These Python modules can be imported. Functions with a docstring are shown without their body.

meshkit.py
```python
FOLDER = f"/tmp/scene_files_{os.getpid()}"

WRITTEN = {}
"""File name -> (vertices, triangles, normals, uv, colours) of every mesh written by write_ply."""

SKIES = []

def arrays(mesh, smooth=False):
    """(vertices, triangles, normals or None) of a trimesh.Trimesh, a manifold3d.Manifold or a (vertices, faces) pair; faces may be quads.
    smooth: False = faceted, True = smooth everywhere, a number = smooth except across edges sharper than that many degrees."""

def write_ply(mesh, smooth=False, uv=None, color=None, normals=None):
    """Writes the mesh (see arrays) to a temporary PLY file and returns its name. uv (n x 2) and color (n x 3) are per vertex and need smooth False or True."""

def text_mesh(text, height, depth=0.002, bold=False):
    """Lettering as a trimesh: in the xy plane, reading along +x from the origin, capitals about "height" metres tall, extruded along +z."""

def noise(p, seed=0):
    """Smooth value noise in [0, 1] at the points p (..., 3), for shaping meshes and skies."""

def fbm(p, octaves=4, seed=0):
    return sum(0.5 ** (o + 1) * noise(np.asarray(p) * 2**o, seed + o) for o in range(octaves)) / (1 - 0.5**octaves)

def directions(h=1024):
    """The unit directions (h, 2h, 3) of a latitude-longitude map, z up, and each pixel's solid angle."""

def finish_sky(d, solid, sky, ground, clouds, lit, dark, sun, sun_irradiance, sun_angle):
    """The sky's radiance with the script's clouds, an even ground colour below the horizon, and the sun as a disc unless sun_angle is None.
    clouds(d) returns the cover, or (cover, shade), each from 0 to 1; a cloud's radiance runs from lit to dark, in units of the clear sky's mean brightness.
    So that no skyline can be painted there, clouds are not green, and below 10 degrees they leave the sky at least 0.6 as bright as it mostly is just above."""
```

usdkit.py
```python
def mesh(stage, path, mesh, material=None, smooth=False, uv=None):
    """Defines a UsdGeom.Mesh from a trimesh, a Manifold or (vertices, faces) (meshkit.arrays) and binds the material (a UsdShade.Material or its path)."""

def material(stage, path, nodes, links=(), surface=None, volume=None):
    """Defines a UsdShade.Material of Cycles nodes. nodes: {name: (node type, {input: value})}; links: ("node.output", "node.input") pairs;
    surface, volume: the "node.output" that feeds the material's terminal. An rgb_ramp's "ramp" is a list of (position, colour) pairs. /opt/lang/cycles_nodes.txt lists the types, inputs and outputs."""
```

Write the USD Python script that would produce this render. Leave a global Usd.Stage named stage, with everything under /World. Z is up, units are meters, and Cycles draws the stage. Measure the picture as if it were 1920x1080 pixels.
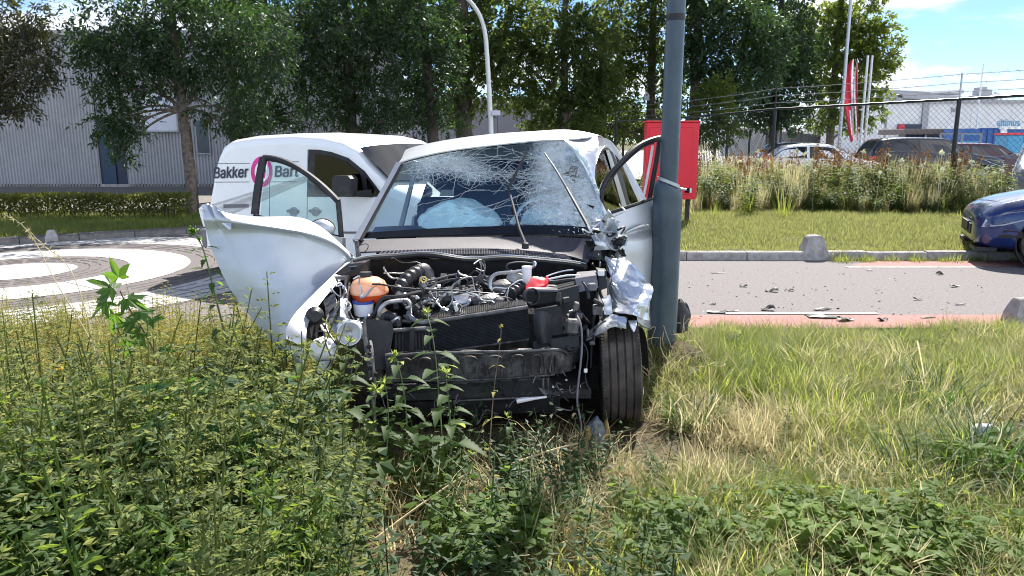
import math, random
import numpy as np, trimesh, usdkit, meshkit
from scipy.interpolate import RectBivariateSpline, CubicSpline
from scipy.spatial import ConvexHull, Delaunay
from shapely.geometry import Polygon, Point, LineString, box as sbox
from shapely.ops import unary_union
from shapely import affinity
import manifold3d as m3
from pxr import Usd, UsdGeom, UsdLux, UsdShade, Gf, Sdf, Vt

stage = Usd.Stage.CreateInMemory()
UsdGeom.SetStageUpAxis(stage, 'Z'); UsdGeom.SetStageMetersPerUnit(stage, 1.0)
UsdGeom.Xform.Define(stage, '/World'); UsdGeom.Scope.Define(stage, '/World/Looks')
RNG = np.random.default_rng(7)

# ---------------------------------------------------------------- camera, sky, sun, exposure
CAM_H, PITCH, FPX = 1.55, math.radians(11.1), 1400.0      # eye height, tilt down, focal length in pixels of a 1920 wide picture
SUN_AZ, SUN_EL = math.radians(22), math.radians(49)       # from +y towards +x
SKY_STRENGTH, SUN_INTENSITY, EXPOSURE = 0.080, 1.15, 1.3
cam = UsdGeom.Camera.Define(stage, '/World/camera')
cam.CreateHorizontalApertureAttr(36.0); cam.CreateFocalLengthAttr(36.0 * FPX / 1920); cam.CreateExposureAttr(EXPOSURE)
cam.CreateClippingRangeAttr(Gf.Vec2f(0.05, 5000))
cam.AddTranslateOp().Set(Gf.Vec3d(0, 0, CAM_H)); cam.AddRotateXOp().Set(90 - math.degrees(PITCH))
dome = UsdLux.DomeLight.Define(stage, '/World/sky')
sky_m = usdkit.material(stage, '/World/Looks/sky', {
    'sky': ('sky_texture', {'sky_type': 'single_scattering', 'sun_disc': False, 'sun_elevation': SUN_EL, 'sun_rotation': SUN_AZ, 'air_density': 0.7, 'aerosol_density': 0.03, 'ozone_density': 6.0}),
    'tc': ('texture_coordinate', {}),
    'sep': ('separate_xyz', {}),
    'zz': ('math', {'math_type': 'add', 'value2': 0.16}),
    'dx': ('math', {'math_type': 'divide'}), 'dy': ('math', {'math_type': 'divide'}),
    'cmb': ('combine_xyz', {'z': 0.4}),
    'n': ('noise_texture', {'scale': 1.25, 'detail': 7.0, 'roughness': 0.56, 'distortion': 0.25}),
    'cov': ('map_range', {'range_type': 'smoothstep', 'from_min': 0.47, 'from_max': 0.60, 'to_min': 0.0, 'to_max': 0.92}),
    'n2': ('noise_texture', {'scale': 4.0, 'detail': 5.0, 'roughness': 0.6}),
    'cl': ('rgb_ramp', {'ramp': [(0.3, (4.6, 5.0, 5.9)), (0.62, (8.0, 8.2, 8.6))]}),
    'hz': ('map_range', {'from_min': 0.0, 'from_max': 0.05, 'to_min': 0.0, 'to_max': 1.0, 'clamp': True}),
    'cm': ('math', {'math_type': 'multiply'}),
    'mx': ('mix', {'mix_type': 'mix'}),
    'bg': ('background_shader', {'strength': SKY_STRENGTH})},
    [('tc.generated', 'sep.vector'), ('sep.z', 'zz.value1'), ('sep.x', 'dx.value1'), ('zz.value', 'dx.value2'), ('sep.y', 'dy.value1'), ('zz.value', 'dy.value2'),
     ('dx.value', 'cmb.x'), ('dy.value', 'cmb.y'), ('cmb.vector', 'n.vector'), ('cmb.vector', 'n2.vector'), ('n.fac', 'cov.value'), ('n2.fac', 'cl.fac'),
     ('sep.z', 'hz.value'), ('cov.result', 'cm.value1'), ('hz.result', 'cm.value2'), ('cm.value', 'mx.fac'), ('sky.color', 'mx.color1'), ('cl.color', 'mx.color2'),
     ('mx.color', 'bg.color')], surface='bg.background')
UsdShade.MaterialBindingAPI.Apply(dome.GetPrim()).Bind(sky_m)
dome.GetPrim().SetCustomDataByKey('kind', 'structure')
sun = UsdLux.DistantLight.Define(stage, '/World/sun')
sun.CreateIntensityAttr(SUN_INTENSITY); sun.CreateAngleAttr(0.53); sun.CreateNormalizeAttr(True); sun.CreateColorAttr(Gf.Vec3f(1.0, 0.955, 0.88))
SDIR = np.array([math.sin(SUN_AZ) * math.cos(SUN_EL), math.cos(SUN_AZ) * math.cos(SUN_EL), math.sin(SUN_EL)])
_r = Gf.Rotation(Gf.Vec3d(0, 0, -1), Gf.Vec3d(*(-SDIR)))
sun.AddOrientOp(UsdGeom.XformOp.PrecisionDouble).Set(Gf.Quatd(_r.GetQuat()))

# ---------------------------------------------------------------- helpers: picks, meshes, prims
def P(px, py, Y):
    """World point at depth Y that the photograph shows at pixel (px, py)."""
    v, x = -(py - 540) / FPX, (px - 960) / FPX
    t = Y / (math.cos(PITCH) + v * math.sin(PITCH))
    return np.array([t * x, Y, CAM_H + t * (v * math.cos(PITCH) - math.sin(PITCH))])
def G(px, py, z=0.0):
    v, x = -(py - 540) / FPX, (px - 960) / FPX
    t = (z - CAM_H) / (v * math.cos(PITCH) - math.sin(PITCH))
    return np.array([t * x, t * (math.cos(PITCH) + v * math.sin(PITCH)), z])
def PP(pts): return np.array([P(*p) for p in pts])
def unit(v): v = np.asarray(v, float); return v / (np.linalg.norm(v, axis=-1, keepdims=True) + 1e-12)

class MB:
    """Collects triangles."""
    def __init__(s): s.v, s.f, s.n = [], [], 0
    def add(s, v, f=None):
        if f is None:
            if hasattr(v, 'to_mesh'):
                m = v.to_mesh(); v, f = np.array(m.vert_properties)[:, :3], np.array(m.tri_verts)
            else: v, f = np.array(v.vertices), np.array(v.faces)
        v, f = np.asarray(v, float), np.asarray(f, int)
        if len(f) == 0: return s
        if f.shape[1] == 4: f = np.vstack([f[:, [0, 1, 2]], f[:, [0, 2, 3]]])
        s.v.append(v); s.f.append(f + s.n); s.n += len(v); return s
    def get(s): return (np.vstack(s.v), np.vstack(s.f)) if s.v else (np.zeros((0, 3)), np.zeros((0, 3), int))
    def box(s, c, size, rot=None, ch=0.0): return s.add(*cbox(c, size, rot, ch))
    def tube(s, pts, r, sides=6, spline=0, cap=True): return s.add(*tube(pts, r, sides, spline, cap))

def cbox(c, size, rot=None, ch=0.0):
    h = np.asarray(size, float) / 2; ch = min(ch, 0.45 * h.min() * 2)
    sg = np.array([[a, b, d] for a in (-1, 1) for b in (-1, 1) for d in (-1, 1)], float)
    if ch > 0: v = np.vstack([sg * (h - ch * np.array(e)) for e in ((0, 1, 1), (1, 0, 1), (1, 1, 0))])
    else: v = sg * h
    f = hull_faces(v)
    if rot is not None: v = v @ np.asarray(rot).T
    return v + np.asarray(c, float), f
def hull_faces(v):
    h = ConvexHull(v); f = h.simplices.copy(); c = v.mean(0)
    n = np.cross(v[f[:, 1]] - v[f[:, 0]], v[f[:, 2]] - v[f[:, 0]])
    flip = ((v[f].mean(1) - c) * n).sum(1) < 0
    f[flip] = f[flip][:, ::-1]; return f
def hull(pts): v = np.asarray(pts, float); return v, hull_faces(v)
def R(ax, deg): return trimesh.transformations.rotation_matrix(math.radians(deg), {'x': [1, 0, 0], 'y': [0, 1, 0], 'z': [0, 0, 1]}[ax] if isinstance(ax, str) else ax)[:3, :3]
def smooth_line(pts, n):
    p = np.asarray(pts, float)
    if len(p) < 3: return np.linspace(p[0], p[-1], max(2, min(n, 3)))
    d = np.r_[0, np.cumsum(np.linalg.norm(np.diff(p, axis=0), axis=1) + 1e-9)]
    return CubicSpline(d, p)(np.linspace(0, d[-1], n))
def tube(pts, r, sides=6, spline=0, cap=True):
    p = np.asarray(pts, float)
    if spline: p = smooth_line(p, spline)
    n = len(p); r = np.interp(np.linspace(0, 1, n), np.linspace(0, 1, len(np.atleast_1d(r))), np.atleast_1d(r)) if np.ndim(r) else np.full(n, r)
    t = unit(np.gradient(p, axis=0)); a = np.cross(t[0], [0, 0, 1.0] if abs(t[0][2]) < .9 else [1.0, 0, 0]); fr = []
    for k in range(n):
        a = a - t[k] * np.dot(a, t[k]); a /= np.linalg.norm(a) + 1e-12; fr.append(a.copy())
    a = np.array(fr); b = np.cross(t, a); th = np.arange(sides) * 2 * np.pi / sides
    v = p[:, None] + r[:, None, None] * (np.cos(th)[None, :, None] * a[:, None] + np.sin(th)[None, :, None] * b[:, None])
    i, j = np.meshgrid(np.arange(n - 1), np.arange(sides), indexing='ij')
    q = np.stack([i * sides + j, i * sides + (j + 1) % sides, (i + 1) * sides + (j + 1) % sides, (i + 1) * sides + j], -1).reshape(-1, 4)
    f = np.vstack([q[:, [0, 1, 2]], q[:, [0, 2, 3]]]); v = v.reshape(-1, 3)
    if cap:
        v = np.vstack([v, p[0], p[-1]]); k0, k1, l = len(v) - 2, len(v) - 1, (n - 1) * sides
        f = np.vstack([f] + [[[k0, (j + 1) % sides, j], [k1, l + j, l + (j + 1) % sides]] for j in range(sides)])
    return v, f
def lathe(prof, c=(0, 0, 0), axis='z', n=24):
    """Revolves (radius, height) pairs about the axis through c."""
    pr = np.asarray(prof, float); th = np.arange(n) * 2 * np.pi / n
    v = np.stack([pr[:, None, 0] * np.cos(th), pr[:, None, 0] * np.sin(th), np.broadcast_to(pr[:, None, 1], (len(pr), n))], -1)
    i, j = np.meshgrid(np.arange(len(pr) - 1), np.arange(n), indexing='ij')
    q = np.stack([i * n + j, i * n + (j + 1) % n, (i + 1) * n + (j + 1) % n, (i + 1) * n + j], -1).reshape(-1, 4)
    v = v.reshape(-1, 3)
    if isinstance(axis, str): Rm = {'z': np.eye(3), 'x': np.array([[0, 0, 1], [1, 0, 0], [0, 1, 0]]), 'y': np.array([[0, 1, 0], [0, 0, 1], [1, 0, 0]])}[axis]
    else: Rm = trimesh.geometry.align_vectors([0, 0, 1], unit(axis))[:3, :3]
    return v @ Rm.T + np.asarray(c, float), np.vstack([q[:, [0, 1, 2]], q[:, [0, 2, 3]]])
def grid_faces(nv, nu):
    i, j = np.meshgrid(np.arange(nv - 1), np.arange(nu - 1), indexing='ij')
    a = i * nu + j; q = np.stack([a, a + 1, a + nu + 1, a + nu], -1).reshape(-1, 4)
    return np.vstack([q[:, [0, 1, 2]], q[:, [0, 2, 3]]])
def patch(rows, nu=24, nv=16, kx=3, ky=3):
    """Smooth sheet through a grid of control points (rows x columns); returns an (nv, nu, 3) array."""
    c = np.asarray(rows, float); r, k = c.shape[:2]
    u, v = np.linspace(0, 1, nu), np.linspace(0, 1, nv)
    return np.stack([RectBivariateSpline(np.linspace(0, 1, r), np.linspace(0, 1, k), c[..., d], kx=min(kx, r - 1), ky=min(ky, k - 1))(v, u) for d in range(3)], -1)
def PR(rows): return [[P(*p) for p in r] for r in rows]
def grid_normals(g):
    du, dv = np.gradient(g, axis=1), np.gradient(g, axis=0); return unit(np.cross(du, dv))
def sheet(g, t=0.0):
    """A grid of points as a sheet, with thickness t to both sides when given."""
    nv, nu = g.shape[:2]; f = grid_faces(nv, nu)
    if not t: return g.reshape(-1, 3), f
    n = grid_normals(g); a, b = (g + n * t / 2).reshape(-1, 3), (g - n * t / 2).reshape(-1, 3); m = nv * nu
    rim = np.r_[np.arange(nu), np.arange(1, nv) * nu + nu - 1, (nv - 1) * nu + np.arange(nu - 2, -1, -1), np.arange(nv - 2, 0, -1) * nu]
    nx = np.roll(rim, -1); q = np.stack([rim, rim + m, nx + m, nx], -1)
    return np.vstack([a, b]), np.vstack([f, f[:, ::-1] + m, q[:, [0, 1, 2]], q[:, [0, 2, 3]]])
def prism(poly, o, ax, ay, az, depth):
    """A polygon of (a, b) pairs in the plane o + a*ax + b*ay, given the depth along az."""
    pg = poly if isinstance(poly, Polygon) else Polygon(poly)
    m = trimesh.creation.extrude_polygon(pg, 1.0, engine='earcut'); v = np.array(m.vertices)
    w = np.asarray(o, float) + v[:, :1] * np.asarray(ax, float) + v[:, 1:2] * np.asarray(ay, float) + v[:, 2:3] * depth * np.asarray(az, float)
    f = np.array(m.faces)
    if np.dot(np.cross(ax, ay), az) * depth < 0: f = f[:, ::-1]
    return w, f
def quadP(c, depth, ch=0.0):
    """A block whose front face has four picked corners and that reaches depth metres further back."""
    a = PP(c); b = a + np.array([0, depth, 0]); return hull(np.vstack([a, b]))
def jag(v, amp, fr, seed=0):
    v = np.asarray(v, float); d = np.stack([meshkit.noise(v * fr, seed + k) - .5 for k in range(3)], -1); return v + d * 2 * amp

OFF, COUNT, MATS, LABEL = {}, {}, {}, {}
def numbered(path):
    k = COUNT.get(path, -1) + 1; COUNT[path] = k
    return path if k == 0 else f'{path}_{k:03d}'
def meta(prim, label=None, cat=None, group=None, kind=None):
    for k, v in (('label', label), ('category', cat), ('group', group), ('kind', kind)):
        if v: prim.SetCustomDataByKey(k, v)
    return prim
def thing(name, label, cat, loc=(0, 0, 0), group=None, rotz=0):
    p = numbered('/World/' + name); x = UsdGeom.Xform.Define(stage, p); x.AddTranslateOp().Set(Gf.Vec3d(*map(float, loc)))
    if rotz: x.AddRotateZOp().Set(float(rotz))
    OFF[p] = np.asarray(loc, float); return meta(x.GetPrim(), label, cat, group)
def obj(name, mesh, mat, parent=None, smooth=35, label=None, cat=None, group=None, kind=None, attrs=None):
    root = str(parent.GetPath()) if parent is not None else '/World'; p = numbered(root + '/' + name); off = OFF.get(root, np.zeros(3))
    v, f = mesh.get() if isinstance(mesh, MB) else (mesh if isinstance(mesh, tuple) else (np.array(mesh.vertices), np.array(mesh.faces)))
    us, inv = np.unique(f, return_inverse=True)
    if len(us) < len(v) and not attrs: v, f = np.asarray(v)[us], inv.reshape(-1, 3)
    m = usdkit.mesh(stage, p, (v - off, f), MATS[mat] if isinstance(mat, str) else mat, smooth=False if attrs else smooth)
    if attrs:
        for k, a in attrs.items(): UsdGeom.PrimvarsAPI(m).CreatePrimvar(k, Sdf.ValueTypeNames.FloatArray, 'vertex').Set(Vt.FloatArray.FromNumpy(np.asarray(a, np.float32)))
    OFF[p] = off; return meta(m.GetPrim(), label, cat, group, kind)
def copy_of(src, name, loc, rotz=0, scale=1, label=None, group=None, cat=None):
    p = numbered('/World/' + name); x = UsdGeom.Xform.Define(stage, p); x.GetPrim().GetReferences().AddInternalReference(src.GetPath())
    x.ClearXformOpOrder(); x.AddTranslateOp().Set(Gf.Vec3d(*map(float, loc))); x.AddRotateZOp().Set(float(rotz))
    if scale != 1: x.AddScaleOp().Set(Gf.Vec3f(scale, scale, scale))
    x.GetPrim().SetInstanceable(True); return meta(x.GetPrim(), label, cat, group)
def scatter(name, protos, mats, pos, rz, sc, idx, label, cat, tilt=None, parent='/World', kind='stuff'):
    """Many copies of a few prototype meshes as one PointInstancer."""
    p = numbered(f'{parent}/{name}'); pi = UsdGeom.PointInstancer.Define(stage, p); rel = pi.CreatePrototypesRel()
    for k, (m, mt) in enumerate(zip(protos, mats)):
        q = usdkit.mesh(stage, f'{p}/kind_{k + 1}', m.get() if isinstance(m, MB) else m, MATS[mt], smooth=False); rel.AddTarget(q.GetPath())
    pi.CreateProtoIndicesAttr(Vt.IntArray.FromNumpy(np.asarray(idx, np.int32))); pi.CreatePositionsAttr(Vt.Vec3fArray.FromNumpy(np.asarray(pos, np.float32)))
    q = []
    for k, a in enumerate(rz):
        r = Gf.Rotation(Gf.Vec3d(0, 0, 1), math.degrees(a))
        if tilt is not None: r = r * Gf.Rotation(Gf.Vec3d(1, 0, 0), tilt[k][0]) * Gf.Rotation(Gf.Vec3d(0, 1, 0), tilt[k][1])
        q.append(Gf.Quath(r.GetQuat()))
    pi.CreateOrientationsAttr(Vt.QuathArray(q))
    s = np.asarray(sc, np.float32); s = np.repeat(s[:, None], 3, 1) if s.ndim == 1 else s
    pi.CreateScalesAttr(Vt.Vec3fArray.FromNumpy(s)); return meta(pi.GetPrim(), label, cat, kind=kind)

# ---------------------------------------------------------------- materials
def lin(r, g, b): return tuple(((c / 255) / 12.92 if c <= 10 else ((c / 255 + .055) / 1.055) ** 2.4) for c in (r, g, b))
def pm(name, col, rough=.5, metal=0., var=.15, scale=6., bump=0., bscale=80., coat=0., spec=.5, col2=None, detail=4., split=(.35, .65), extra=None, bdist=.01):
    """Principled surface whose colour drifts between two tones by noise in world space, with fine relief."""
    a = np.array(col, float); b = np.array(col2, float) if col2 is not None else a * (1 + var); a = a if col2 is not None else a * (1 - var)
    nodes = {'g': ('geometry', {}), 'n': ('noise_texture', {'scale': scale, 'detail': detail, 'roughness': .6}),
             'r': ('rgb_ramp', {'ramp': [(split[0], tuple(a)), (split[1], tuple(b))]}),
             'p': ('principled_bsdf', {'roughness': rough, 'metallic': metal, 'coat_weight': coat, 'specular_ior_level': spec, **(extra or {})})}
    links = [('g.position', 'n.vector'), ('n.fac', 'r.fac'), ('r.color', 'p.base_color')]
    if bump:
        nodes['bn'] = ('noise_texture', {'scale': bscale, 'detail': 3.}); nodes['b'] = ('bump', {'strength': bump, 'distance': bdist})
        links += [('g.position', 'bn.vector'), ('bn.fac', 'b.height'), ('b.normal', 'p.normal')]
    MATS[name] = usdkit.material(stage, '/World/Looks/' + name, nodes, links, surface='p.BSDF'); return MATS[name]
def leafm(name, cols, trans=.35, rough=.45, tcol=None, spec=.4, big=1.3):
    """Leaf or blade: every loose piece takes its own tone, drifting in patches; light passes through."""
    k = len(cols); t = tcol or tuple(np.array(cols[k // 2]) * np.array([1.5, 1.6, .7]))
    nodes = {'g': ('geometry', {}), 'r': ('rgb_ramp', {'ramp': [((i + .5) / k, c) for i, c in enumerate(cols)]}),
             'n': ('noise_texture', {'scale': big, 'detail': 2.}), 'mr': ('map_range', {'from_min': .3, 'from_max': .7, 'to_min': -.3, 'to_max': .3}),
             'ad': ('math', {'math_type': 'add', 'use_clamp': True}),
             'p': ('principled_bsdf', {'roughness': rough, 'specular_ior_level': spec}), 't': ('translucent_bsdf', {'color': t}), 'm': ('mix_closure', {'fac': trans})}
    MATS[name] = usdkit.material(stage, '/World/Looks/' + name, nodes, [('g.position', 'n.vector'), ('n.fac', 'mr.value'), ('g.random_per_island', 'ad.value1'), ('mr.result', 'ad.value2'),
        ('ad.value', 'r.fac'), ('r.color', 'p.base_color'), ('p.BSDF', 'm.closure1'), ('t.BSDF', 'm.closure2')], surface='m.closure')
def glassm(name, tint, ior=1.5, rough=.01, minf=.0):
    MATS[name] = usdkit.material(stage, '/World/Looks/' + name, {'f': ('fresnel', {'IOR': ior}), 'ad': ('math', {'math_type': 'add', 'value2': minf, 'use_clamp': True}), 't': ('transparent_bsdf', {'color': tint}),
        'g': ('glossy_bsdf', {'color': (1, 1, 1), 'roughness': rough}), 'm': ('mix_closure', {})},
        [('f.fac', 'ad.value1'), ('ad.value', 'm.fac'), ('t.BSDF', 'm.closure1'), ('g.BSDF', 'm.closure2')], surface='m.closure')
# ground and masonry
pm('asphalt', (.12, .106, .105), .9, 0, scale=40, col2=(.20, .18, .178), bump=.35, bscale=220, detail=8)
pm('cobble_grey', (.105, .092, .088), .9, 0, scale=30, col2=(.17, .15, .145), bump=.3, bscale=200)
pm('red_lane', (.27, .115, .10), .9, 0, scale=25, col2=(.36, .185, .165), bump=.2, bscale=200, detail=8)
pm('road_paint', (.36, .35, .34), .85, 0, scale=14, col2=(.56, .55, .535), bump=.2, bscale=200, detail=8)
pm('joint', (.12, .105, .10), .9)
pm('kerb_stone', (.22, .20, .19), .9, 0, scale=14, col2=(.36, .34, .32), bump=.3, bscale=120, detail=6)
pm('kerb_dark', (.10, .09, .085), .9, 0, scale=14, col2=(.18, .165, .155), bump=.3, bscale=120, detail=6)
pm('soil', (.045, .032, .02), 1, 0, scale=9, col2=(.13, .105, .055), bump=.6, bscale=60, detail=8, bdist=.03)
pm('lawn_soil', (.06, .065, .022), 1, 0, scale=7, col2=(.16, .15, .06), bump=.5, bscale=60, detail=8, bdist=.03)
pm('yard_paving', (.34, .33, .32), .85, 0, scale=5, col2=(.46, .44, .43), bump=.2, bscale=90)
pm('gravel', (.13, .12, .10), .95, 0, scale=20, col2=(.22, .20, .18), bump=.5, bscale=120)
# buildings
pm('steel_cladding', (.27, .265, .275), .5, 0, scale=1.5, col2=(.32, .315, .325))
pm('steel_cladding_b', (.20, .20, .24), .5, 0, scale=1.5, col2=(.23, .23, .27))
pm('door_blue', (.015, .035, .07), .45)
pm('sign_white', (.55, .55, .62), .5, var=.05)
pm('frame_grey', (.30, .30, .31), .5)
pm('print_dark', (.02, .025, .05), .6)
pm('print_pink', (.62, .02, .22), .5)
pm('print_red', (.6, .03, .05), .5)
pm('hall_white', (.62, .61, .60), .6, var=.06, scale=2)
pm('hall_grey', (.30, .30, .31), .6)
pm('brown_trim', (.13, .10, .09), .7)
pm('brick_pale', (.42, .34, .31), .8)
pm('window_dark', (.02, .03, .05), .15)
pm('blue_steel', (.02, .09, .28), .45, var=.3, scale=9)
pm('cyan_steel', (.05, .25, .42), .45)
pm('tarp_white', (.7, .7, .72), .6)
# metal, plastic, rubber
pm('pole_paint', (.032, .050, .066), .36, 0, scale=5, col2=(.055, .076, .092), spec=.5, coat=.15, detail=8, bump=.05, bscale=40)
pm('galvanised', (.50, .51, .52), .38, .7, var=.12, scale=25)
pm('lamp_white', (.66, .66, .64), .4, var=.05)
pm('fence_black', (.012, .013, .013), .45)
pm('wire_grey', (.20, .20, .21), .5, .3)
pm('cabinet_red', (.62, .012, .03), .38, 0, var=.06, scale=3)
pm('white_plastic', (.70, .69, .68), .4, var=.08)
pm('flag_red', (.62, .03, .06), .7, var=.1)
pm('flag_white', (.75, .72, .72), .7)
pm('silver_paint', (.53, .54, .55), .42, .62, var=.05, scale=7, coat=.3, extra={'coat_roughness': .12})
pm('silver_torn', (.62, .635, .66), .30, .7, var=.12, scale=22, coat=.4, bump=.25, bscale=35, extra={'coat_roughness': .1})
pm('white_paint', (.78, .775, .765), .4, 0, var=.02, coat=.5)
pm('blue_paint', (.006, .018, .085), .25, .2, var=.06, coat=1.0, extra={'coat_roughness': .03})
pm('dark_paint', (.015, .016, .02), .3, .2, coat=.9)
pm('maroon_paint', (.06, .012, .015), .3, .2, coat=.9)
pm('grey_paint', (.16, .16, .19), .3, .4, coat=.9)
pm('black_plastic', (.005, .005, .006), .5, 0, scale=13, col2=(.036, .031, .027), split=(.52, .85), detail=7, bump=.15, bscale=200)
pm('black_gloss', (.008, .008, .009), .2, 0, var=.2)
pm('dark_plastic', (.011, .011, .013), .5, 0, scale=11, col2=(.055, .048, .042), split=(.5, .85), detail=7)
pm('grey_plastic', (.13, .12, .135), .55, 0, var=.2, scale=14)
pm('cowl_plastic', (.060, .052, .062), .55, 0, var=.15, scale=14, bump=.1, bscale=300)
pm('rubber', (.018, .015, .013), .85, 0, scale=9, col2=(.085, .066, .053), bump=.3, bscale=90, detail=6)
pm('hose_rubber', (.016, .016, .017), .45, var=.3, scale=30)
pm('cast_alloy', (.36, .35, .35), .45, .7, var=.3, scale=24, bump=.3, bscale=90)
pm('dirty_metal', (.030, .027, .027), .6, .4, scale=16, col2=(.17, .16, .155), bump=.4, bscale=70, detail=8, split=(.45, .8))
pm('dull_metal', (.11, .105, .105), .5, .5, var=.4, scale=16, bump=.3, bscale=80)
pm('rust', (.12, .05, .025), .85, var=.3, scale=20)
pm('steel_bright', (.62, .62, .62), .28, .9, var=.1)
pm('radiator_fin', (.035, .035, .037), .5, .5, var=.3, scale=20)
pm('tank_peach', (.80, .42, .24), .35, 0, var=.06, extra={'subsurface_weight': .4, 'subsurface_scale': .03})
pm('coolant_orange', (.75, .09, .02), .3, var=.1)
pm('milky_plastic', (.66, .64, .68), .4, var=.1, extra={'subsurface_weight': .3, 'subsurface_scale': .02})
pm('cap_blue', (.02, .07, .30), .4)
pm('dip_yellow', (.75, .55, .10), .4)
pm('clamp_red', (.68, .02, .035), .35, var=.15, scale=30)
pm('airbag', (.82, .86, .86), .8, var=.1, scale=8, bump=.5, bscale=14, bdist=.03)
pm('seat_cloth', (.022, .026, .036), .85, var=.3, scale=30)
pm('trim_pale', (.36, .36, .36), .7)
pm('lamp_lens', (.62, .65, .68), .10, 0, var=.25, scale=22, coat=.6, extra={'transmission_weight': .15})
pm('wheel_alloy', (.33, .33, .34), .35, .8)
pm('bag_grey', (.12, .14, .17), .6, var=.3, scale=22, bump=.5, bscale=40)
pm('bag_yellow', (.22, .13, .03), .5, var=.3, scale=22)
pm('plate_yellow', (.65, .45, .03), .45)
pm('stone_pale', (.50, .50, .50), .8, var=.2, scale=15, bump=.4, bscale=40)
pm('bark', (.055, .042, .032), .95, 0, scale=14, col2=(.15, .12, .095), bump=.8, bscale=30, bdist=.04, detail=8)
pm('bark_dark', (.035, .028, .022), .95, 0, scale=14, col2=(.09, .07, .055), bump=.8, bscale=30, bdist=.04, detail=8)
pm('stem_green', (.07, .10, .03), .7, var=.3, scale=20)
pm('stem_brown', (.13, .085, .05), .8, var=.3, scale=20)
pm('straw_stem', (.52, .42, .24), .8, var=.2, scale=20)
pm('crack_white', (.88, .94, .94), .35, var=.15, scale=60, extra={'transmission_weight': .2})
glassm('car_glass', (.62, .74, .74), 1.5, .01, .02)
glassm('tinted_glass', (.10, .13, .13), 1.55, .01, .03)
glassm('van_glass', (.06, .07, .07), 1.5, .01, .02)
glassm('clear_glass', (.80, .91, .90), 1.5, .01, .0)
# leaves
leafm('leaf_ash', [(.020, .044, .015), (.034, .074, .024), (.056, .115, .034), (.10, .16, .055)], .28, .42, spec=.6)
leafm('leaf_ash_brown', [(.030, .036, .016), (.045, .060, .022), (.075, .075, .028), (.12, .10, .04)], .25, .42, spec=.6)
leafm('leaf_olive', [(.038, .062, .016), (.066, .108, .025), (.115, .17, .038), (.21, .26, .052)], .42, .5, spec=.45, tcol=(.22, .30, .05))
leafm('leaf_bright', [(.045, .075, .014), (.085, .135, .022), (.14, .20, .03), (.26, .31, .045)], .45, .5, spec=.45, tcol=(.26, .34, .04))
leafm('leaf_hedge', [(.09, .11, .03), (.15, .17, .04), (.24, .23, .06), (.32, .26, .10)], .38, .55)
leafm('grass_green', [(.09, .15, .03), (.16, .235, .05), (.27, .33, .085), (.42, .42, .16)], .48, .6, tcol=(.46, .52, .10), big=2., spec=.3)
leafm('grass_lawn', [(.17, .20, .055), (.25, .27, .085), (.35, .34, .14), (.48, .43, .24)], .4, .65, tcol=(.42, .43, .14), big=2., spec=.3)
leafm('grass_dry', [(.34, .29, .15), (.50, .45, .25), (.66, .60, .39), (.78, .73, .54)], .45, .7, tcol=(.70, .63, .36), big=2., spec=.3)
leafm('grass_dark', [(.03, .08, .025), (.055, .125, .035), (.10, .19, .06)], .35, .52, spec=.35)
leafm('weed_grey', [(.085, .11, .040), (.14, .17, .062), (.23, .25, .11), (.34, .33, .17)], .4, .65, tcol=(.32, .36, .10), spec=.25)
leafm('weed_pale', [(.13, .17, .06), (.20, .24, .09), (.30, .33, .14), (.46, .45, .25)], .4, .65, tcol=(.42, .45, .14), spec=.25)
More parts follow.
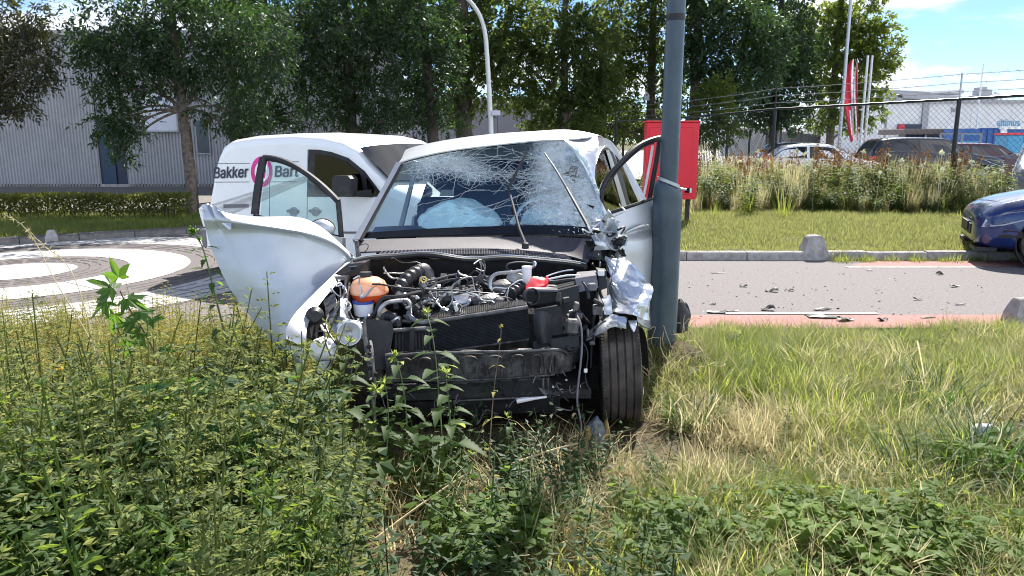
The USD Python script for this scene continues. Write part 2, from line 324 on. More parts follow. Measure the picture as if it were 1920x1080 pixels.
leafm('weed_green', [(.045, .09, .02), (.085, .155, .032), (.16, .235, .048), (.28, .32, .08)], .45, .6, tcol=(.28, .38, .05), spec=.3)
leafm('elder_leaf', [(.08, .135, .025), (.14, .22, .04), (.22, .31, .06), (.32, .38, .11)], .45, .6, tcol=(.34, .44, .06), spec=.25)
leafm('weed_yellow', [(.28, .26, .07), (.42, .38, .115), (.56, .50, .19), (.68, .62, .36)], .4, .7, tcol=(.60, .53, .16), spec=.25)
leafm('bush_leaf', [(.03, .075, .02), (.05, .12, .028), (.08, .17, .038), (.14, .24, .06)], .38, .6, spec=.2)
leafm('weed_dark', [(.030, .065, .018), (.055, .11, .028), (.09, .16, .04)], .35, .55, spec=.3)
leafm('weed_rust', [(.16, .075, .04), (.28, .125, .06), (.38, .20, .10)], .25, .7)
leafm('nettle_leaf', [(.045, .09, .024), (.08, .145, .035), (.16, .23, .07), (.36, .40, .17)], .5, .55, tcol=(.42, .50, .12), spec=.3)
leafm('maple_leaf', [(.035, .09, .014), (.07, .16, .022), (.12, .24, .034)], .5, .42, tcol=(.20, .38, .04))
leafm('umbel', [(.45, .40, .18), (.58, .52, .27)], .2, .7)
leafm('fluff', [(.70, .68, .62), (.78, .77, .74)], .2, .8)
leafm('flower_yellow', [(.65, .42, .02), (.75, .55, .03)], .2, .6)
leafm('litter', [(.10, .065, .04), (.24, .16, .10), (.42, .33, .22)], .2, .8)
# ================================================================ THE SETTING
def flat(poly, z): 
    m = MB()
    for g in getattr(poly, 'geoms', [poly]):
        v, f = trimesh.creation.triangulate_polygon(g, engine='earcut'); m.add(np.c_[v, np.full(len(v), z)], f)
    return m
def gz(x, y):
    """Height of the near verge: small hummocks and the heap of soil at the foot of the pole."""
    x, y = np.asarray(x, float), np.asarray(y, float)
    h = .07 * (meshkit.fbm(np.stack([x * 1.3, y * 1.3, 0 * x], -1), 3, 4) - .5) + .02 * (meshkit.noise(np.stack([x * 7, y * 7, 0 * x], -1), 9) - .5)
    return h - .015 + .13 * np.exp(-((x - 1.16) ** 2 + (y - 5.1) ** 2) / .09) - .05 * np.exp(-((x - .63) ** 2 + (y - 4.0) ** 2) / .12)
g = np.stack(np.meshgrid(np.linspace(-900, 900, 40), np.linspace(-120, 1600, 40)), -1)
obj('ground', sheet(np.dstack([g, np.full(g.shape[:2], -.22)])), 'lawn_soil', kind='structure')
def near_edge(x): return 6.06 + .012 * (np.asarray(x, float) + 3) + .02 * np.sin(np.asarray(x, float) * 2.1)
xs = np.r_[np.linspace(-14, -5.2, 30), np.linspace(-5, 5, 200), np.linspace(5.2, 14, 30)]; vs = np.r_[np.linspace(0, .2, 12), np.linspace(.22, 1, 110)]
X, V = np.meshgrid(xs, vs); Yg = -3 + V * (near_edge(X) + 3); Zg = gz(X, Yg)
obj('verge', sheet(np.stack([X, Yg, Zg], -1)), 'soil', kind='structure')
XE = np.linspace(-30, 30, 121); edge = [(x, float(near_edge(x)) + .0) for x in XE]
left_kerb = smooth_line([(-30, 8.8, 0), (-16, 9.4, 0), (-10, 10.3, 0), (-7.7, 11.24, 0), (-6.78, 11.86, 0), (-5.35, 12.9, 0), (-4.4, 14.2, 0), (-3.9, 16.5, 0), (-3.8, 21, 0)], 60)[:, :2]
right_kerb = np.vstack([smooth_line([(.9, 21, 0), (.9, 14, 0), (.95, 11.4, 0), (1.25, 10.25, 0), (2.0, 9.84, 0), (2.6, 9.8, 0)], 24)[:, :2], [(x, 9.8) for x in np.arange(3.0, 30.1, 1.)]])
road = Polygon(edge + list(map(tuple, right_kerb[::-1])) + list(map(tuple, left_kerb[::-1])))
obj('road', flat(road, 0.0), 'asphalt', kind='structure')
# mini roundabout: grey setts with three white rings
C0 = Point(-5.98, 8.92)
obj('roundabout_paving', flat(C0.buffer(3.3, 64).difference(C0.buffer(.3)).union(C0.buffer(.4)).intersection(road.buffer(-.02)), .004), 'cobble_grey', kind='structure')
def ring(ro, ri):
    r = C0.buffer(ro, 96); return (r.difference(C0.buffer(ri, 96)) if ri else r).intersection(road.buffer(-.03))
for ro, ri in ((3.26, 2.5), (1.92, 1.19), (.62, 0)):
    obj('road_marking', flat(ring(ro, ri), .009), 'road_paint', kind='structure')
jm = MB()
for k in range(40):
    a = k * 2 * np.pi / 40 + .03 * (k % 3)
    for ro, ri in ((3.25, 2.51), (1.91, 1.2)):
        if k % 4 == 0 or (ro > 2 and k % 2): jm.add(*cbox((C0.x + math.cos(a) * (ro + ri) / 2, C0.y + math.sin(a) * (ro + ri) / 2, .0105), (ro - ri, .008, .003), R('z', math.degrees(a))))
obj('marking_joints', jm, 'joint', kind='structure')
am = MB()       # fan-shaped courses of the setts
for r0 in (2.1, 2.22, 2.34, 1.0, .88, .76, 2.62, 2.78, 2.94, 3.1):
    for k in range(24):
        a = np.linspace(k * np.pi / 12, (k + .8) * np.pi / 12, 6); p = np.stack([C0.x + np.cos(a) * r0, C0.y + np.sin(a) * r0, np.full(6, .0108)], -1)
        if road.buffer(-.1).contains(Point(p[0][:2])) and road.buffer(-.1).contains(Point(p[-1][:2])): am.add(*tube(p, .0035, 3))
obj('sett_courses', am, 'joint', kind='structure')
# cycle lanes and their lines
obj('cycle_lane', flat(Polygon([(1.2, float(near_edge(1.2)) + .005), (1.35, 6.60)] + [(x, 6.62) for x in (4, 8, 14)] + [(14, 6.2)] + [(x, float(near_edge(x)) + .005) for x in (10, 7, 5, 3, 2)]), .004), 'red_lane', kind='structure')
obj('cycle_lane', flat(Polygon([(4.3, 9.32), (14, 9.32), (14, 9.72), (4.75, 9.72), (4.5, 9.55)]), .004), 'red_lane', kind='structure')
obj('lane_line', flat(sbox(1.95, 6.64, 3.35, 6.71), .006), 'road_paint', kind='structure')
obj('lane_line', flat(sbox(4.2, 9.2, 5.9, 9.28), .006), 'road_paint', kind='structure')
# far verges, a step above the road
def raised(name, poly, z, mat, res=.6):
    m = MB(); v, f = trimesh.creation.triangulate_polygon(poly, engine='earcut'); m.add(np.c_[v, np.full(len(v), z)], f)
    e = np.array(poly.exterior.coords); 
    for a, b in zip(e[:-1], e[1:]): m.add(np.array([[*a, -.2], [*b, -.2], [*b, z], [*a, z]]), np.array([[0, 1, 2], [0, 2, 3]]))
    return obj(name, m, mat, kind='structure', smooth=False)
def off(line, d):
    return np.array(LineString(line).parallel_offset(abs(d), 'left' if d > 0 else 'right').coords)
rk = right_kerb + 0; rin = np.array([(x + (.16 if y > 9.9 else 0), y + (.16 if x > 1.2 else .05)) for x, y in rk])
raised('right_verge', Polygon([tuple(p) for p in rin] + [(30, 17), (10.6, 16.2), (9.6, 17.5), (6.9, 21)]), .10, 'lawn_soil')
lin_ = left_kerb + np.array([-.10, .13])
raised('left_verge', Polygon([tuple(p) for p in lin_] + [(-30, 21)]), .10, 'lawn_soil')
obj('yard', flat(Polygon([(3.5, 40), (7, 21.3), (9.75, 17.9), (10.8, 16.6), (30, 17.2), (90, 30), (90, 130), (-40, 130), (-40, 22), (-4, 21.4), (.9, 21.4)]), .02), 'yard_paving', kind='structure')
obj('forecourt', flat(sbox(-30, 15.4, -4.6, 24), .13), 'gravel', kind='structure')

# kerbs, stone by stone
def kerb(line, a0, a1, step, label, mat='kerb_stone'):
    t = thing('kerb', label, 'kerb'); meta(t, kind='structure'); ls = LineString(line); d = a0; k = 0
    while d < a1:
        p, q = np.array(ls.interpolate(d).coords[0]), np.array(ls.interpolate(d + step - .012).coords[0]); u = unit(q - p); n = np.array([-u[1], u[0]])
        c = (p + q) / 2 + n * .075; L = np.linalg.norm(q - p); prof = [(-.075, -.1), (-.068, .085), (-.05, .108), (.07, .112), (.075, .1), (.075, -.1)]
        z = float(RNG.uniform(-.006, .006))
        v = np.array([[*(c + u * s * L / 2 + n * a), b + z] for s in (-1, 1) for a, b in prof]); obj('kerb_stone', hull(v), mat, t, smooth=False); d += step
    return t
kerb(right_kerb[::1], 9.6, 20.5, .80, 'pale concrete kerb along the far right verge behind the debris')
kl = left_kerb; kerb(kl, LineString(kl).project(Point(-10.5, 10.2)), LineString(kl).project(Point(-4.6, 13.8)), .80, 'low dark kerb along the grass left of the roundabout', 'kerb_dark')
def nub(loc, label, s=1.0, rz=0):
    t = thing('kerb_bollard', label, 'bollard', loc, rotz=rz); hw = [(.17, 0), (.155, .12), (.10, .29), (.085, .315), (.05, .325)]
    pts = [[sx * w * s, sy * (w * .75) * s, h * s] for w, h in hw for sx in (-1, 1) for sy in (-1, 1)]; m = trimesh.Trimesh(*hull(pts)).subdivide().subdivide()
    v = jag(np.array(m.vertices), .006, 14, 3); obj('body', (v + np.asarray(loc), np.array(m.faces)), 'kerb_stone', t, smooth=40); return t
nub((4.04, 9.93, .0), 'grey tapered concrete stub standing in the right-hand far kerb', 1.0)
nub(tuple(G(1912, 604, 0)), 'low weathered concrete block at the right edge of the near grass', .68, 8)
nub(tuple(G(98, 452, .02)), 'small grey concrete stub on the kerb left of the roundabout', .55, 25)

# ---------------------------------------------------------------- left hall
YB, ZT = 24.0, 4.75
t = thing('corrugated_hall', 'grey corrugated steel hall in the shade behind the hedge', 'building', (-12, YB, 0))
prof, x = [], -24.0
while x < -4.4: prof += [(x, 0), (x + .028, 0), (x + .042, -.03), (x + .082, -.03), (x + .096, 0)]; x += .1
prof = np.array(prof)
for k, (x0, x1) in enumerate([(-24, -16.4), (-16.4, -13.02), (-13.02, -12.22), (-12.22, -8.62), (-8.62, -4.4)]):
    p = prof[(prof[:, 0] >= x0) & (prof[:, 0] <= x1 + .001)]
    if k == 2: continue
    zz = [.1, ZT]; v = np.array([[a, YB + b, z] for z in zz for a, b in p]); obj('cladding_panel', (v, grid_faces(2, len(p))), 'steel_cladding' if k != 1 else 'steel_cladding', t, smooth=False)
p = prof[(prof[:, 0] >= -13.02) & (prof[:, 0] <= -12.22)]; obj('cladding_panel', (np.array([[a, YB + b, z] for z in (2.3, ZT) for a, b in p]), grid_faces(2, len(p))), 'steel_cladding', t, smooth=False)
obj('wall', MB().box((-14.2, YB + 4.1, 2.35), (19.6, 8, 4.7)), 'steel_cladding_b', t); obj('roof_edge', MB().box((-14.2, YB - .02, ZT + .06), (19.8, .2, .16), ch=.02), 'frame_grey', t)
obj('plinth', MB().box((-14.2, YB + .02, .1), (19.6, .1, .24)), 'kerb_stone', t)
d = obj('door', MB().box((-12.79, YB + .02, 1.2), (.42, .06, 2.1), ch=.01), 'door_blue', t); obj('door', MB().box((-12.38, YB + .03, 1.2), (.32, .06, 2.1), ch=.01), 'print_dark', t)
obj('handle', MB().box((-12.62, YB - .03, 1.15), (.03, .05, .14), ch=.008), 'frame_grey', d); obj('door_light', MB().add(*lathe([(0, 0), (.045, 0), (.045, .03), (0, .03)], (-12.8, YB - .03, 1.72), 'y', 12)), 'frame_grey', d)
w = obj('window', MB().box((-9.72, YB - .04, 1.7), (.45, .06, 1.1)), 'frame_grey', t); obj('pane', MB().box((-9.72, YB - .065, 1.7), (.38, .02, 1.0)), 'window_dark', w)
sg = thing('wall_sign', 'white framed notice board on the grey hall behind the leaves', 'sign', (-11.1, YB - .05, 2.2))
obj('board', MB().box((-11.0, YB - .08, 2.46), (1.04, .04, 1.16), ch=.005), 'sign_white', sg)
for c, s in (((-11.0, YB - .1, 1.86), (1.14, .05, .05)), ((-11.0, YB - .1, 3.06), (1.14, .05, .05)), ((-11.545, YB - .1, 2.46), (.05, .05, 1.16)), ((-10.455, YB - .1, 2.46), (.05, .05, 1.16))): obj('frame', MB().box(c, s, ch=.008), 'frame_grey', sg)
pr = MB(); rr = np.random.default_rng(3)
for z, x0, n, h in ((2.62, -11.32, 13, .085), (2.48, -11.22, 12, .08), (2.14, -11.0, 8, .04)):
    x = x0
    for k in range(n):
        w_ = h * rr.uniform(.35, .6); hh = h * rr.choice([.65, .65, 1.0]); 
        if rr.random() > .12: pr.box((x + w_ / 2, YB - .105, z + hh / 2), (w_, .006, hh))
        x += w_ * 1.35
obj('printed_lines', pr, 'print_dark', sg); obj('printed_emblem', MB().box((-10.98, YB - .105, 2.86), (.22, .006, .13)), 'print_dark', sg)

# middle warehouse behind the trees
t = thing('warehouse', 'blue-grey warehouse wall glimpsed under the trees behind the lamp post', 'building', (-4, 38, 0))
for k in range(9):
    x0 = -10.5 + k * 1.4; obj('wall_panel', MB().box((x0 + .69, 38 + .05, 1.8), (1.38, .1, 3.5), ch=.01), 'steel_cladding_b', t)
obj('roof_edge', MB().box((-4.2, 38, 3.6), (12.8, .2, .14)), 'frame_grey', t); obj('wall', MB().box((-4.2, 42.2, 1.8), (12.6, 8, 3.5)), 'steel_cladding_b', t)
obj('door', MB().box((-9.1, 37.98, 1.2), (2.0, .08, 2.3)), 'brown_trim', t)

# ---------------------------------------------------------------- industrial hall at the right, far away
YH = 62.0
def XH(px, Y=YH): return (px - 960) / FPX * Y
def ZH(py, Y=YH): return P(960, py, Y)[2]
t = thing('white_hall', 'long white factory hall with ducts on its roof at the far right', 'building', (XH(1800), YH, 0))
for a, b in ((1648, 1707), (1718, 1797), (1797, 1870), (1870, 2010), (2010, 2200)): obj('wall_panel', MB().box(((XH(a) + XH(b)) / 2, YH, ZH(193) / 2 + .1), (XH(b) - XH(a) - .03, .3, ZH(193) - .1)), 'hall_white', t)
obj('pillar', MB().box((XH(1712.5), YH - .1, ZH(193) / 2), (XH(1718) - XH(1707), .4, ZH(191))), 'hall_grey', t)
obj('roof_edge', MB().box(((XH(1648) + XH(2200)) / 2, YH - .1, ZH(191)), (XH(2200) - XH(1648), .5, .25)), 'hall_grey', t)
obj('wall', MB().box(((XH(1648) + XH(2200)) / 2, YH + 9, ZH(194) / 2), (XH(2200) - XH(1648), 17, ZH(194))), 'hall_white', t)
w = obj('dock_opening', MB().box((XH(1686), YH - .2, (ZH(233) + ZH(243)) / 2), (XH(1707) - XH(1664), .2, ZH(233) - ZH(243))), 'window_dark', t); obj('awning', MB().box((XH(1686), YH - .5, ZH(244)), (XH(1708) - XH(1662), .9, .15)), 'white_plastic', t)
obj('red_notice', MB().box((XH(1670), YH - .35, ZH(240)), (.5, .05, .5)), 'print_red', t); v_ = obj('vent', MB().box((XH(1764), YH - .22, ZH(206)), (.34, .12, .34)), 'hall_grey', t)
rf = obj('roof_plant', MB().box((XH(1735), YH + 3, ZH(180)), (5.2, 3, .5), R('y', 4), .05).box((XH(1705), YH + 3, ZH(178)), (3.4, 2.5, .9), R('y', 3), .05), 'hall_grey', t)
for k, (a, b, y0, y1) in enumerate(((1672, 1808, 176, 168), (1690, 1800, 183, 178), (1720, 1830, 186, 182))): obj('duct', MB().tube([(XH(a), YH + 2.2, ZH(y0)), (XH(b), YH + 2.2, ZH(y1))], .22, 10), 'galvanised', t)
for px, y0, y1, w_ in ((1842, 165, 190, 1.1), (1838, 160, 168, .6), (1828, 176, 190, .7), (1862, 176, 190, .5), (1683, 174, 190, .5)): obj('roof_unit', MB().box((XH(px), YH + 2, (ZH(y0) + ZH(y1)) / 2), (w_, 1, ZH(y0) - ZH(y1)), ch=.05), 'hall_grey' if px != 1842 else 'frame_grey', t)
for px in (1852, 1866): obj('duct', MB().tube([(XH(px), YH + 2, ZH(171)), (XH(px + 12), YH + 2, ZH(180)), (XH(px + 14), YH + 2, ZH(190))], .12, 8, 8), 'galvanised', t)
YC = 50.0
t = thing('gatehouse', 'low brick gatehouse with flat brown roof before the white hall', 'building', (XH(1722, YC), YC, 0))
obj('wall', MB().box((XH(1737, YC), YC + 1.5, ZH(258, YC) / 2), (XH(1752, YC) - XH(1722, YC), 3, ZH(258, YC))), 'brick_pale', t); obj('roof', MB().box((XH(1715, YC), YC + 1.3, ZH(247, YC)), (XH(1757, YC) - XH(1674, YC), 3.6, .36), ch=.04), 'brown_trim', t)
obj('window', MB().box((XH(1704, YC), YC + .3, ZH(262, YC)), (XH(1721, YC) - XH(1687, YC), .3, .9)), 'window_dark', t); obj('wall', MB().box((XH(1681, YC), YC + .4, ZH(262, YC) - .3), (.5, .3, 1.6)), 'hall_grey', t)
t = thing('white_shed', 'pale shed wall beyond the palisade fence under the trees', 'building', (XH(1500, 84), 84, 0))
for k in range(12): obj('wall_panel', MB().box((XH(1345, 84) + k * 1.55 + .75, 84, 1.5), (1.5, .2, 3.0)), 'hall_white', t)
t = thing('container', 'blue corrugated steel container with white lettering on a roof board', 'container', (XH(1850, 46), 46, 0)); YK = 46.0
def cor(x0, x1, z0, z1, Y, pitch=.3):
    p, x = [], x0
    while x < x1: p += [(x, 0), (x + pitch * .3, 0), (x + pitch * .4, .06), (x + pitch * .8, .06), (x + pitch * .9, 0)]; x += pitch
    p = np.array(p); return np.array([[a, Y + b, z] for z in (z0, z1) for a, b in p]), grid_faces(2, len(p))
obj('side_wall', cor(XH(1812, YK), XH(1853, YK), ZH(286, YK), ZH(240, YK), YK, .38), 'blue_steel', t, smooth=False); obj('end_wall', MB().box((XH(1880, YK), YK + .1, ZH(262, YK)), (XH(1906, YK) - XH(1853, YK), .12, ZH(240, YK) - ZH(286, YK))), 'blue_steel', t)
obj('top_rail', MB().box((XH(1880, YK), YK - .05, ZH(239, YK)), (XH(1908, YK) - XH(1853, YK), .2, .2)), 'white_plastic', t); obj('shell', MB().box((XH(1858, YK), YK + 3, ZH(263, YK)), (XH(1904, YK) - XH(1813, YK), 5, ZH(241, YK) - ZH(286, YK))), 'blue_steel', t)
obj('door_bar', MB().box((XH(1812, YK), YK - .03, ZH(262, YK)), (.1, .1, 1.5)), 'white_plastic', t)
tm = meshkit.text_mesh('altimus', .30, .03, bold=True); tv = np.array(tm.vertices); tv *= (XH(1886, YK) - XH(1844, YK)) / np.ptp(tv[:, 0]) * np.array([1, 0, 0]) + np.array([0, 1.25, 1])
obj('lettering', (np.c_[XH(1844, YK) + tv[:, 0] - tv[:, 0].min(), YK - .2 - tv[:, 2], ZH(236, YK) + tv[:, 1]], np.array(tm.faces)), 'cyan_steel', t, smooth=False)
t = thing('skip', 'blue steel skip standing left of the corrugated container', 'skip', (XH(1805, 44), 44, 0)); Yk = 44.0
obj('body', MB().add(*prism([(XH(1789, Yk), ZH(284, Yk)), (XH(1818, Yk), ZH(284, Yk)), (XH(1818, Yk), ZH(242, Yk)), (XH(1788, Yk), ZH(242, Yk))], (0, Yk, 0), (1, 0, 0), (0, 0, 1), (0, 1, 0), 2.0)), 'blue_steel', t)
for z in (252, 266): obj('rib', MB().box((XH(1803, Yk), Yk - .04, ZH(z, Yk)), (.95, .1, .08)), 'cyan_steel', t)
t = thing('tipped_white_sheet', 'white folded tarpaulin leaning before the blue container', 'tarpaulin', (XH(1870, 40), 40, 0)); Ys = 40.0
obj('sheet', sheet(jag(patch([[(XH(a, Ys), Ys + d, ZH(b, Ys)) for a, b, d in r] for r in ([(1866, 243, .5), (1874, 241, .4), (1880, 248, .5)], [(1858, 262, .1), (1866, 262, -.1), (1873, 264, .2)], [(1842, 279, -.1), (1858, 280, -.3), (1870, 274, .1)])], 10, 12), .04, 3), .03), 'tarp_white', t)
t = thing('waste_container', 'bright blue waste container half hidden behind the parked van', 'container', (XH(1885, 38), 38, 0)); Ys = 38.0
obj('body', MB().box((XH(1886, Ys), Ys + .5, ZH(270, Ys)), (XH(1903, Ys) - XH(1874, Ys), 1, ZH(254, Ys) - ZH(288, Ys)), ch=.03), 'cyan_steel', t); obj('lid', MB().box((XH(1887, Ys), Ys + .5, ZH(251, Ys)), (XH(1905, Ys) - XH(1870, Ys), 1.1, .1)), 'print_red', t)

# ---------------------------------------------------------------- fences, poles, cabinet
FP = np.array([(11.9, 13.9), (9.6, 16.5), (6.86, 20.0), (5.58, 24.4), (3.8, 28.0)]); FZ = np.array([2.52, 2.44, 2.38, 2.30, 2.29])
t = thing('chain_link_fence', 'black chain link fence with barbed wire above the tall weeds', 'fence', (9.6, 16.5, 0))
for k, ((x, y), z) in enumerate(zip(FP, FZ)):
    if k: pass
    p_ = obj('post', MB().tube([(x, y, -.1), (x, y, z)], .045, 10), 'fence_black', t); obj('arm', MB().tube([(x, y, z), (x, y, z + .55)], .02, 8), 'galvanised' if k == 1 else 'fence_black', p_)
    if 0 < k < 4: obj('brace', MB().tube([(x, y, 1.5), (x + .9, y - 1.1, .1)], .02, 6), 'fence_black', t) if k == 3 else None
for k in range(4): obj('top_rail', MB().tube([(*FP[k], FZ[k]), (*FP[k + 1], FZ[k + 1])], .03, 8), 'fence_black', t)
fl = LineString(FP); L = fl.length; sp = .115; wm = MB()
def fpt(d, h):
    p = np.array(fl.interpolate(np.clip(d, 0, L)).coords[0]); zt = np.interp(p[1], FP[:, 1], FZ); return np.array([*p, .12 + h * (zt - .12)])
for k in range(int((L + 2.3) / sp)):
    for s in (1, -1):
        d0 = k * sp - (2.3 if s > 0 else 0); q = []
        for h in np.linspace(0, 1, 9):
            d = d0 + s * h * 2.3 if s > 0 else k * sp - h * 2.3
            if 0 <= d <= L: q.append(fpt(d, h))
        if len(q) > 1: wm.add(*tube([q[0], q[-1]] if len(q) < 3 else [q[0], q[len(q) // 2], q[-1]], .0032, 3, cap=False))
obj('wire_mesh', wm, 'fence_black', t, kind='stuff', smooth=False)
for h in (.16, .34, .52):
    s = MB(); 
    for k in range(4): s.tube([(*FP[k], FZ[k] + h), (*((FP[k] + FP[k + 1]) / 2), (FZ[k] + FZ[k + 1]) / 2 + h - .025), (*FP[k + 1], FZ[k + 1] + h)], .007, 4, 8)
    for d in np.arange(.1, L, .18):
        p = fpt(d, 1) + [0, 0, h - .012]; s.add(*tube([p + RNG.uniform(-.035, .035, 3), p + RNG.uniform(-.035, .035, 3)], .005, 3, cap=False))
    obj('barbed_strand', s, 'wire_grey', t, smooth=False)
A, B = np.array([6.95, 28.6]), np.array([30.0, 74.0])
t = thing('palisade_fence', 'far dark palisade fence of upright bars under the trees', 'fence', (*A, 0)); nb = 9
for k in range(nb):
    a, b = A + (B - A) * k / nb, A + (B - A) * (k + 1) / nb; bars = MB(); n = 20
    for i in range(n):
        q = a + (b - a) * i / n; bars.box((*q, 1.12), (.025, .025, 2.1))
    obj('bar_panel', bars, 'fence_black', t, smooth=False, kind='stuff'); obj('post', MB().box((*a, 1.15), (.1, .1, 2.3)), 'fence_black', t)
    obj('rail', MB().tube([(*a, 2.18), (*b, 2.18)], .035, 6), 'wire_grey', t); obj('rail', MB().tube([(*a, .4), (*b, .4)], .03, 6), 'fence_black', t)
t = thing('yard_gate', 'grey framed wire gate before the blue container', 'gate', (XH(1745, 40), 40, 0))
for x in (1748, 1788, 1822): obj('post', MB().box((XH(x, 40), 40, 1.0), (.09, .09, 2.0)), 'wire_grey', t)
for z in (.2, 1.95): obj('rail', MB().box((XH(1785, 40), 40, z), (XH(1822, 40) - XH(1748, 40), .06, .07)), 'wire_grey', t)

# the pole
PX, PY = float(P(1240, 640, 5.1)[0]), 5.1
t = thing('lamp_pole', 'tall slate grey steel pole the wrecked car has hit', 'pole', (PX, PY, 0))
lean = np.array([.004, 0, 1.0])
def pz(z): return np.array([PX, PY, 0]) + lean * z
zc = P(1250, 345, PY)[2]
ang = np.linspace(0, 2 * np.pi, 33)[:-1]
def loft(secs): 
    v = np.vstack(secs); n = len(secs[0]); i, j = np.meshgrid(np.arange(len(secs) - 1), np.arange(n), indexing='ij')
    q = np.stack([i * n + j, i * n + (j + 1) % n, (i + 1) * n + (j + 1) % n, (i + 1) * n + j], -1).reshape(-1, 4); return v, np.vstack([q[:, [0, 1, 2]], q[:, [0, 2, 3]]])
secs = [np.stack([pz(z)[0] + r * np.cos(ang), PY + r * np.sin(ang), z + (tilt * np.cos(ang))], -1) for z, r, tilt in ((-.3, .102, 0), (.6, .100, 0), (zc - .10, .0975, -.02), (zc - .045, .0965, -.025), (zc - .02, .092, -.027), (zc - .005, .076, -.028), (zc + .01, .063, -.028))]
obj('base_sleeve', loft(secs), 'pole_paint', t, smooth=40)
obj('shaft', loft([np.stack([pz(z)[0] + r * np.cos(ang), PY + r * np.sin(ang), np.full(32, z)], -1) for z, r in ((zc - .1, .063), (3.2, .060), (4.2, .056), (7.5, .05))]), 'pole_paint', t, smooth=40)
obj('joint_band', loft([np.stack([pz(z)[0] + .0615 * np.cos(ang), PY + .0615 * np.sin(ang), np.full(32, z)], -1) for z in (P(0, 40, PY)[2], P(0, 27, PY)[2])]), 'dark_plastic', t, smooth=40)
cl = [np.array([pz(zc)[0] + .075 * math.cos(a), PY + .075 * math.sin(a), zc + .012 - .03 * math.cos(a)]) for a in np.linspace(0, 2 * np.pi, 30)]
c_ = obj('clamp', MB().add(*sheet(np.stack([np.array(cl) + [0, 0, -.011], np.array(cl) + [0, 0, .011]]), .004)), 'galvanised', t); obj('bolt', MB().add(*tube([pz(zc) + [.075, -.04, -.03], pz(zc) + [.115, -.045, -.035]], .008, 8)), 'galvanised', c_)
# debris leaning on the pole's foot
t = thing('plastic_shard', 'jagged black plastic panel leaning against the foot of the pole', 'debris', P(1280, 600, 5.25))
obj('panel', sheet(jag(patch(PR([[(1268, 568, 5.3), (1277, 562, 5.28), (1283, 575, 5.3), (1288, 566, 5.32)], [(1268, 590, 5.25), (1280, 590, 5.2), (1289, 592, 5.25), (1294, 590, 5.3)], [(1268, 622, 5.2), (1280, 625, 5.15), (1288, 620, 5.2), (1291, 612, 5.25)]]), 10, 8), .02, 12), .012), 'dark_plastic', t, smooth=False)
# curved lamp post, masts, flags
Yl = 21.0
t = thing('street_lamp', 'white street lamp post curving over to the left behind the car', 'street lamp', (*P(921, 300, Yl)[:2], 0))
b0 = P(921, 260, Yl); obj('post', MB().tube([(b0[0], Yl, 0), b0, P(916, 150, Yl), P(911, 75, Yl)], [.075, .07, .065, .06], 12, 24), 'lamp_white', t)
obj('arm', MB().tube([P(911, 75, Yl), P(908, 55, Yl), P(900, 30, Yl), P(886, 8, Yl), P(862, -14, Yl), P(820, -32, Yl)], [.06, .05], 10, 24), 'lamp_white', t); obj('lamp_head', MB().add(*quadP([(815, -40, Yl), (760, -46, Yl), (760, -32, Yl), (815, -26, Yl)], .25)), 'frame_grey', t)
obj('sign_box', MB().add(*quadP([(922, 207, Yl - .1), (938, 207, Yl - .1), (938, 216, Yl - .1), (922, 216, Yl - .1)], .06)), 'sign_white', t)
def mast(px, ytop, Y, r, label, mat='galvanised', name='mast'):
    t = thing(name, label, 'mast', (XH(px, Y), Y, 0)); obj('shaft', MB().tube([(XH(px, Y), Y, 0), (XH(px, Y), Y, ZH(ytop, Y))], [r, r * .8], 10), mat, t); obj('foot', MB().box((XH(px, Y), Y, .04), (r * 5, r * 5, .08), ch=.01), 'frame_grey', t); return t
mast(991, 196, 30, .03, 'thin grey post left of the roof behind the silver car'); t = mast(1562, -60, 32, .075, 'tall grey lamp mast in front of the right-hand trees'); obj('lamp_head', MB().box((XH(1562, 32) + .3, 32, ZH(-58, 32)), (.7, .25, .1), ch=.03), 'frame_grey', t)
mast(1811, 120, 48, .06, 'thin white mast rising over the white hall', 'lamp_white')
for px, Y, l in ((1601, 33.4, 'red and white flag hanging from the left flagpole'), (1609, 34.2, 'furled red and white flag on the right flagpole')):
    mast(px, 104, Y, .06, 'white flagpole, %s of the pair by the parked cars' % ('left' if px < 1605 else 'right'), 'lamp_white', 'flagpole')
    f = thing('flag', l, 'flag', (XH(px, Y), Y, ZH(120, Y))); s = -1; w = 21 if px < 1605 else 8
    rows = [[P(px + s * a * w * ww, y + a * 6, Y - .05 * math.sin(a * 7 + y * .04)) for a in np.linspace(.06, 1, 6)] for y, ww in ((110, .35), (140, .9), (170, 1.0), (200, .8), (235, .55), (262, .25))]
    g_ = patch(rows, 24, 30); n = g_.shape[1] // (4 if px < 1605 else 2)
    obj('red_field', sheet(g_[:, n - 1:] if px < 1605 else g_[:, :n + 1], .01), 'flag_red', f); obj('white_field', sheet(g_[:, :n] if px < 1605 else g_[:, n:], .01), 'flag_white', f)
    if px < 1605: obj('emblem', sheet((g_[18:27, n + 2:n + 7] - np.array([0, .02, 0])), .005), 'flag_white', f)
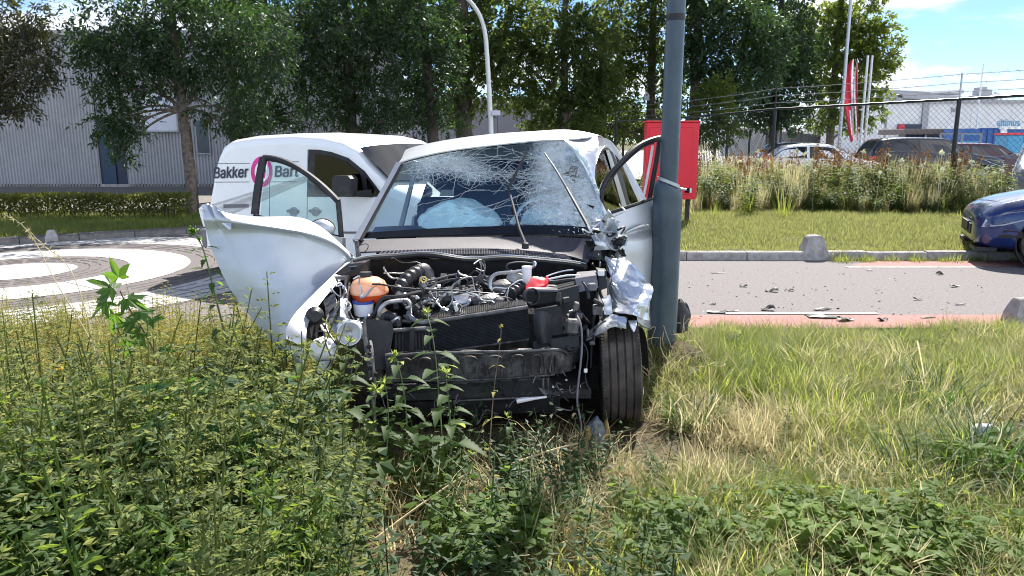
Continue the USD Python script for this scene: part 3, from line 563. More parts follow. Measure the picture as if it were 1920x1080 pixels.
# red cabinet
Yr = 13.6; x0, x1, z0, z1 = XH(1208, Yr), XH(1304, Yr), ZH(374, Yr), ZH(229, Yr)
t = thing('red_cabinet', 'bright red steel cabinet on posts behind the slate grey pole', 'cabinet', ((x0 + x1) / 2, Yr, 0))
obj('box', MB().box(((x0 + x1) / 2, Yr + .16, (z0 + z1) / 2), (x1 - x0, .3, z1 - z0), ch=.012), 'cabinet_red', t)
for a, b in ((.04, .46), (.5, .86)):
    d = obj('door', MB().box((x0 + (a + b) / 2 * (x1 - x0) + .01, Yr + .004, (z0 + z1) / 2), ((b - a) * (x1 - x0), .02, (z1 - z0) * .86), ch=.006), 'cabinet_red', t)
obj('label', MB().box((XH(1288, Yr), Yr + .0, ZH(357, Yr)), (.12, .012, .085)), 'white_plastic', t); obj('label_print', MB().box((XH(1289, Yr), Yr - .008, ZH(358, Yr)), (.05, .004, .018)), 'print_dark', t)
obj('cap', MB().box(((x0 + x1) / 2, Yr + .16, z1 + .012), (x1 - x0 + .03, .34, .025), ch=.006), 'cabinet_red', t)
for x in (x0 + .12, x1 - .12): obj('leg', MB().box((x, Yr + .16, z0 / 2), (.07, .07, z0 + .1)), 'fence_black', t)
t = thing('birdhouse', 'small pale birdhouse fixed to the trunk right of centre', 'birdhouse', P(1205, 182, 29.3)); Yb = 29.3
obj('front', MB().add(*prism([(XH(1201, Yb), ZH(188, Yb)), (XH(1210, Yb), ZH(188, Yb)), (XH(1210, Yb), ZH(178, Yb)), (XH(1205.5, Yb), ZH(172, Yb)), (XH(1201, Yb), ZH(178, Yb))], (0, Yb, 0), (1, 0, 0), (0, 0, 1), (0, 1, 0), .2)), 'stone_pale', t); obj('hole', MB().add(*lathe([(0, 0), (.025, 0), (.025, .02), (0, .02)], (XH(1205.5, Yb), Yb - .015, ZH(178, Yb)), 'y', 10)), 'black_plastic', t)
# ================================================================ OTHER VEHICLES
from scipy.interpolate import PchipInterpolator
STN = {  # from the nose: x, z bottom, z shoulder, z top, half width at shoulder, half width at top
 'hatch': (4.0, 1.70, [(0, .30, .52, .60, .60, .50), (.06, .24, .58, .68, .73, .60), (.2, .20, .66, .77, .815, .68), (.45, .19, .73, .86, .84, .70), (.85, .19, .82, .945, .85, .70), (1.15, .19, .87, 1.0, .85, .70), (1.75, .19, .91, 1.36, .85, .58), (2.1, .19, .92, 1.45, .85, .56), (2.8, .19, .94, 1.46, .85, .55), (3.35, .19, .97, 1.40, .84, .54), (3.8, .22, .98, 1.12, .80, .58), (3.95, .30, .80, .95, .74, .56), (4.0, .42, .62, .78, .68, .52)], (.80, 3.22), .31),
 'estate': (4.5, 1.78, [(0, .32, .55, .64, .62, .52), (.07, .26, .62, .74, .76, .62), (.25, .22, .72, .84, .85, .70), (.9, .2, .86, .97, .89, .74), (1.25, .2, .90, 1.02, .89, .74), (1.95, .2, .95, 1.42, .89, .62), (2.3, .2, .96, 1.48, .89, .60), (3.2, .2, .98, 1.49, .89, .59), (4.0, .22, 1.0, 1.44, .87, .58), (4.35, .26, 1.0, 1.15, .82, .6), (4.46, .32, .84, 1.0, .78, .58), (4.5, .45, .66, .8, .72, .55)], (.85, 3.5), .32),
 'suv': (4.5, 1.85, [(0, .38, .68, .80, .64, .54), (.07, .30, .78, .92, .78, .64), (.25, .27, .88, 1.0, .88, .74), (.9, .26, 1.0, 1.10, .92, .78), (1.2, .26, 1.04, 1.16, .92, .78), (1.8, .26, 1.08, 1.58, .92, .66), (2.15, .26, 1.10, 1.66, .92, .64), (3.2, .26, 1.12, 1.68, .92, .63), (4.1, .28, 1.14, 1.62, .90, .62), (4.38, .32, 1.14, 1.34, .85, .64), (4.47, .38, .94, 1.12, .80, .62), (4.5, .5, .76, .92, .74, .58)], (.88, 3.5), .36),
 'mpv': (4.4, 1.80, [(0, .34, .62, .72, .62, .52), (.07, .28, .72, .84, .77, .63), (.25, .24, .82, .95, .86, .72), (.7, .22, .93, 1.06, .90, .76), (1.0, .22, .98, 1.14, .90, .76), (1.75, .22, 1.02, 1.68, .90, .66), (2.1, .22, 1.03, 1.78, .90, .66), (3.2, .22, 1.05, 1.80, .90, .66), (4.1, .24, 1.06, 1.74, .88, .66), (4.33, .3, 1.06, 1.4, .84, .67), (4.39, .36, .9, 1.1, .80, .65), (4.4, .48, .74, .9, .76, .6)], (.82, 3.5), .33)}
def wheel_parts(t, c, r, w, ax, detail=True):
    """Tyre and spoked rim; the axle runs along the unit vector ax, which points outwards."""
    c, ax = np.asarray(c, float), unit(ax)
    ty = obj('tyre', lathe([(r * .66, -w / 2), (r * .9, -w / 2), (r * .97, -w * .44), (r, -w * .3), (r, w * .3), (r * .97, w * .44), (r * .9, w / 2), (r * .66, w / 2)], c, ax, 36), 'rubber', t)
    m = MB().add(*lathe([(r * .66, -w * .45), (r * .66, w * .42), (r * .6, w * .45), (r * .58, w * .2), (r * .1, w * .22), (0, w * .22)], c, ax, 30)); a = unit(np.cross(ax, [0, 0, 1.0])); b = np.cross(ax, a)
    if detail:
        for k in range(5):
            th = k * 2 * np.pi / 5 + .3; d = a * math.cos(th) + b * math.sin(th); e = np.cross(ax, d)
            m.add(*hull([c + ax * w * (.2 + .18 * q) + d * r * s + e * r * wd * g for s, wd in ((.08, .1), (.6, .07)) for g in (-1, 1) for q in (0, 1)]))
        m.add(*lathe([(0, w * .40), (r * .13, w * .38), (r * .16, w * .2)], c, ax, 16))
    obj('rim', m, 'wheel_alloy', t); return ty
def make_car(name, label, cat, loc, rz, kind, paint, group=None, detail=True, glass='tinted_glass'):
    L, W, st, axles, wr = STN[kind]; st = np.array(st, float); N = 56
    xs = np.unique(np.r_[np.linspace(0, .3, 10), np.linspace(.3, L - .25, 40), np.linspace(L - .25, L, 8)]); F = [PchipInterpolator(st[:, 0], st[:, k]) for k in range(1, 6)]
    def sec(x):
        zb, zs, zt, w, wt = (float(f(x)) for f in F); h = zt - zs; top = wt + .03 * min(1, h * 4)
        return np.array([(0, zb), (.8 * w, zb), (.965 * w, zb + .07), (w, zb + .45 * (zs - zb)), (.992 * w, zs - .09), (.97 * w, zs - .02), (.955 * w, zs + .012), (top, zt - .07 * min(1, h * 3)), (wt * .93, zt - .022), (wt * .6, zt - .004), (0, zt)])
    ring = [np.vstack([s, (s * [-1, 1])[-2:0:-1]]) for s in map(sec, xs)]
    v, f = loft([np.c_[np.full(len(s), x), s] for x, s in zip(xs, ring)]); n = len(ring[0]); m = len(v)
    v = np.vstack([v, [[xs[0], 0, ring[0][:, 1].mean()]], [[xs[-1], 0, ring[-1][:, 1].mean()]]]); k = (len(xs) - 1) * n
    f = np.vstack([f, [[m, (j + 1) % n, j] for j in range(n)], [[m + 1, k + j, k + (j + 1) % n] for j in range(n)]])
    tm = trimesh.Trimesh(v, f); tm.fix_normals()
    man = m3.Manifold(m3.Mesh(np.array(tm.vertices, np.float32), np.array(tm.faces, np.uint32)))
    for ax in axles: man = man - m3.Manifold.cylinder(W + .4, wr * 1.14, wr * 1.14, 40).rotate([90, 0, 0]).translate([ax, W / 2 + .2, wr])
    mm = man.to_mesh(); v, f = np.array(mm.vert_properties)[:, :3], np.array(mm.tri_verts)
    Rz = R('z', rz); loc = np.asarray(loc, float)
    def W_(p): return (np.asarray(p, float) - [L / 2, 0, 0]) @ Rz.T + loc
    t = thing(name, label, cat, loc, group); body = obj('body', (W_(v), f), paint, t, smooth=32)
    def side(x, z, s, o=.005):
        q = sec(x)[2:9]; y = np.interp(z, q[:, 1], q[:, 0]); return np.array([x, s * (y + o), z])
    def pane(poly, s, nm='side_window', mat=glass, o=.006, parent=t):
        pg = Polygon(poly); mt = trimesh.creation.triangulate_polygon(pg.segmentize(.12), engine='earcut'); vv, ff = mt
        a = np.array([side(x, z, s, o) for x, z in vv]); b = np.array([side(x, z, s, o - .012) for x, z in vv]); nb = len(vv)
        return obj(nm, (W_(np.vstack([a, b])), np.vstack([ff, ff[:, ::-1] + nb])), mat, parent, smooth=True)
    g0 = np.interp(1, [0, 1], [0, 1]); rf = F[2]
    gx = [x for x in xs if float(F[2](x)) - float(F[1](x)) > .16]; xa, xb = gx[0], gx[-1]
    top = lambda x: float(F[2](x)) - .10; bot = lambda x: float(F[1](x)) + .05
    xm = (xa + xb) / 2 + .05; xf = xa + .28
    fr = [(x, min(top(x), bot(x) + .02 + (x - xf) * 1.1)) for x in np.linspace(xf, xm - .05, 8)]
    re = [(x, min(top(x), bot(x) + .02 + (xb - .12 - x) * .95)) for x in np.linspace(xm + .04, xb - .14, 8)]
    for s in (-1, 1):
        pane([(xf - .02, bot(xf))] + fr + [(xm - .05, bot(xm))], s); pane([(xm + .04, bot(xm))] + re + [(xb - .14, bot(xb - .14))], s)
    xw = [x for x in np.linspace(xa - .04, xa + 1.0, 12) if float(F[2](x)) < st[:, 3].max() * .965]
    for nm, X_ in (('windscreen', xw), ('rear_window', np.linspace(xb - .02, min(xb + .26, L - .02), 5))):
        rows = []
        for x in X_:
            zt, wt = float(F[2](x)), float(F[4](x)); rows.append([(x - (.008 if nm == 'windscreen' else -.008), y * wt * .95, zt - .018 * abs(y) ** 2 + .008) for y in np.linspace(-1, 1, 7)])
        obj(nm, (W_(np.array(rows).reshape(-1, 3)), grid_faces(len(rows), 7)), glass, t, smooth=True)
    for ax in axles:
        for s in (-1, 1): wheel_parts(t, W_([ax, s * (W / 2 - .115), wr]), wr, .2, Rz @ np.array([0, s, 0]), detail)
    for s in (-1, 1):
        obj('mirror', hull(W_([(xf + .02 + a * .05, s * (W / 2 + .02 + .17 * b), bot(xf) + .03 + c * .14) for a in (0, 1) for b in (0, 1) for c in (.1, .9)])), paint, t)
        hz = float(F[1](.2)) - .02
        pts = [(.07, hz - .16), (.3, hz - .12), (.62, hz - .01), (.92, hz + .115), (.62, hz + .085), (.3, hz + .035), (.10, hz - .06)]; pane(pts, s, 'headlight', 'lamp_lens', .008)
        obj('tail_light', hull(W_([(L - .12 + a * .10, s * (W / 2 - .19 + .12 * b), .82 + c * .22) for a in (0, 1) for b in (0, 1) for c in (0, 1)])), 'print_red', t)
    zb0 = float(F[0](0)); q = .16
    obj('grille', hull(W_([(-.012 + a * .05, y, zb0 + .06 + c * .13) for a in (0, 1) for y in (-.42, .42) for c in (0, 1)])), 'black_plastic', t)
    obj('number_plate', hull(W_([(-.03 + a * .02, y, zb0 + .10 + c * .11) for a in (0, 1) for y in (-.26, .26) for c in (0, 1)])), 'plate_yellow' if paint != 'blue_paint' else 'dark_plastic', t)
    if detail:
        for z, d in ((.50, .010), (.36, .006)):
            ln = [np.array([x, y, z]) for x, y in [(float(np.interp(abs(q), [0, .45, .72, .8], [-.004, .01, .10, .24])), q) for q in np.linspace(-.8, .8, 25)]]
            obj('bumper_crease', MB().add(*tube(W_(ln), d, 5)), 'black_plastic' if z < .4 else paint, t)
        obj('lower_intake', hull(W_([(.012 + a * .06, y, .27 + c * .10) for a in (0, 1) for y in (-.5, .5) for c in (0, 1)])), 'black_plastic', t)
        for s in (-1, 1):
            obj('arch_lining', lathe([(wr * 1.13, -.09), (wr * 1.13, .09), (wr * 1.17, .09), (wr * 1.17, -.09), (wr * 1.13, -.09)], W_([axles[0], s * (W / 2 - .10), wr]), Rz @ np.array([0, s, 0]), 40), 'black_plastic', t)
            pane([(.24, .36), (.52, .37), (.50, .45), (.30, .46)], s, 'fog_light_recess', 'black_plastic', .004)
            obj('splitter', hull(W_([(.02 + a * .25, s * (.3 + .4 * b), .17 + .05 * c) for a in (0, 1) for b in (0, 1) for c in (0, 1)])), 'dark_plastic', t)
            for x in (xm - .25, L * .82): obj('door_handle', hull(W_([side(x + a * .16, float(F[1](x)) - .10 + c * .03, s, .0 + .02 * b) for a in (0, 1) for b in (0, 1) for c in (0, 1)])), paint, t)
            sm = MB()
            for x0, x1, z0, z1 in ((xf + .05, xf + .05, .25, bot(xf)), (xm, xm, .25, bot(xm))): sm.add(*tube(W_([side(x0, z, s, .0) for z in np.linspace(z0, z1, 8)]), .005, 4))
            hl = [side(x, float(F[1](x)) + .0, s, .0) for x in np.linspace(.32, xa, 12)]; sm.add(*tube(W_(hl), .004, 4)); obj('panel_gap', sm, 'black_plastic', t, kind='stuff')
    return t
# blue hatchback at the right edge, nose to the left
nose = P(1812, 440, 9.35); make_car('parked_car', 'dark blue hatchback with its nose entering at the right edge', 'car', (8.05, 9.38, 0), -24, 'hatch', 'blue_paint', glass='van_glass')
# cars in the yard beyond the weeds
make_car('parked_car', 'low white car whose roof shows above the weeds, leftmost in the yard', 'car', (10.6, 25.6, .02), 168, 'hatch', 'white_paint', detail=False, glass='van_glass')
make_car('parked_car', 'black tall estate parked between the white car and the maroon one', 'car', (14.6, 26.6, .02), 176, 'suv', 'dark_paint', detail=False)
make_car('parked_car', 'dark maroon car parked beside the right-hand fence post', 'car', (17.0, 27.5, .02), 172, 'estate', 'maroon_paint', detail=False)
make_car('parked_car', 'black car parked behind the white one under the trees', 'car', (12.2, 30.5, .02), 176, 'estate', 'dark_paint', detail=False)
make_car('parked_car', 'grey people carrier cut off by the right edge behind the blue car', 'car', (13.75, 19.1, .02), 56, 'mpv', 'grey_paint', detail=False, glass='tinted_glass')

# ---------------------------------------------------------------- bakery van
RA, RB = np.array([-3.69, 9.0]), np.array([-1.45, 7.9]); VD = unit(RB - RA); VN = np.array([-VD[1], VD[0]])       # along the van towards its nose; away from the camera
def VS(px, py):
    """(s, z) where the van's near side shows at this pixel."""
    d = P(px, py, 1.0) - np.array([0, 0, CAM_H]); n = np.array([VN[0], VN[1], 0]); o = np.array([RA[0], RA[1], 0]) - [0, 0, CAM_H]; k = np.dot(o, n) / np.dot(d, n); p = d * k + [0, 0, CAM_H]
    return np.array([np.dot(p[:2] - RA, VD), p[2]])
def VW(s, z, w=0.0): return np.array([*(RA + VD * s + VN * w), z])
t = thing('delivery_van', 'white bakery delivery van with pink emblem behind the open car door', 'van', (*(RA + VD * 1.6 + VN * .85), 0))
roofl = [VS(*p) for p in ((384, 420), (388, 370), (394, 325), (402, 294), (412, 272), (428, 261), (470, 253.5), (545, 249), (600, 252.5), (640, 262), (668, 278))]
s_end = VS(720, 330)[0]; ap = VS(672, 278); s0 = roofl[0][0]
nose_s = s_end + 1.05
out = [(s0 - .02, .25), (s0 - .03, .55), (s0 - .01, .8)] + [tuple(p) for p in roofl] + [(s_end - .2, 1.34), (s_end + .10, 1.10), (s_end + .45, 1.0), (nose_s - .18, .86), (nose_s, .68), (nose_s + .02, .45), (nose_s - .05, .24)]
ring_ = np.array(Polygon(out).exterior.segmentize(.08).coords)[:-1]
tt = unit(np.roll(ring_, -1, 0) - np.roll(ring_, 1, 0)); nn = np.stack([tt[:, 1], -tt[:, 0]], -1)
if Polygon(ring_ + nn * .01).area < Polygon(ring_).area: nn = -nn
VWID = 1.68; secs = [np.array([VW(*(p - n * i * np.clip((p[1] - .3) * 1.4, .35, 1)), w) for p, n in zip(ring_, nn)]) for w, i in ((.0, .12), (.012, .07), (.05, .03), (.13, .006), (.3, 0), (VWID / 2, -.01), (VWID - .3, 0), (VWID - .13, .006), (VWID - .05, .03), (VWID - .012, .07), (VWID, .12))]
v, f = loft(secs); n = len(ring_)
cap0, cf = trimesh.creation.triangulate_polygon(Polygon([(p - q * .12 * np.clip((p[1] - .3) * 1.4, .35, 1)) for p, q in zip(ring_, nn)]), engine='earcut')
v = np.vstack([v, [VW(*p, 0) for p in cap0], [VW(*p, VWID) for p in cap0]]); f = np.vstack([f, cf + n * len(secs), cf[:, ::-1] + n * len(secs) + len(cap0)])
obj('body', (v, f), 'white_paint', t, smooth=30)
def vplate(name, pix, mat, w=-.008, th=.006, parent=t, label=None, spl=0):
    q = np.array([VS(*p) for p in pix]); 
    if spl: q = smooth_line(np.c_[q, np.zeros(len(q))], spl)[:, :2]
    return obj(name, prism(q, VW(0, 0, w), [*VD, 0], [0, 0, 1], [*VN, 0], th), mat, parent, smooth=False, label=label)
fw = vplate('window_frame', [(579, 280), (600, 281), (622, 285), (653, 296), (684, 321), (712, 358), (716, 369), (576, 369)], 'black_plastic', -.006)
vplate('pane', [(592, 289), (620, 292), (650, 303), (676, 325), (683, 364), (590, 364)], 'van_glass', -.012, .004, fw); vplate('quarter_pane', [(688, 333), (710, 362), (692, 366)], 'van_glass', -.012, .004, fw)
# windscreen: from the near A pillar across the body
rt = roofl[-1]
ws = np.array([[VW(rt[0] + .02 + d, rt[1] + .01 + h, w) for w, d, h in ((.07, -.04, -.03), (.4, .02, .0), (.84, .05, .01), (1.28, .02, .0), (1.61, -.04, -.03))], [VW(s_end + .10 + d, 1.12, w) for w, d in ((.05, -.06), (.4, .0), (.84, .03), (1.28, .0), (1.63, -.06))]])
n_ = unit(np.cross(ws[0, -1] - ws[0, 0], ws[1, 0] - ws[0, 0])); n_ = n_ if n_[2] > 0 else -n_; obj('windscreen', sheet(patch(ws + n_ * .03, 12, 6), .01), 'van_glass', t)
mr = obj('mirror', hull([VW(*VS(x, y), w) for x, y in ((648, 332), (653, 327), (677, 328), (682, 334), (681, 362), (676, 367), (652, 364), (647, 357)) for w in (-.22, -.10)]), 'dark_plastic', t)
obj('mirror_arm', hull([VW(*VS(x, y), w) for x, y, w in ((668, 366, -.2), (668, 358, -.2), (700, 355, 0), (700, 370, 0), (668, 366, -.14), (700, 370, .02))]), 'black_plastic', t)
for x in (551, 592):
    q = vplate('door_handle', [(x - 11, 395), (x - 9, 392.5), (x + 9, 394), (x + 11, 396), (x + 9, 399), (x - 9, 398)], 'wire_grey', -.03, .03); vplate('recess', [(x + 8.5 * math.cos(a), 397 + 9 * math.sin(a)) for a in np.linspace(0, 2 * np.pi, 16)[:-1]], 'frame_grey', -.003, .002, q)
vplate('slide_rail', [(419, 383), (466, 382.5), (466, 389), (420, 390)], 'grey_plastic', -.006); vplate('rubbing_strip', [(640, 434), (700, 434), (700, 438), (640, 438)], 'grey_plastic', -.006)
for p in ([(577, 281), (575, 445)], [(505, 300), (505, 445)], [(470, 262), (500, 258.5)]):
    if p[0][1] > 270: vplate('door_gap', [(p[0][0], p[0][1]), (p[0][0] + .9, p[0][1]), (p[1][0] + .9, p[1][1]), (p[1][0], p[1][1])], 'grey_plastic', -.003, .002)
for a, b, y in ((404, 469, 306), (508, 561, 303), (401, 468, 341), (503, 556, 340.5)): vplate('thin_line', [(a, y), (b, y - .3), (b, y + .6), (a, y + .9)], 'print_dark', -.004, .002)
def vtext(txt, p0, p1, hgt, mat):
    tm = meshkit.text_mesh(txt, 1.0, .01, bold=True); tv = np.array(tm.vertices); a, b = VS(*p0), VS(*p1); lx = np.ptp(tv[:, 0]); tv[:, 0] -= tv[:, 0].min()
    tv[:, 0] += tv[:, 1] * .16; sx = np.linalg.norm(b - a) / lx; sz = abs(VS(p0[0], p0[1] - hgt)[1] - a[1]); u = (b - a) / np.linalg.norm(b - a)
    return obj('lettering', (np.array([VW(a[0] + x * sx * u[0], a[1] + x * sx * u[1] + y * sz, -.008 - z * .2) for x, y, z in tv]), np.array(tm.faces)), mat, t, smooth=False)
vtext('Bakker', (402, 334), (466, 332), 20, 'print_dark'); vtext('Bart', (516, 331.5), (560, 330.5), 20, 'print_dark')
em = [(491 + 20 * math.cos(a), 322 + 29 * math.sin(a)) for a in np.linspace(0, 2 * np.pi, 33)[:-1]]; e_ = vplate('emblem', em, 'print_pink', -.006, .003, label='round pink emblem with white centre'); vplate('emblem_centre', [(492 + 13.5 * math.cos(a), 322 + 19 * math.sin(a)) for a in np.linspace(0, 2 * np.pi, 25)[:-1]], 'white_paint', -.009, .003, e_)
for k in range(3):
    vplate('wheat_ear', [(484 + k * 6, 333), (486 + k * 6, 312), (488.5 + k * 6, 322), (486 + k * 6, 335)], 'print_pink', -.012, .003, e_)
for s_, w_ in ((s0 + .55, .09), (s0 + .55, VWID - .09), (nose_s - .7, .09), (nose_s - .7, VWID - .09)): wheel_parts(t, VW(s_, .30, w_), .30, .19, [*(-VN if w_ < .5 else VN), 0])
obj('rear_bumper', hull([VW(s0 + a, z, w) for a, z in ((-.10, .28), (-.12, .5), (.05, .5), (.05, .28)) for w in (.03, VWID - .03)]), 'grey_plastic', t)
# ================================================================ THE WRECKED CAR
CRACK = usdkit.material(stage, '/World/Looks/cracked_screen', {
    'g': ('geometry', {}), 'a': ('attribute', {'attribute': 'damage'}), 'w': ('noise_texture', {'scale': 9., 'detail': 3.}), 'wm': ('vector_math', {'math_type': 'multiply_add', 'vector2': (.05, .05, .05)}),
    'v1': ('voronoi_texture', {'feature': 'distance_to_edge', 'scale': 30.}), 'v2': ('voronoi_texture', {'feature': 'distance_to_edge', 'scale': 75.}),
    't1': ('map_range', {'from_min': 0., 'from_max': .08, 'to_min': 1., 'to_max': 0., 'clamp': True}), 't2': ('map_range', {'from_min': 0., 'from_max': .2, 'to_min': 1., 'to_max': 0., 'clamp': True}),
    'd1': ('map_range', {'from_min': .18, 'from_max': .5, 'clamp': True}), 'd2': ('map_range', {'from_min': .28, 'from_max': .65, 'clamp': True}), 'd3': ('map_range', {'from_min': .35, 'from_max': .8, 'to_max': .95, 'clamp': True}),
    'm1': ('math', {'math_type': 'multiply'}), 'm2': ('math', {'math_type': 'multiply'}), 'mx': ('math', {'math_type': 'maximum'}), 'my': ('math', {'math_type': 'maximum'}),
    'pn': ('noise_texture', {'scale': 14., 'detail': 4.}), 'pm': ('map_range', {'from_min': .33, 'from_max': .50, 'clamp': True}), 'm3': ('math', {'math_type': 'multiply'}),
    'f': ('fresnel', {'IOR': 1.55}), 'fa': ('math', {'math_type': 'add', 'value2': .02}), 't': ('transparent_bsdf', {'color': (.68, .85, .89)}), 'gl': ('glossy_bsdf', {'color': (.93, .97, 1), 'roughness': .015}), 'gm': ('mix_closure', {}),
    'cr': ('rgb_ramp', {'ramp': [(.3, (.66, .86, .87)), (.5, (.97, .99, .99))]}), 'p': ('principled_bsdf', {'roughness': .35}), 'tl': ('translucent_bsdf', {'color': (.55, .78, .78)}), 'cm': ('mix_closure', {'fac': .25}), 'o': ('mix_closure', {})},
    [('g.position', 'w.vector'), ('w.color', 'wm.vector1'), ('g.position', 'wm.vector3'), ('wm.vector', 'v1.vector'), ('wm.vector', 'v2.vector'), ('g.position', 'pn.vector'), ('v1.distance', 't1.value'), ('v2.distance', 't2.value'),
     ('a.fac', 'd1.value'), ('a.fac', 'd2.value'), ('a.fac', 'd3.value'), ('t1.result', 'm1.value1'), ('d1.result', 'm1.value2'), ('t2.result', 'm2.value1'), ('d2.result', 'm2.value2'), ('m1.value', 'mx.value1'), ('m2.value', 'mx.value2'),
     ('pn.fac', 'pm.value'), ('pm.result', 'm3.value1'), ('d3.result', 'm3.value2'), ('mx.value', 'my.value1'), ('m3.value', 'my.value2'), ('f.fac', 'fa.value1'), ('fa.value', 'gm.fac'), ('t.BSDF', 'gm.closure1'), ('gl.BSDF', 'gm.closure2'),
     ('pn.fac', 'cr.fac'), ('cr.color', 'p.base_color'), ('p.BSDF', 'cm.closure1'), ('tl.BSDF', 'cm.closure2'), ('my.value', 'o.fac'), ('gm.closure', 'o.closure1'), ('cm.closure', 'o.closure2')], surface='o.closure')
MATS['cracked_screen'] = CRACK
W = thing('wrecked_car', 'wrecked silver car with no bonnet and a shattered windscreen, both front doors open', 'car', (-.1, 4.6, 0))
wr = np.random.default_rng(21)
def part(name, mesh, mat, parent=None, **k): return obj(name, mesh, mat, parent or W, **k)
def tubeP(pts, r, sides=7, n=20): return MB().tube(PP(pts), r, sides, n)
# --- roof and pillars
RF = PR([[(748, 306, 5.16), (800, 291, 5.22), (870, 279, 5.26), (950, 270, 5.28), (1010, 264, 5.26), (1057, 262, 5.22), (1118, 256, 5.35)],
         [(758, 288, 5.6), (806, 273, 5.75), (876, 262, 5.8), (950, 255, 5.8), (1010, 250, 5.8), (1060, 248, 5.8), (1123, 255, 5.8)],
         [(768, 281, 6.3), (816, 268, 6.4), (880, 258, 6.4), (950, 251, 6.4), (1010, 247, 6.4), (1062, 245, 6.4), (1132, 259, 6.4)],
         [(800, 288, 7.2), (840, 280, 7.3), (890, 273, 7.3), (950, 268, 7.3), (1010, 264, 7.3), (1064, 262, 7.3), (1140, 274, 7.2)]])
rg = patch(RF, 40, 26); rg[..., 2] += .010 * (meshkit.noise(rg * 3.5, 5) - .5); part('roof', sheet(rg, .008), 'silver_paint')
rl = np.stack([rg[-1], np.array([[x * .93 + .02, 7.40, 1.02] for x in rg[-1][:, 0]])]); part('tailgate', sheet(patch(rl, 24, 8), .01), 'silver_paint', label='tailgate frame closing the rear of the cabin')
part('headliner', sheet(rg[1:, 1:-1] - [0, 0, .022], .004), 'trim_pale')
part('roof_rail', sheet(patch(PR([[(1118, 256, 5.35), (1134, 259, 5.9), (1153, 273, 6.3), (1177, 312, 6.7), (1203, 358, 7.0), (1217, 394, 7.2)], [(1117, 285, 5.22), (1128, 276, 5.75), (1148, 283, 6.2), (1170, 320, 6.6), (1196, 364, 6.9), (1211, 396, 7.1)], [(1114, 333, 5.05), (1121, 294, 5.45), (1139, 274, 5.95), (1160, 312, 6.4), (1187, 358, 6.8), (1206, 396, 7.05)]]), 24, 8), .006), 'silver_paint')
part('pillar', sheet(jag(patch(PR([[(1056, 262, 5.22), (1085, 258, 5.3), (1119, 255, 5.35)], [(1084, 294, 5.08), (1103, 292, 5.15), (1118, 290, 5.2)], [(1105, 332, 4.95), (1110, 331, 5.0), (1114, 332, 5.04)], [(1127, 386, 4.8), (1130, 386, 4.83), (1133, 388, 4.86)], [(1138, 440, 4.66), (1143, 440, 4.68), (1148, 442, 4.72)]]), 10, 24), .006, 12, 2), .008), 'silver_torn', smooth=25)
part('pillar', MB().add(*sheet(patch(PR([[(744, 306, 5.16), (752, 309, 5.15)], [(704, 379, 4.93), (714, 381, 4.92)], [(662, 452, 4.69), (675, 452, 4.68)]]), 4, 20), .03)), 'silver_paint')
part('pillar_seal', MB().tube(PP([(754, 309, 5.13), (713, 383, 4.9), (676, 452, 4.66)]), .011, 6, 16), 'black_plastic')
# --- rear shell and cabin
B1 = [P(790, 288, 6.0), P(744, 450, 6.0)]
part('pillar', MB().add(*quadP([(783, 285, 6.0), (789, 285, 6.0), (749, 450, 5.95), (740, 450, 5.95)], .07)), 'trim_pale', label='pale door pillar seen through the windscreen')
xl, xr = -.74, 1.02
part('rear_side', sheet(np.array([[(-.80, 6.05, .95), (-.72, 7.2, .98)], [(-.84, 6.05, .6), (-.76, 7.2, .62)], [(-.82, 6.05, .25), (-.74, 7.2, .28)]], float), .02), 'silver_paint')
part('rear_window', sheet(np.array([[(-.62, 6.12, 1.42), (-.55, 7.05, 1.36)], [(-.78, 6.12, .98), (-.71, 7.1, 1.0)]], float), .005), 'tinted_glass')
part('tailgate', MB().add(*cbox((.22, 7.36, .66), (1.66, .10, .72), R('z', 8), .04)), 'silver_paint'); part('rear_window', MB().add(*cbox((.25, 7.34, 1.2), (1.3, .02, .36), R('z', 8))), 'tinted_glass')
part('floor', MB().box((.02, 5.9, .22), (1.55, 2.9, .06)), 'dark_plastic')
for px, Y in ((838, 6.05), (1010, 5.95)):
    b = P(px, 400, Y); s = part('seat', MB().add(*cbox(b + [0, .05, -.20], (.50, .16, .66), R('x', -14), .06)).add(*cbox(b + [0, -.24, -.46], (.50, .50, .16), R('x', 8), .05)), 'seat_cloth'); part('headrest', MB().add(*cbox(b + [0, .16, .27], (.27, .09, .18), R('x', -10), .04)), 'seat_cloth', s)
part('seat', MB().add(*cbox((.14, 6.95, .85), (1.35, .16, .62), R('z', 8), .05)), 'seat_cloth', label='rear bench seat')
part('dashboard', MB().add(*sheet(patch(PR([[(684, 446, 4.74), (820, 442, 4.82), (960, 440, 4.83), (1110, 444, 4.66)], [(700, 432, 4.98), (820, 428, 5.04), (960, 426, 5.05), (1100, 430, 4.95)], [(705, 432, 5.15), (820, 428, 5.2), (960, 428, 5.2), (1095, 432, 5.12)], [(705, 500, 5.2), (820, 500, 5.25), (960, 500, 5.25), (1095, 500, 5.2)]]), 30, 14), .01)), 'black_plastic')
def blob(c, r, amp, fr, seed, n=3):
    m = trimesh.creation.icosphere(n); v = np.array(m.vertices); v = v * (1 + amp * (meshkit.fbm(v * fr + seed, 3, seed) - .5)[:, None]); return v * np.asarray(r) + np.asarray(c), np.array(m.faces)
part('airbag', MB().add(*blob(P(862, 436, 5.12), (.30, .17, .225), .35, 2.2, 3, 4)), 'airbag', label='burst pale airbag on the passenger side')
part('airbag', MB().add(*blob(P(1020, 420, 5.3), (.22, .14, .20), .35, 2.2, 9, 4)), 'airbag')
sw = part('steering_wheel', trimesh.creation.torus(.18, .017), 'black_plastic') if False else None
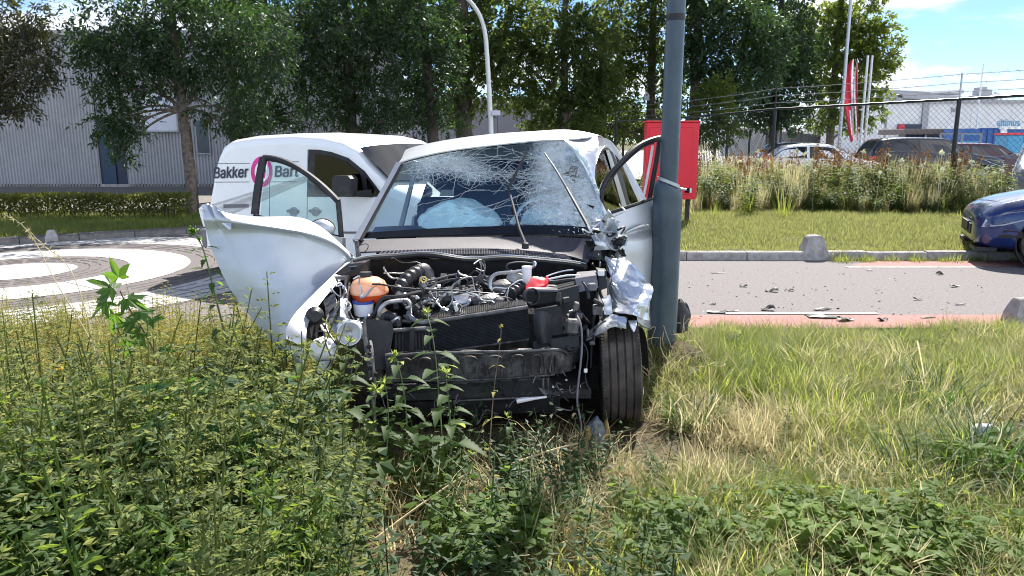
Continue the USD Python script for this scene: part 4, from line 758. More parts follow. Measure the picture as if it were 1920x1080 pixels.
c = P(1020, 425, 5.12); th = np.linspace(0, 2 * np.pi, 33); part('steering_wheel', MB().add(*tube(np.stack([c[0] + .18 * np.cos(th), c[1] + .05 * np.sin(th), c[2] + .17 * np.sin(th)], -1), .015, 8)), 'black_plastic')
part('mirror', MB().add(*cbox(P(905, 312, 5.3), (.22, .03, .06), R('y', 6), .02)), 'black_plastic', label='inside rear-view mirror')
# --- side windows on the right flank
YF = lambda px: 5.0 + (px - 1113) * .0205
def flank(pts, o=0.0): return [(x, y, YF(x) + o) for x, y in pts]
part('side_window', hull(np.vstack([PP(flank([(1117, 345), (1119, 310), (1123, 294), (1138, 276), (1150, 290), (1166, 330), (1178, 396), (1134, 404), (1122, 378)], d)) for d in (.03, .05)])), 'tinted_glass')
part('side_window', hull(np.vstack([PP(flank([(1152, 288), (1164, 303), (1184, 350), (1203, 392), (1186, 396), (1170, 345)], d)) for d in (.0, .02)])), 'tinted_glass')
part('pillar', hull(np.vstack([PP(flank([(1136, 281), (1142, 281), (1160, 325), (1177, 394), (1169, 396), (1152, 330)], d)) for d in (-.03, .0)])), 'silver_paint', label='narrow silver door pillar on the right flank')
part('pillar_seal', hull(np.vstack([PP(flank([(1143, 281), (1149, 285), (1168, 330), (1184, 394), (1178, 395), (1161, 328)], d)) for d in (-.025, .0)])), 'black_plastic')
part('rear_side', sheet(patch(PR([[(1133, 400, 5.1), (1170, 396, 6.2), (1217, 393, 7.2)], [(1140, 470, 5.1), (1180, 450, 6.2), (1222, 440, 7.2)], [(1140, 600, 5.1), (1180, 540, 6.2), (1220, 510, 7.2)]]), 8, 8), .02), 'silver_paint')
# --- windscreen
wp = [[(753, 308, 5.15), (850, 285, 5.24), (950, 272, 5.27), (1045, 264, 5.22), (1086, 294, 5.06)], [(718, 374, 4.96), (840, 352, 5.07), (950, 343, 5.10), (1058, 338, 5.02), (1124, 372, 4.84)], [(679, 448, 4.72), (830, 442, 4.80), (950, 439, 4.82), (1060, 439, 4.74), (1126, 442, 4.62)]]
NU, NV = 110, 60; wg = patch(PR(wp), NU, NV); px_ = patch([[(a, b, 0) for a, b, c in r] for r in wp], NU, NV)
px, py = px_[..., 0], px_[..., 1]
lx = lambda x0, y0, sx, sy: np.exp(-((px - x0) / sx) ** 2 - ((py - y0) / sy) ** 2)
dmg = 1.0 * lx(1080, 300, 52, 50) + 1.3 * lx(1108, 375, 52, 68) + .50 * lx(1030, 295, 45, 45) + .42 * lx(1035, 385, 65, 50) + .62 * lx(835, 302, 62, 20) + .40 * lx(905, 330, 70, 22) + .25 * lx(790, 340, 40, 40)
dmg *= .75 + .5 * meshkit.fbm(np.stack([px * .03, py * .03, px * 0], -1), 3, 4); dmg = np.clip(dmg, 0, 1.25)
nrm = grid_normals(wg); nrm *= np.sign(nrm[..., 1:2]) * -1
wg = wg + nrm * (.05 * np.clip(dmg - .35, 0, 1) * (meshkit.fbm(wg * 12, 3, 8) - .62))[..., None]
cx, cy = [(a[:-1, :-1] + a[1:, 1:]) / 2 for a in (px, py)]
holes = [Polygon([(1052, 326), (1064, 318), (1068, 309), (1084, 311), (1082, 324), (1088, 331), (1074, 334), (1066, 329)]), Polygon([(1098, 382), (1106, 381), (1116, 388), (1108, 391)]), Polygon([(1072, 337), (1082, 336), (1078, 342)])]
keep = np.array([not any(h.contains(Point(a, b)) for h in holes) for a, b in zip(cx.ravel(), cy.ravel())])
wf = grid_faces(NV, NU); m = (NV - 1) * (NU - 1); wf = np.vstack([wf[:m][keep], wf[m:][keep]])
scr = part('windscreen', (wg.reshape(-1, 3), wf), 'cracked_screen', attrs={'damage': dmg.ravel()})
part('windscreen_band', sheet(wg[-5:] + nrm[-5:] * .004, .002), 'black_gloss')
# crack lines as thin raised strips
IU = RectBivariateSpline(np.arange(NV), np.arange(NU), px, kx=1, ky=1)
from scipy.interpolate import griddata
PXY = np.stack([px.ravel(), py.ravel()], -1); from scipy.spatial import cKDTree
KD = cKDTree(PXY); WGF, WNF = wg.reshape(-1, 3), nrm.reshape(-1, 3)
def on_glass(q, lift=.0035):
    d, i = KD.query(q, k=4); w = 1 / (d + 1e-3); w /= w.sum(1, keepdims=True); ok = d.min(1) < 4.5
    return (WGF[i] * w[..., None]).sum(1) + WNF[i[:, 0]] * lift, ok
ck = MB()
def crack(x, y, ang, length, width, wig=.22, step=4.):
    q = [(x, y)]; a = ang
    for k in range(int(length / step)):
        a += wr.normal(0, wig) * .5; a += (ang - a) * .15; q.append((q[-1][0] + step * math.cos(a), q[-1][1] + step * math.sin(a) * .75))
    p, ok = on_glass(np.array(q)); n = int(np.argmin(ok)) if not ok.all() else len(p)
    if n > 2: ck.add(*tube(p[:n], width, 3, cap=False))
    return q[:max(1, n)]
for k in range(30):         # long cracks running from the crushed corner across the screen
    a = math.pi + wr.uniform(-.75, .55); q = crack(1095 + wr.normal(0, 12), 335 + wr.normal(0, 30), a, wr.uniform(90, 420), wr.uniform(.0008, .0015), .18)
    for _ in range(3):
        b = q[wr.integers(len(q))]; crack(*b, a + wr.choice([-1, 1]) * wr.uniform(.4, 1.1), wr.uniform(15, 70), .0009, .3)
for k in range(44):         # a second star, upper left of the middle
    a = wr.uniform(0, 2 * np.pi); crack(842 + wr.normal(0, 20), 303 + wr.normal(0, 8), a, wr.uniform(18, 95) * (1.5 if abs(math.sin(a)) < .5 else .8), wr.uniform(.0008, .0016), .3)
for k in range(26):         # the band of splinters from the star to the right
    x = wr.uniform(770, 980); crack(x, 296 + (x - 770) * .16 + wr.normal(0, 7), wr.normal(.1, .5), wr.uniform(10, 60), wr.uniform(.001, .0024), .4)
for k in range(12): crack(wr.uniform(740, 900), wr.uniform(330, 430), wr.uniform(-1.2, -.3), wr.uniform(20, 90), .0008, .25)
for k in range(130): crack(wr.normal(1058, 42), wr.normal(350, 55), wr.uniform(0, 6.28), wr.uniform(8, 34), wr.uniform(.0008, .0015), .6)
part('cracks', ck, 'crack_white', scr, smooth=False, kind='stuff')
sh = MB()
for k in range(260):
    x, y = (wr.normal(1095, 22), wr.normal(385, 42)) if k < 190 else (wr.normal(1060, 30), wr.normal(330, 40))
    p, ok = on_glass(np.array([[x, y]]), .006)
    if ok[0]: sh.add(*hull(p[0] + wr.uniform(-.010, .010, (5, 3))))
part('glass_crumbs', sh, 'crack_white', scr, smooth=False, kind='stuff')
# --- wipers
def bar(name, pts, r, mat, parent=None, sides=6): return part(name, MB().add(*tube(PP(pts), r, sides)), mat, parent)
w1 = bar('wiper', [(985, 458, 4.60), (974, 430, 4.68), (953, 352, 4.93)], [.013, .010, .008], 'dark_plastic'); bar('wiper_blade', [(953, 354, 4.92), (966, 328, 4.98), (987, 285, 5.12)], [.011, .010, .006], 'black_plastic', w1)
part('wiper_pivot', MB().add(*lathe([(0, -.02), (.022, -.02), (.022, .012), (.012, .02), (0, .02)], P(985, 460, 4.58), 'z', 14)), 'dark_plastic', w1)
w2 = bar('wiper', [(1118, 462, 4.48), (1100, 420, 4.62), (1062, 352, 4.88)], [.014, .012, .009], 'dark_plastic'); bar('wiper_blade', [(1062, 352, 4.88), (1040, 315, 4.99), (1021, 287, 5.12)], [.009, .008, .005], 'grey_plastic', w2)
# --- cowl, scuttle and bulkhead
part('cowl', sheet(patch(PR([[(664, 452, 4.68), (800, 447, 4.77), (950, 445, 4.79), (1060, 446, 4.71), (1114, 450, 4.58)], [(668, 464, 4.62), (800, 461, 4.68), (950, 461, 4.7), (1055, 466, 4.64), (1108, 478, 4.5)], [(676, 474, 4.56), (800, 470, 4.6), (950, 471, 4.62), (1050, 478, 4.58), (1100, 492, 4.45)]]), 40, 10), .01), 'cowl_plastic')
cg = patch(PR([[(718, 472, 4.58), (850, 468, 4.62), (950, 469, 4.63), (1062, 479, 4.56)], [(706, 482, 4.52), (850, 478, 4.56), (950, 479, 4.57), (1072, 489, 4.5)]]), 64, 5)
cgp = part('cowl_grille', sheet(cg, .006), 'black_plastic'); m = MB(); n_ = grid_normals(cg); n_ *= np.sign(n_[..., 2:3])
for k in range(0, 64): m.add(*tube(cg[:, k] + n_[:, k] * .005, .003, 4))
for k in range(5): m.add(*tube(cg[k] + n_[k] * .005, .0025, 4))
part('grid', m, 'grey_plastic', cgp, smooth=False)
lip = [(664, 486, 4.46), (693, 479, 4.5), (740, 476, 4.52), (790, 472, 4.52), (822, 474, 4.5), (877, 482, 4.5), (940, 479, 4.5), (1010, 483, 4.48), (1077, 490, 4.42), (1098, 494, 4.38)]
part('bulkhead_seal', MB().tube(PP(lip), .0045, 6, 60), 'steel_bright'); part('bulkhead_lip', MB().tube(PP([(x, y + 6, Y + .01) for x, y, Y in lip]), .017, 8, 60), 'black_plastic')
part('bulkhead', MB().add(*quadP([(655, 486, 4.62), (1120, 490, 4.56), (1120, 640, 4.75), (655, 640, 4.75)], .03)), 'black_plastic')
part('scuttle_bracket', MB().add(*quadP([(622, 518, 4.32), (650, 496, 4.38), (690, 490, 4.4), (690, 512, 4.4), (660, 512, 4.36), (628, 524, 4.3)], .10)), 'black_plastic')
for a, b in (((668, 493), (686, 490)), ((655, 501), (668, 499))): part('bracket_edge', MB().add(*tube(PP([(*a, 4.37), (*b, 4.37)]), .004, 5)), 'steel_bright')
part('hinge', MB().add(*quadP([(664, 450, 4.6), (670, 452, 4.58), (676, 480, 4.54), (668, 484, 4.54)], .02)), 'dull_metal')
part('wiring_loop', tubeP([(672, 470, 4.58), (680, 458, 4.56), (690, 459, 4.56), (688, 468, 4.56), (678, 472, 4.56)], .0025), 'hose_rubber')
# --- engine compartment: trays that keep the light out, then the machinery
part('undertray', MB().box((-.15, 4.3, .22), (1.15, .95, .05)), 'black_plastic'); part('engine_block', MB().add(*cbox((-.18, 4.42, .42), (.78, .36, .38), R('z', -6), .04)), 'dull_metal')
part('gearbox', MB().add(*blob((.26, 4.35, .42), (.22, .2, .2), .3, 1.5, 4)), 'dull_metal')
part('inner_wing', sheet(patch(PR([[(650, 512, 4.42), (655, 530, 4.3), (650, 560, 4.15)], [(655, 560, 4.45), (660, 585, 4.3), (655, 610, 4.12)], [(655, 640, 4.5), (660, 660, 4.3), (655, 680, 4.1)]]), 8, 10), .01), 'dull_metal')
part('inner_wing', sheet(patch(PR([[(1115, 505, 4.45), (1122, 520, 4.3), (1120, 545, 4.1)], [(1112, 560, 4.4), (1120, 580, 4.25), (1112, 605, 4.05)], [(1112, 640, 4.4), (1116, 660, 4.2), (1108, 690, 4.0)]]), 8, 10), .01), 'black_plastic')
c = P(692, 545, 4.28)
tk = part('coolant_tank', MB().add(*lathe([(.112, -.012), (.1135, -.006), (.1135, .006), (.109, .014), (.106, .03), (.092, .056), (.06, .076), (.03, .082), (0, .083)], c, 'z', 32)), 'tank_peach'); part('coolant', MB().add(*lathe([(0, -.066), (.07, -.066), (.092, -.05), (.106, -.026), (.110, -.012)], c, 'z', 32)), 'coolant_orange', tk)
part('cap', MB().add(*lathe([(0, .108), (.032, .108), (.036, .10), (.036, .085), (.040, .084), (.040, .078), (0, .078)], c + [-.02, .02, 0], 'z', 18)), 'dark_plastic', tk); part('tank_nozzle', MB().add(*tube(PP([(697, 536, 4.17), (706, 531, 4.16)]), .011, 8)), 'tank_peach', tk)
c = P(682, 588, 4.18); wn = part('washer_bottle', MB().add(*lathe([(0, -.10), (.04, -.10), (.048, -.04), (.056, .03), (.06, .066), (.052, .07), (.045, .05), (0, .04)], c, 'z', 20)), 'milky_plastic'); part('rim', MB().add(*lathe([(.054, .064), (.063, .064), (.063, .078), (.054, .078), (.054, .064)], c, 'z', 24)), 'cap_blue', wn)
def bellows(name, pts, r, n, mat='hose_rubber', amp=.12):
    k = n * 6; return part(name, MB().add(*tube(smooth_line(PP(pts), k), [r * (1 + amp * math.sin(i * 2 * np.pi / 6)) for i in range(k)], 14)), mat)
bellows('air_hose', [(745, 548, 4.2), (758, 530, 4.26), (774, 515, 4.34), (790, 508, 4.42)], .040, 6); part('hose_elbow', tubeP([(788, 508, 4.41), (796, 507, 4.44), (801, 515, 4.46), (802, 530, 4.5)], .042, 12), 'grey_plastic')
part('air_pipe', MB().add(*tube(PP([(742, 552, 4.19), (757, 558, 4.2)]), .036, 12)), 'cast_alloy')
th = np.linspace(0, 2 * np.pi, 25); c = P(794, 524, 4.16); dp = part('dipstick', MB().add(*tube(np.stack([c[0] + .015 * np.cos(th), np.full(25, c[1]), c[2] + .016 * np.sin(th)], -1), .0042, 6)), 'dip_yellow'); part('rod', tubeP([(794, 530, 4.16), (796, 545, 4.2), (800, 575, 4.3)], .004), 'steel_bright', dp)
hz = [('cable', [(698, 533, 4.14), (712, 533, 4.12), (735, 537, 4.1), (800, 543, 4.1), (870, 546, 4.1), (920, 551, 4.12), (952, 551, 4.2)], .0055, 'hose_rubber'),
      ('coolant_pipe', [(712, 592, 4.05), (714, 578, 4.05), (722, 570, 4.06), (748, 564, 4.08), (766, 565, 4.08), (769, 580, 4.05), (772, 596, 4.0), (782, 602, 3.98), (806, 601, 3.97)], .0125, 'cast_alloy'),
      ('hose', [(700, 594, 4.1), (708, 575, 4.08), (717, 560, 4.1), (745, 557, 4.1), (770, 551, 4.14), (795, 546, 4.2), (820, 530, 4.3)], .012, 'hose_rubber'),
      ('hose', [(745, 545, 4.22), (790, 540, 4.25), (830, 528, 4.3), (870, 522, 4.32), (905, 520, 4.35)], .008, 'hose_rubber'),
      ('wiring_loom', [(800, 527, 4.3), (830, 520, 4.34), (870, 516, 4.36), (900, 524, 4.3), (910, 515, 4.3)], .006, 'dull_metal'),
      ('fuel_pipe', [(922, 545, 4.2), (920, 525, 4.22), (926, 516, 4.24), (950, 511, 4.26), (976, 508, 4.28), (996, 502, 4.3), (1003, 497, 4.3), (1001, 492, 4.32)], .0105, 'steel_bright'),
      ('hose', [(960, 512, 4.4), (950, 498, 4.42), (975, 492, 4.44), (1000, 495, 4.42)], .006, 'hose_rubber'),
      ('cable', [(1030, 528, 4.14), (1060, 526, 4.12), (1085, 526, 4.1), (1100, 540, 4.05), (1103, 560, 4.02)], .011, 'hose_rubber'),
      ('cable', [(1028, 524, 4.2), (1055, 518, 4.2), (1080, 516, 4.18), (1100, 522, 4.14)], .006, 'white_plastic'),
      ('cable', [(1024, 519, 4.24), (1050, 510, 4.26), (1075, 506, 4.24)], .005, 'steel_bright'),
      ('hose', [(1125, 545, 4.08), (1132, 565, 4.02), (1138, 585, 3.98), (1128, 600, 3.95)], .009, 'hose_rubber'),
      ('hose', [(850, 590, 4.05), (880, 570, 4.1), (915, 556, 4.15), (950, 550, 4.2)], .010, 'hose_rubber'),
      ('fuel_pipe', [(870, 556, 4.14), (900, 553, 4.15), (935, 552, 4.18), (950, 560, 4.2)], .007, 'steel_bright'),
      ('hose', [(630, 522, 4.2), (638, 545, 4.15), (630, 575, 4.05), (612, 600, 3.95), (620, 630, 3.85), (640, 655, 3.8)], .0055, 'hose_rubber'),
      ('hose', [(648, 518, 4.25), (645, 550, 4.2), (636, 580, 4.1), (628, 605, 4.0)], .007, 'dull_metal'),
      ('cable', [(592, 632, 3.8), (594, 622, 3.8), (603, 620, 3.8), (610, 640, 3.76), (620, 672, 3.7), (612, 690, 3.7)], .004, 'hose_rubber'),
      ('cable', [(655, 575, 4.1), (662, 598, 4.05), (676, 610, 4.0), (690, 612, 3.95)], .005, 'hose_rubber'),
      ('wire', [(1080, 590, 3.9), (1089, 610, 3.82), (1091, 650, 3.76), (1084, 720, 3.7), (1083, 760, 3.66), (1089, 790, 3.62), (1085, 830, 3.58), (1074, 850, 3.55)], .0055, 'grey_plastic'),
      ('wire', [(1090, 640, 3.8), (1102, 670, 3.76), (1098, 700, 3.74), (1108, 732, 3.72)], .003, 'hose_rubber'),
      ('wire', [(1035, 745, 3.7), (1070, 730, 3.72), (1100, 715, 3.74)], .003, 'hose_rubber')]
for nm, p, r, mt in hz: part(nm, tubeP(p, r, 7, 28), mt)
bellows('air_duct', [(958, 552, 4.14), (968, 545, 4.18), (980, 540, 4.24)], .036, 4, amp=.16); bellows('radiator_hose', [(716, 600, 4.06), (728, 592, 4.05), (742, 598, 4.02), (746, 612, 4.0)], .026, 4)
part('hose_clamp', MB().add(*lathe([(.030, -.008), (.033, -.008), (.033, .008), (.030, .008)], P(742, 600, 4.02), (.5, -.2, -.8), 16)), 'steel_bright')
part('throttle_body', MB().add(*lathe([(0, -.05), (.05, -.05), (.055, .02), (.045, .05), (0, .05)], P(965, 526, 4.34), (.4, .1, 1), 18)), 'cast_alloy'); part('filter_can', MB().add(*lathe([(0, -.06), (.026, -.06), (.028, .05), (.03, .055), (.03, .065), (0, .066)], P(988, 520, 4.28), 'z', 18)), 'white_plastic')
part('intake_manifold', MB().add(*blob(P(945, 540, 4.3), (.08, .07, .05), .3, 2, 5)), 'dull_metal'); part('valve_cover', MB().add(*cbox(P(850, 552, 4.28), (.34, .18, .07), R('y', -5), .02)), 'dull_metal'); part('heat_shield', MB().add(*sheet(jag(patch(PR([[(850, 553, 4.1), (880, 549, 4.12)], [(858, 573, 4.05), (884, 566, 4.07)]]), 6, 6), .008, 20), .004)), 'steel_bright', smooth=20)
part('exhaust_cover', MB().add(*blob(P(912, 562, 4.12), (.10, .06, .035), .3, 2, 6)), 'dull_metal')
for k in range(46):         # cast lumps, brackets and plugs crowded round the engine
    x, y = wr.uniform(740, 985), wr.uniform(523, 594); Y = 4.46 - (y - 520) / 74 * .42 + wr.uniform(-.03, .05); s = wr.uniform(.010, .034, 3) * [1.5, 1, 1]
    mt = wr.choice(['cast_alloy', 'dull_metal', 'black_plastic', 'dark_plastic', 'steel_bright', 'hose_rubber'], p=[.2, .28, .2, .17, .08, .07])
    if k % 3 == 0: part('connector', MB().add(*cbox(P(x, y, Y), s * 2, R(unit(wr.normal(size=3)), wr.uniform(0, 60)), .006)), mt)
    elif k % 3 == 1: part('bracket', MB().add(*tube(P(x, y, Y) + np.cumsum(wr.uniform(-.045, .045, (4, 3)), 0), wr.uniform(.004, .011), 6, 12)), mt)
    else: part('boss', MB().add(*lathe([(0, -.02), (s[0], -.02), (s[0] * .8, .01), (s[0] * .4, .03), (0, .03)], P(x, y, Y), unit(wr.normal(size=3) + [0, -1, 1]), 10)), mt)
for k in range(70):
    x, y = wr.uniform(760, 985), wr.uniform(518, 580); Y = 4.40 - (y - 518) / 62 * .36 + wr.uniform(-.06, .02); a = P(x, y, Y)
    if k % 2: part('wiring', MB().add(*tube(a + np.cumsum(np.vstack([[0, 0, 0], wr.normal(0, .03, (5, 3)) + [wr.choice([-1, 1]) * .025, 0, .004]]), 0), wr.uniform(.0025, .006), 5, 18)), wr.choice(['hose_rubber', 'cast_alloy', 'steel_bright', 'dull_metal', 'white_plastic'], p=[.35, .25, .15, .15, .1]))
    else: part('fitting', MB().add(*cbox(a, wr.uniform(.008, .026, 3) * 1.5, R(unit(wr.normal(size=3)), wr.uniform(0, 80)), .003)), wr.choice(['cast_alloy', 'dull_metal', 'dark_plastic', 'steel_bright', 'white_plastic'], p=[.35, .2, .2, .15, .1]))
for k in range(40):
    x, y = wr.uniform(690, 1100), wr.uniform(700, 790); a = P(x, y, 3.74 + wr.uniform(-.04, .06)); part('torn_strip', MB().add(*tube(a + np.cumsum(wr.normal(0, .022, (5, 3)), 0), wr.uniform(.002, .005), 5, 14)), wr.choice(['hose_rubber', 'dull_metal', 'black_plastic', 'grey_plastic']))
# battery side
cr = part('battery_clamp', MB().add(*sheet(jag(patch(PR([[(986, 536, 4.1), (1000, 522, 4.16), (1014, 523, 4.17), (1028, 519, 4.2)], [(986, 544, 4.08), (1004, 540, 4.1), (1016, 538, 4.1), (1026, 530, 4.12)]]), 12, 6), .009, 26, 3), .018)), 'clamp_red', smooth=25)
part('air_filter_box', MB().add(*quadP([(982, 552, 4.06), (995, 541, 4.06), (1046, 541, 4.06), (1050, 570, 4.06), (984, 580, 4.06)], .12)), 'black_plastic'); part('filter_lid', MB().add(*hull(np.vstack([PP([(988, 542, 4.04), (1046, 543, 4.04), (1040, 534, 4.16), (998, 533, 4.16)]), PP([(988, 546, 4.04), (1048, 547, 4.04)])]))), 'grey_plastic'); part('filter_mouth', MB().add(*lathe([(.04, 0), (.047, 0), (.047, .03), (.04, .03), (.04, 0)], P(994, 556, 4.03), (.5, -1, .2), 18)), 'dark_plastic')
part('battery', MB().add(*quadP([(1046, 545, 4.04), (1085, 535, 4.04), (1088, 585, 4.0), (1050, 590, 4.0)], .16)), 'black_plastic')
fb = part('fuse_box', MB().add(*hull(np.vstack([PP([(1078, 522, 4.1), (1118, 516, 4.08), (1122, 540, 4.04), (1084, 548, 4.04)]), PP([(1082, 510, 4.26), (1118, 507, 4.26), (1122, 530, 4.2)])]))), 'grey_plastic'); part('fuse_lid', MB().add(*quadP([(1120, 506, 4.12), (1137, 508, 4.1), (1139, 540, 4.06), (1124, 545, 4.06)], .08)), 'dark_plastic', fb); part('relay', MB().add(*cbox(P(1110, 538, 4.0), (.045, .04, .04), R('z', 10), .006)), 'grey_plastic', fb); part('relay', MB().add(*cbox(P(1127, 512, 4.08), (.035, .03, .03), None, .004)), 'white_plastic', fb)
part('module', MB().add(*quadP([(1002, 580, 3.96), (1052, 572, 3.96), (1056, 630, 3.92), (1008, 640, 3.92)], .1)), 'black_plastic'); part('torn_flap', MB().add(*sheet(patch(PR([[(1000, 592, 3.84), (1012, 584, 3.80), (1026, 586, 3.82), (1036, 594, 3.86)], [(1002, 618, 3.82), (1014, 615, 3.77), (1024, 617, 3.8), (1034, 616, 3.85)], [(1010, 645, 3.82), (1018, 645, 3.78), (1026, 642, 3.8), (1033, 652, 3.84)]]), 14, 12), .006)), 'dark_plastic')
for k in range(18):
    x, y = wr.uniform(1045, 1125), wr.uniform(560, 650); part('connector' if k % 2 else 'bracket', MB().add(*cbox(P(x, y, wr.uniform(3.86, 4.0)), wr.uniform(.012, .06, 3), R(unit(wr.normal(size=3)), wr.uniform(0, 50)), .004)), wr.choice(['black_plastic', 'dark_plastic', 'dull_metal']))
part('motor', MB().add(*cbox(P(1072, 612, 3.84), (.07, .06, .08), R('y', 5), .012)), 'dull_metal')
# --- radiator, intercooler, beam
def fins(name, c, n, mat, vertical=False, r=.0022, depth=.04, back='black_plastic'):
    a = PP(c); t = part(name, MB().add(*hull(np.vstack([a + [0, .006, 0], a + [0, depth, 0]]))), back); m = MB()
    for k in range(n):
        s = (k + .5) / n; p, q = ((a[0] + (a[1] - a[0]) * s, a[3] + (a[2] - a[3]) * s) if vertical else (a[0] + (a[3] - a[0]) * s, a[1] + (a[2] - a[1]) * s)); m.add(*tube([p, q], r, 4, cap=False))
    part('fins', m, 'radiator_fin', t, smooth=False); return t
rd = fins('radiator', [(806, 609, 3.95), (990, 580, 3.90), (992, 634, 3.88), (812, 660, 3.93)], 20, 'radiator_fin', r=.0028)
part('top_tank', MB().add(*tube(PP([(804, 604, 3.95), (990, 576, 3.90)]), .012, 8)), 'dull_metal', rd); part('bottom_tank', MB().add(*tube(PP([(812, 662, 3.92), (992, 636, 3.87)]), .007, 8)), 'dirty_metal', rd)
sg_ = PR([[(806, 594, 4.03), (870, 578, 4.02), (940, 568, 4.0), (986, 564, 3.98)], [(806, 600, 3.96), (870, 591, 3.95), (940, 580, 3.93), (988, 573, 3.92)]]); sg_ = patch(sg_, 60, 4); shr = part('fan_shroud', sheet(sg_, .01), 'black_plastic'); m = MB()
for k in range(4, 58): m.add(*tube(sg_[:, k] + [0, -.006, .006], .0036, 4))
part('ribs', m, 'dark_plastic', shr, smooth=False)
ic = fins('intercooler', [(738, 624, 3.93), (806, 618, 3.95), (808, 655, 3.93), (738, 659, 3.91)], 11, 'radiator_fin', True, r=.0065); part('top_tank', MB().add(*tube(PP([(736, 620, 3.92), (806, 615, 3.94)]), .012, 8)), 'dull_metal', ic); part('strap', MB().add(*quadP([(768, 616, 3.9), (777, 615, 3.9), (777, 658, 3.88), (768, 659, 3.88)], .02)), 'black_plastic', ic); part('bottom_tank', MB().add(*tube(PP([(735, 661, 3.9), (810, 657, 3.92)]), .008, 8)), 'dirty_metal', ic)
part('carrier_side', MB().add(*hull(np.vstack([PP([(680, 598, 3.86), (735, 602, 3.88), (738, 622, 3.86), (726, 692, 3.8), (700, 694, 3.78), (690, 640, 3.82)]), PP([(682, 600, 3.94), (735, 604, 3.96), (726, 690, 3.88), (700, 692, 3.86)])]))), 'black_plastic'); part('carrier_side', MB().add(*quadP([(1000, 640, 3.86), (1085, 628, 3.86), (1085, 650, 3.84), (1000, 662, 3.84)], .06)), 'black_plastic')
for p in ([(683, 600, 3.84), (686, 640, 3.78), (694, 700, 3.70), (700, 760, 3.62), (706, 815, 3.56)], [(694, 640, 3.8), (700, 690, 3.7), (704, 740, 3.64)]): part('torn_strut', MB().add(*tube(smooth_line(PP(p), 16), [.011, .013, .009, .012, .006], 5)), 'dull_metal')
for k in range(12): q = P(696 + wr.normal(0, 7), 650 + k * 13, 3.66 + wr.normal(0, .015)); part('torn_clip', MB().add(*cbox(q, wr.uniform(.012, .032, 3), R(unit(wr.normal(size=3)), wr.uniform(0, 80)), .004)), wr.choice(['black_plastic', 'dull_metal', 'grey_plastic']))
bm_a, bm_b = [(722, 667, 3.76), (800, 664, 3.74), (900, 661, 3.72), (1000, 658, 3.73), (1040, 656, 3.76), (1066, 668, 3.86)], [(724, 712, 3.76), (800, 712, 3.74), (900, 710, 3.72), (1000, 704, 3.73), (1040, 700, 3.76), (1066, 696, 3.86)]
bg = patch(PR([bm_a, bm_b]), 60, 10, ky=3); beam = part('bumper_beam', sheet(jag(bg + [0, .02, 0], .006, 20, 2), .05), 'dirty_metal'); part('flange', MB().add(*tube(PP([(x, y - 1, Y - .02) for x, y, Y in bm_a]), .0075, 6, 30)), 'dull_metal', beam); part('flange', MB().add(*tube(PP([(x, y + 2, Y - .02) for x, y, Y in bm_b[:-1]]), .006, 6, 30)), 'dirty_metal', beam)
for k in range(11):
    s = 5 + k * 5; m = MB(); c0, c1 = bg[1, s] + [0, -.022, 0], bg[8, s] + [0, -.022, 0]; c2 = bg[1, min(59, s + 3)] + [0, -.022, 0]; c3 = bg[8, min(59, s + 3)] + [0, -.022, 0]; up = np.array([0, 0, .012])
    m.add(*tube(np.array([c1, c0 * .35 + c1 * .65, c0 - up, (c0 + c2) / 2 + up * .2, c2 - up, c2 * .35 + c3 * .65, c3]), .0055, 5, 16)); part('arch_rib', m, 'dirty_metal', beam)
part('lower_beam', MB().add(*quadP([(735, 722, 3.84), (1030, 712, 3.82), (1040, 742, 3.8), (740, 752, 3.82)], .1)), 'black_plastic'); part('lower_grille', MB().add(*quadP([(740, 756, 3.80), (1050, 744, 3.78), (1050, 772, 3.8), (745, 784, 3.82)], .2)), 'black_plastic')
for y in (718, 752): part('lower_bar', MB().add(*tube(PP([(850, y, 3.78), (950, y - 5, 3.76), (1030, y - 8, 3.77)]), .006, 6)), 'dull_metal')
for x in (1018, 1027): part('bolt', MB().add(*tube(PP([(x, 708, 3.74), (x + 1, 735, 3.73)]), .006, 6)), 'dirty_metal')
part('tow_rod', MB().add(*tube(PP([(969, 752, 3.64), (985, 749, 3.64), (1002, 747, 3.65), (1025, 744, 3.66)]), [.014, .013, .008, .006], 8)), 'white_plastic'); part('broken_bracket', MB().add(*sheet(jag(patch(PR([[(1010, 728, 3.72), (1030, 732, 3.72), (1050, 738, 3.74)], [(1020, 740, 3.7), (1035, 740, 3.7), (1046, 742, 3.72)]]), 8, 4), .006, 30), .006)), 'dull_metal', smooth=20)
part('bumper_end', MB().add(*blob(P(1062, 650, 3.9), (.06, .06, .04), .6, 3, 8)), 'dark_plastic'); part('clip', MB().add(*cbox(P(1098, 695, 3.72), (.018, .01, .022), None, .003)), 'white_plastic')
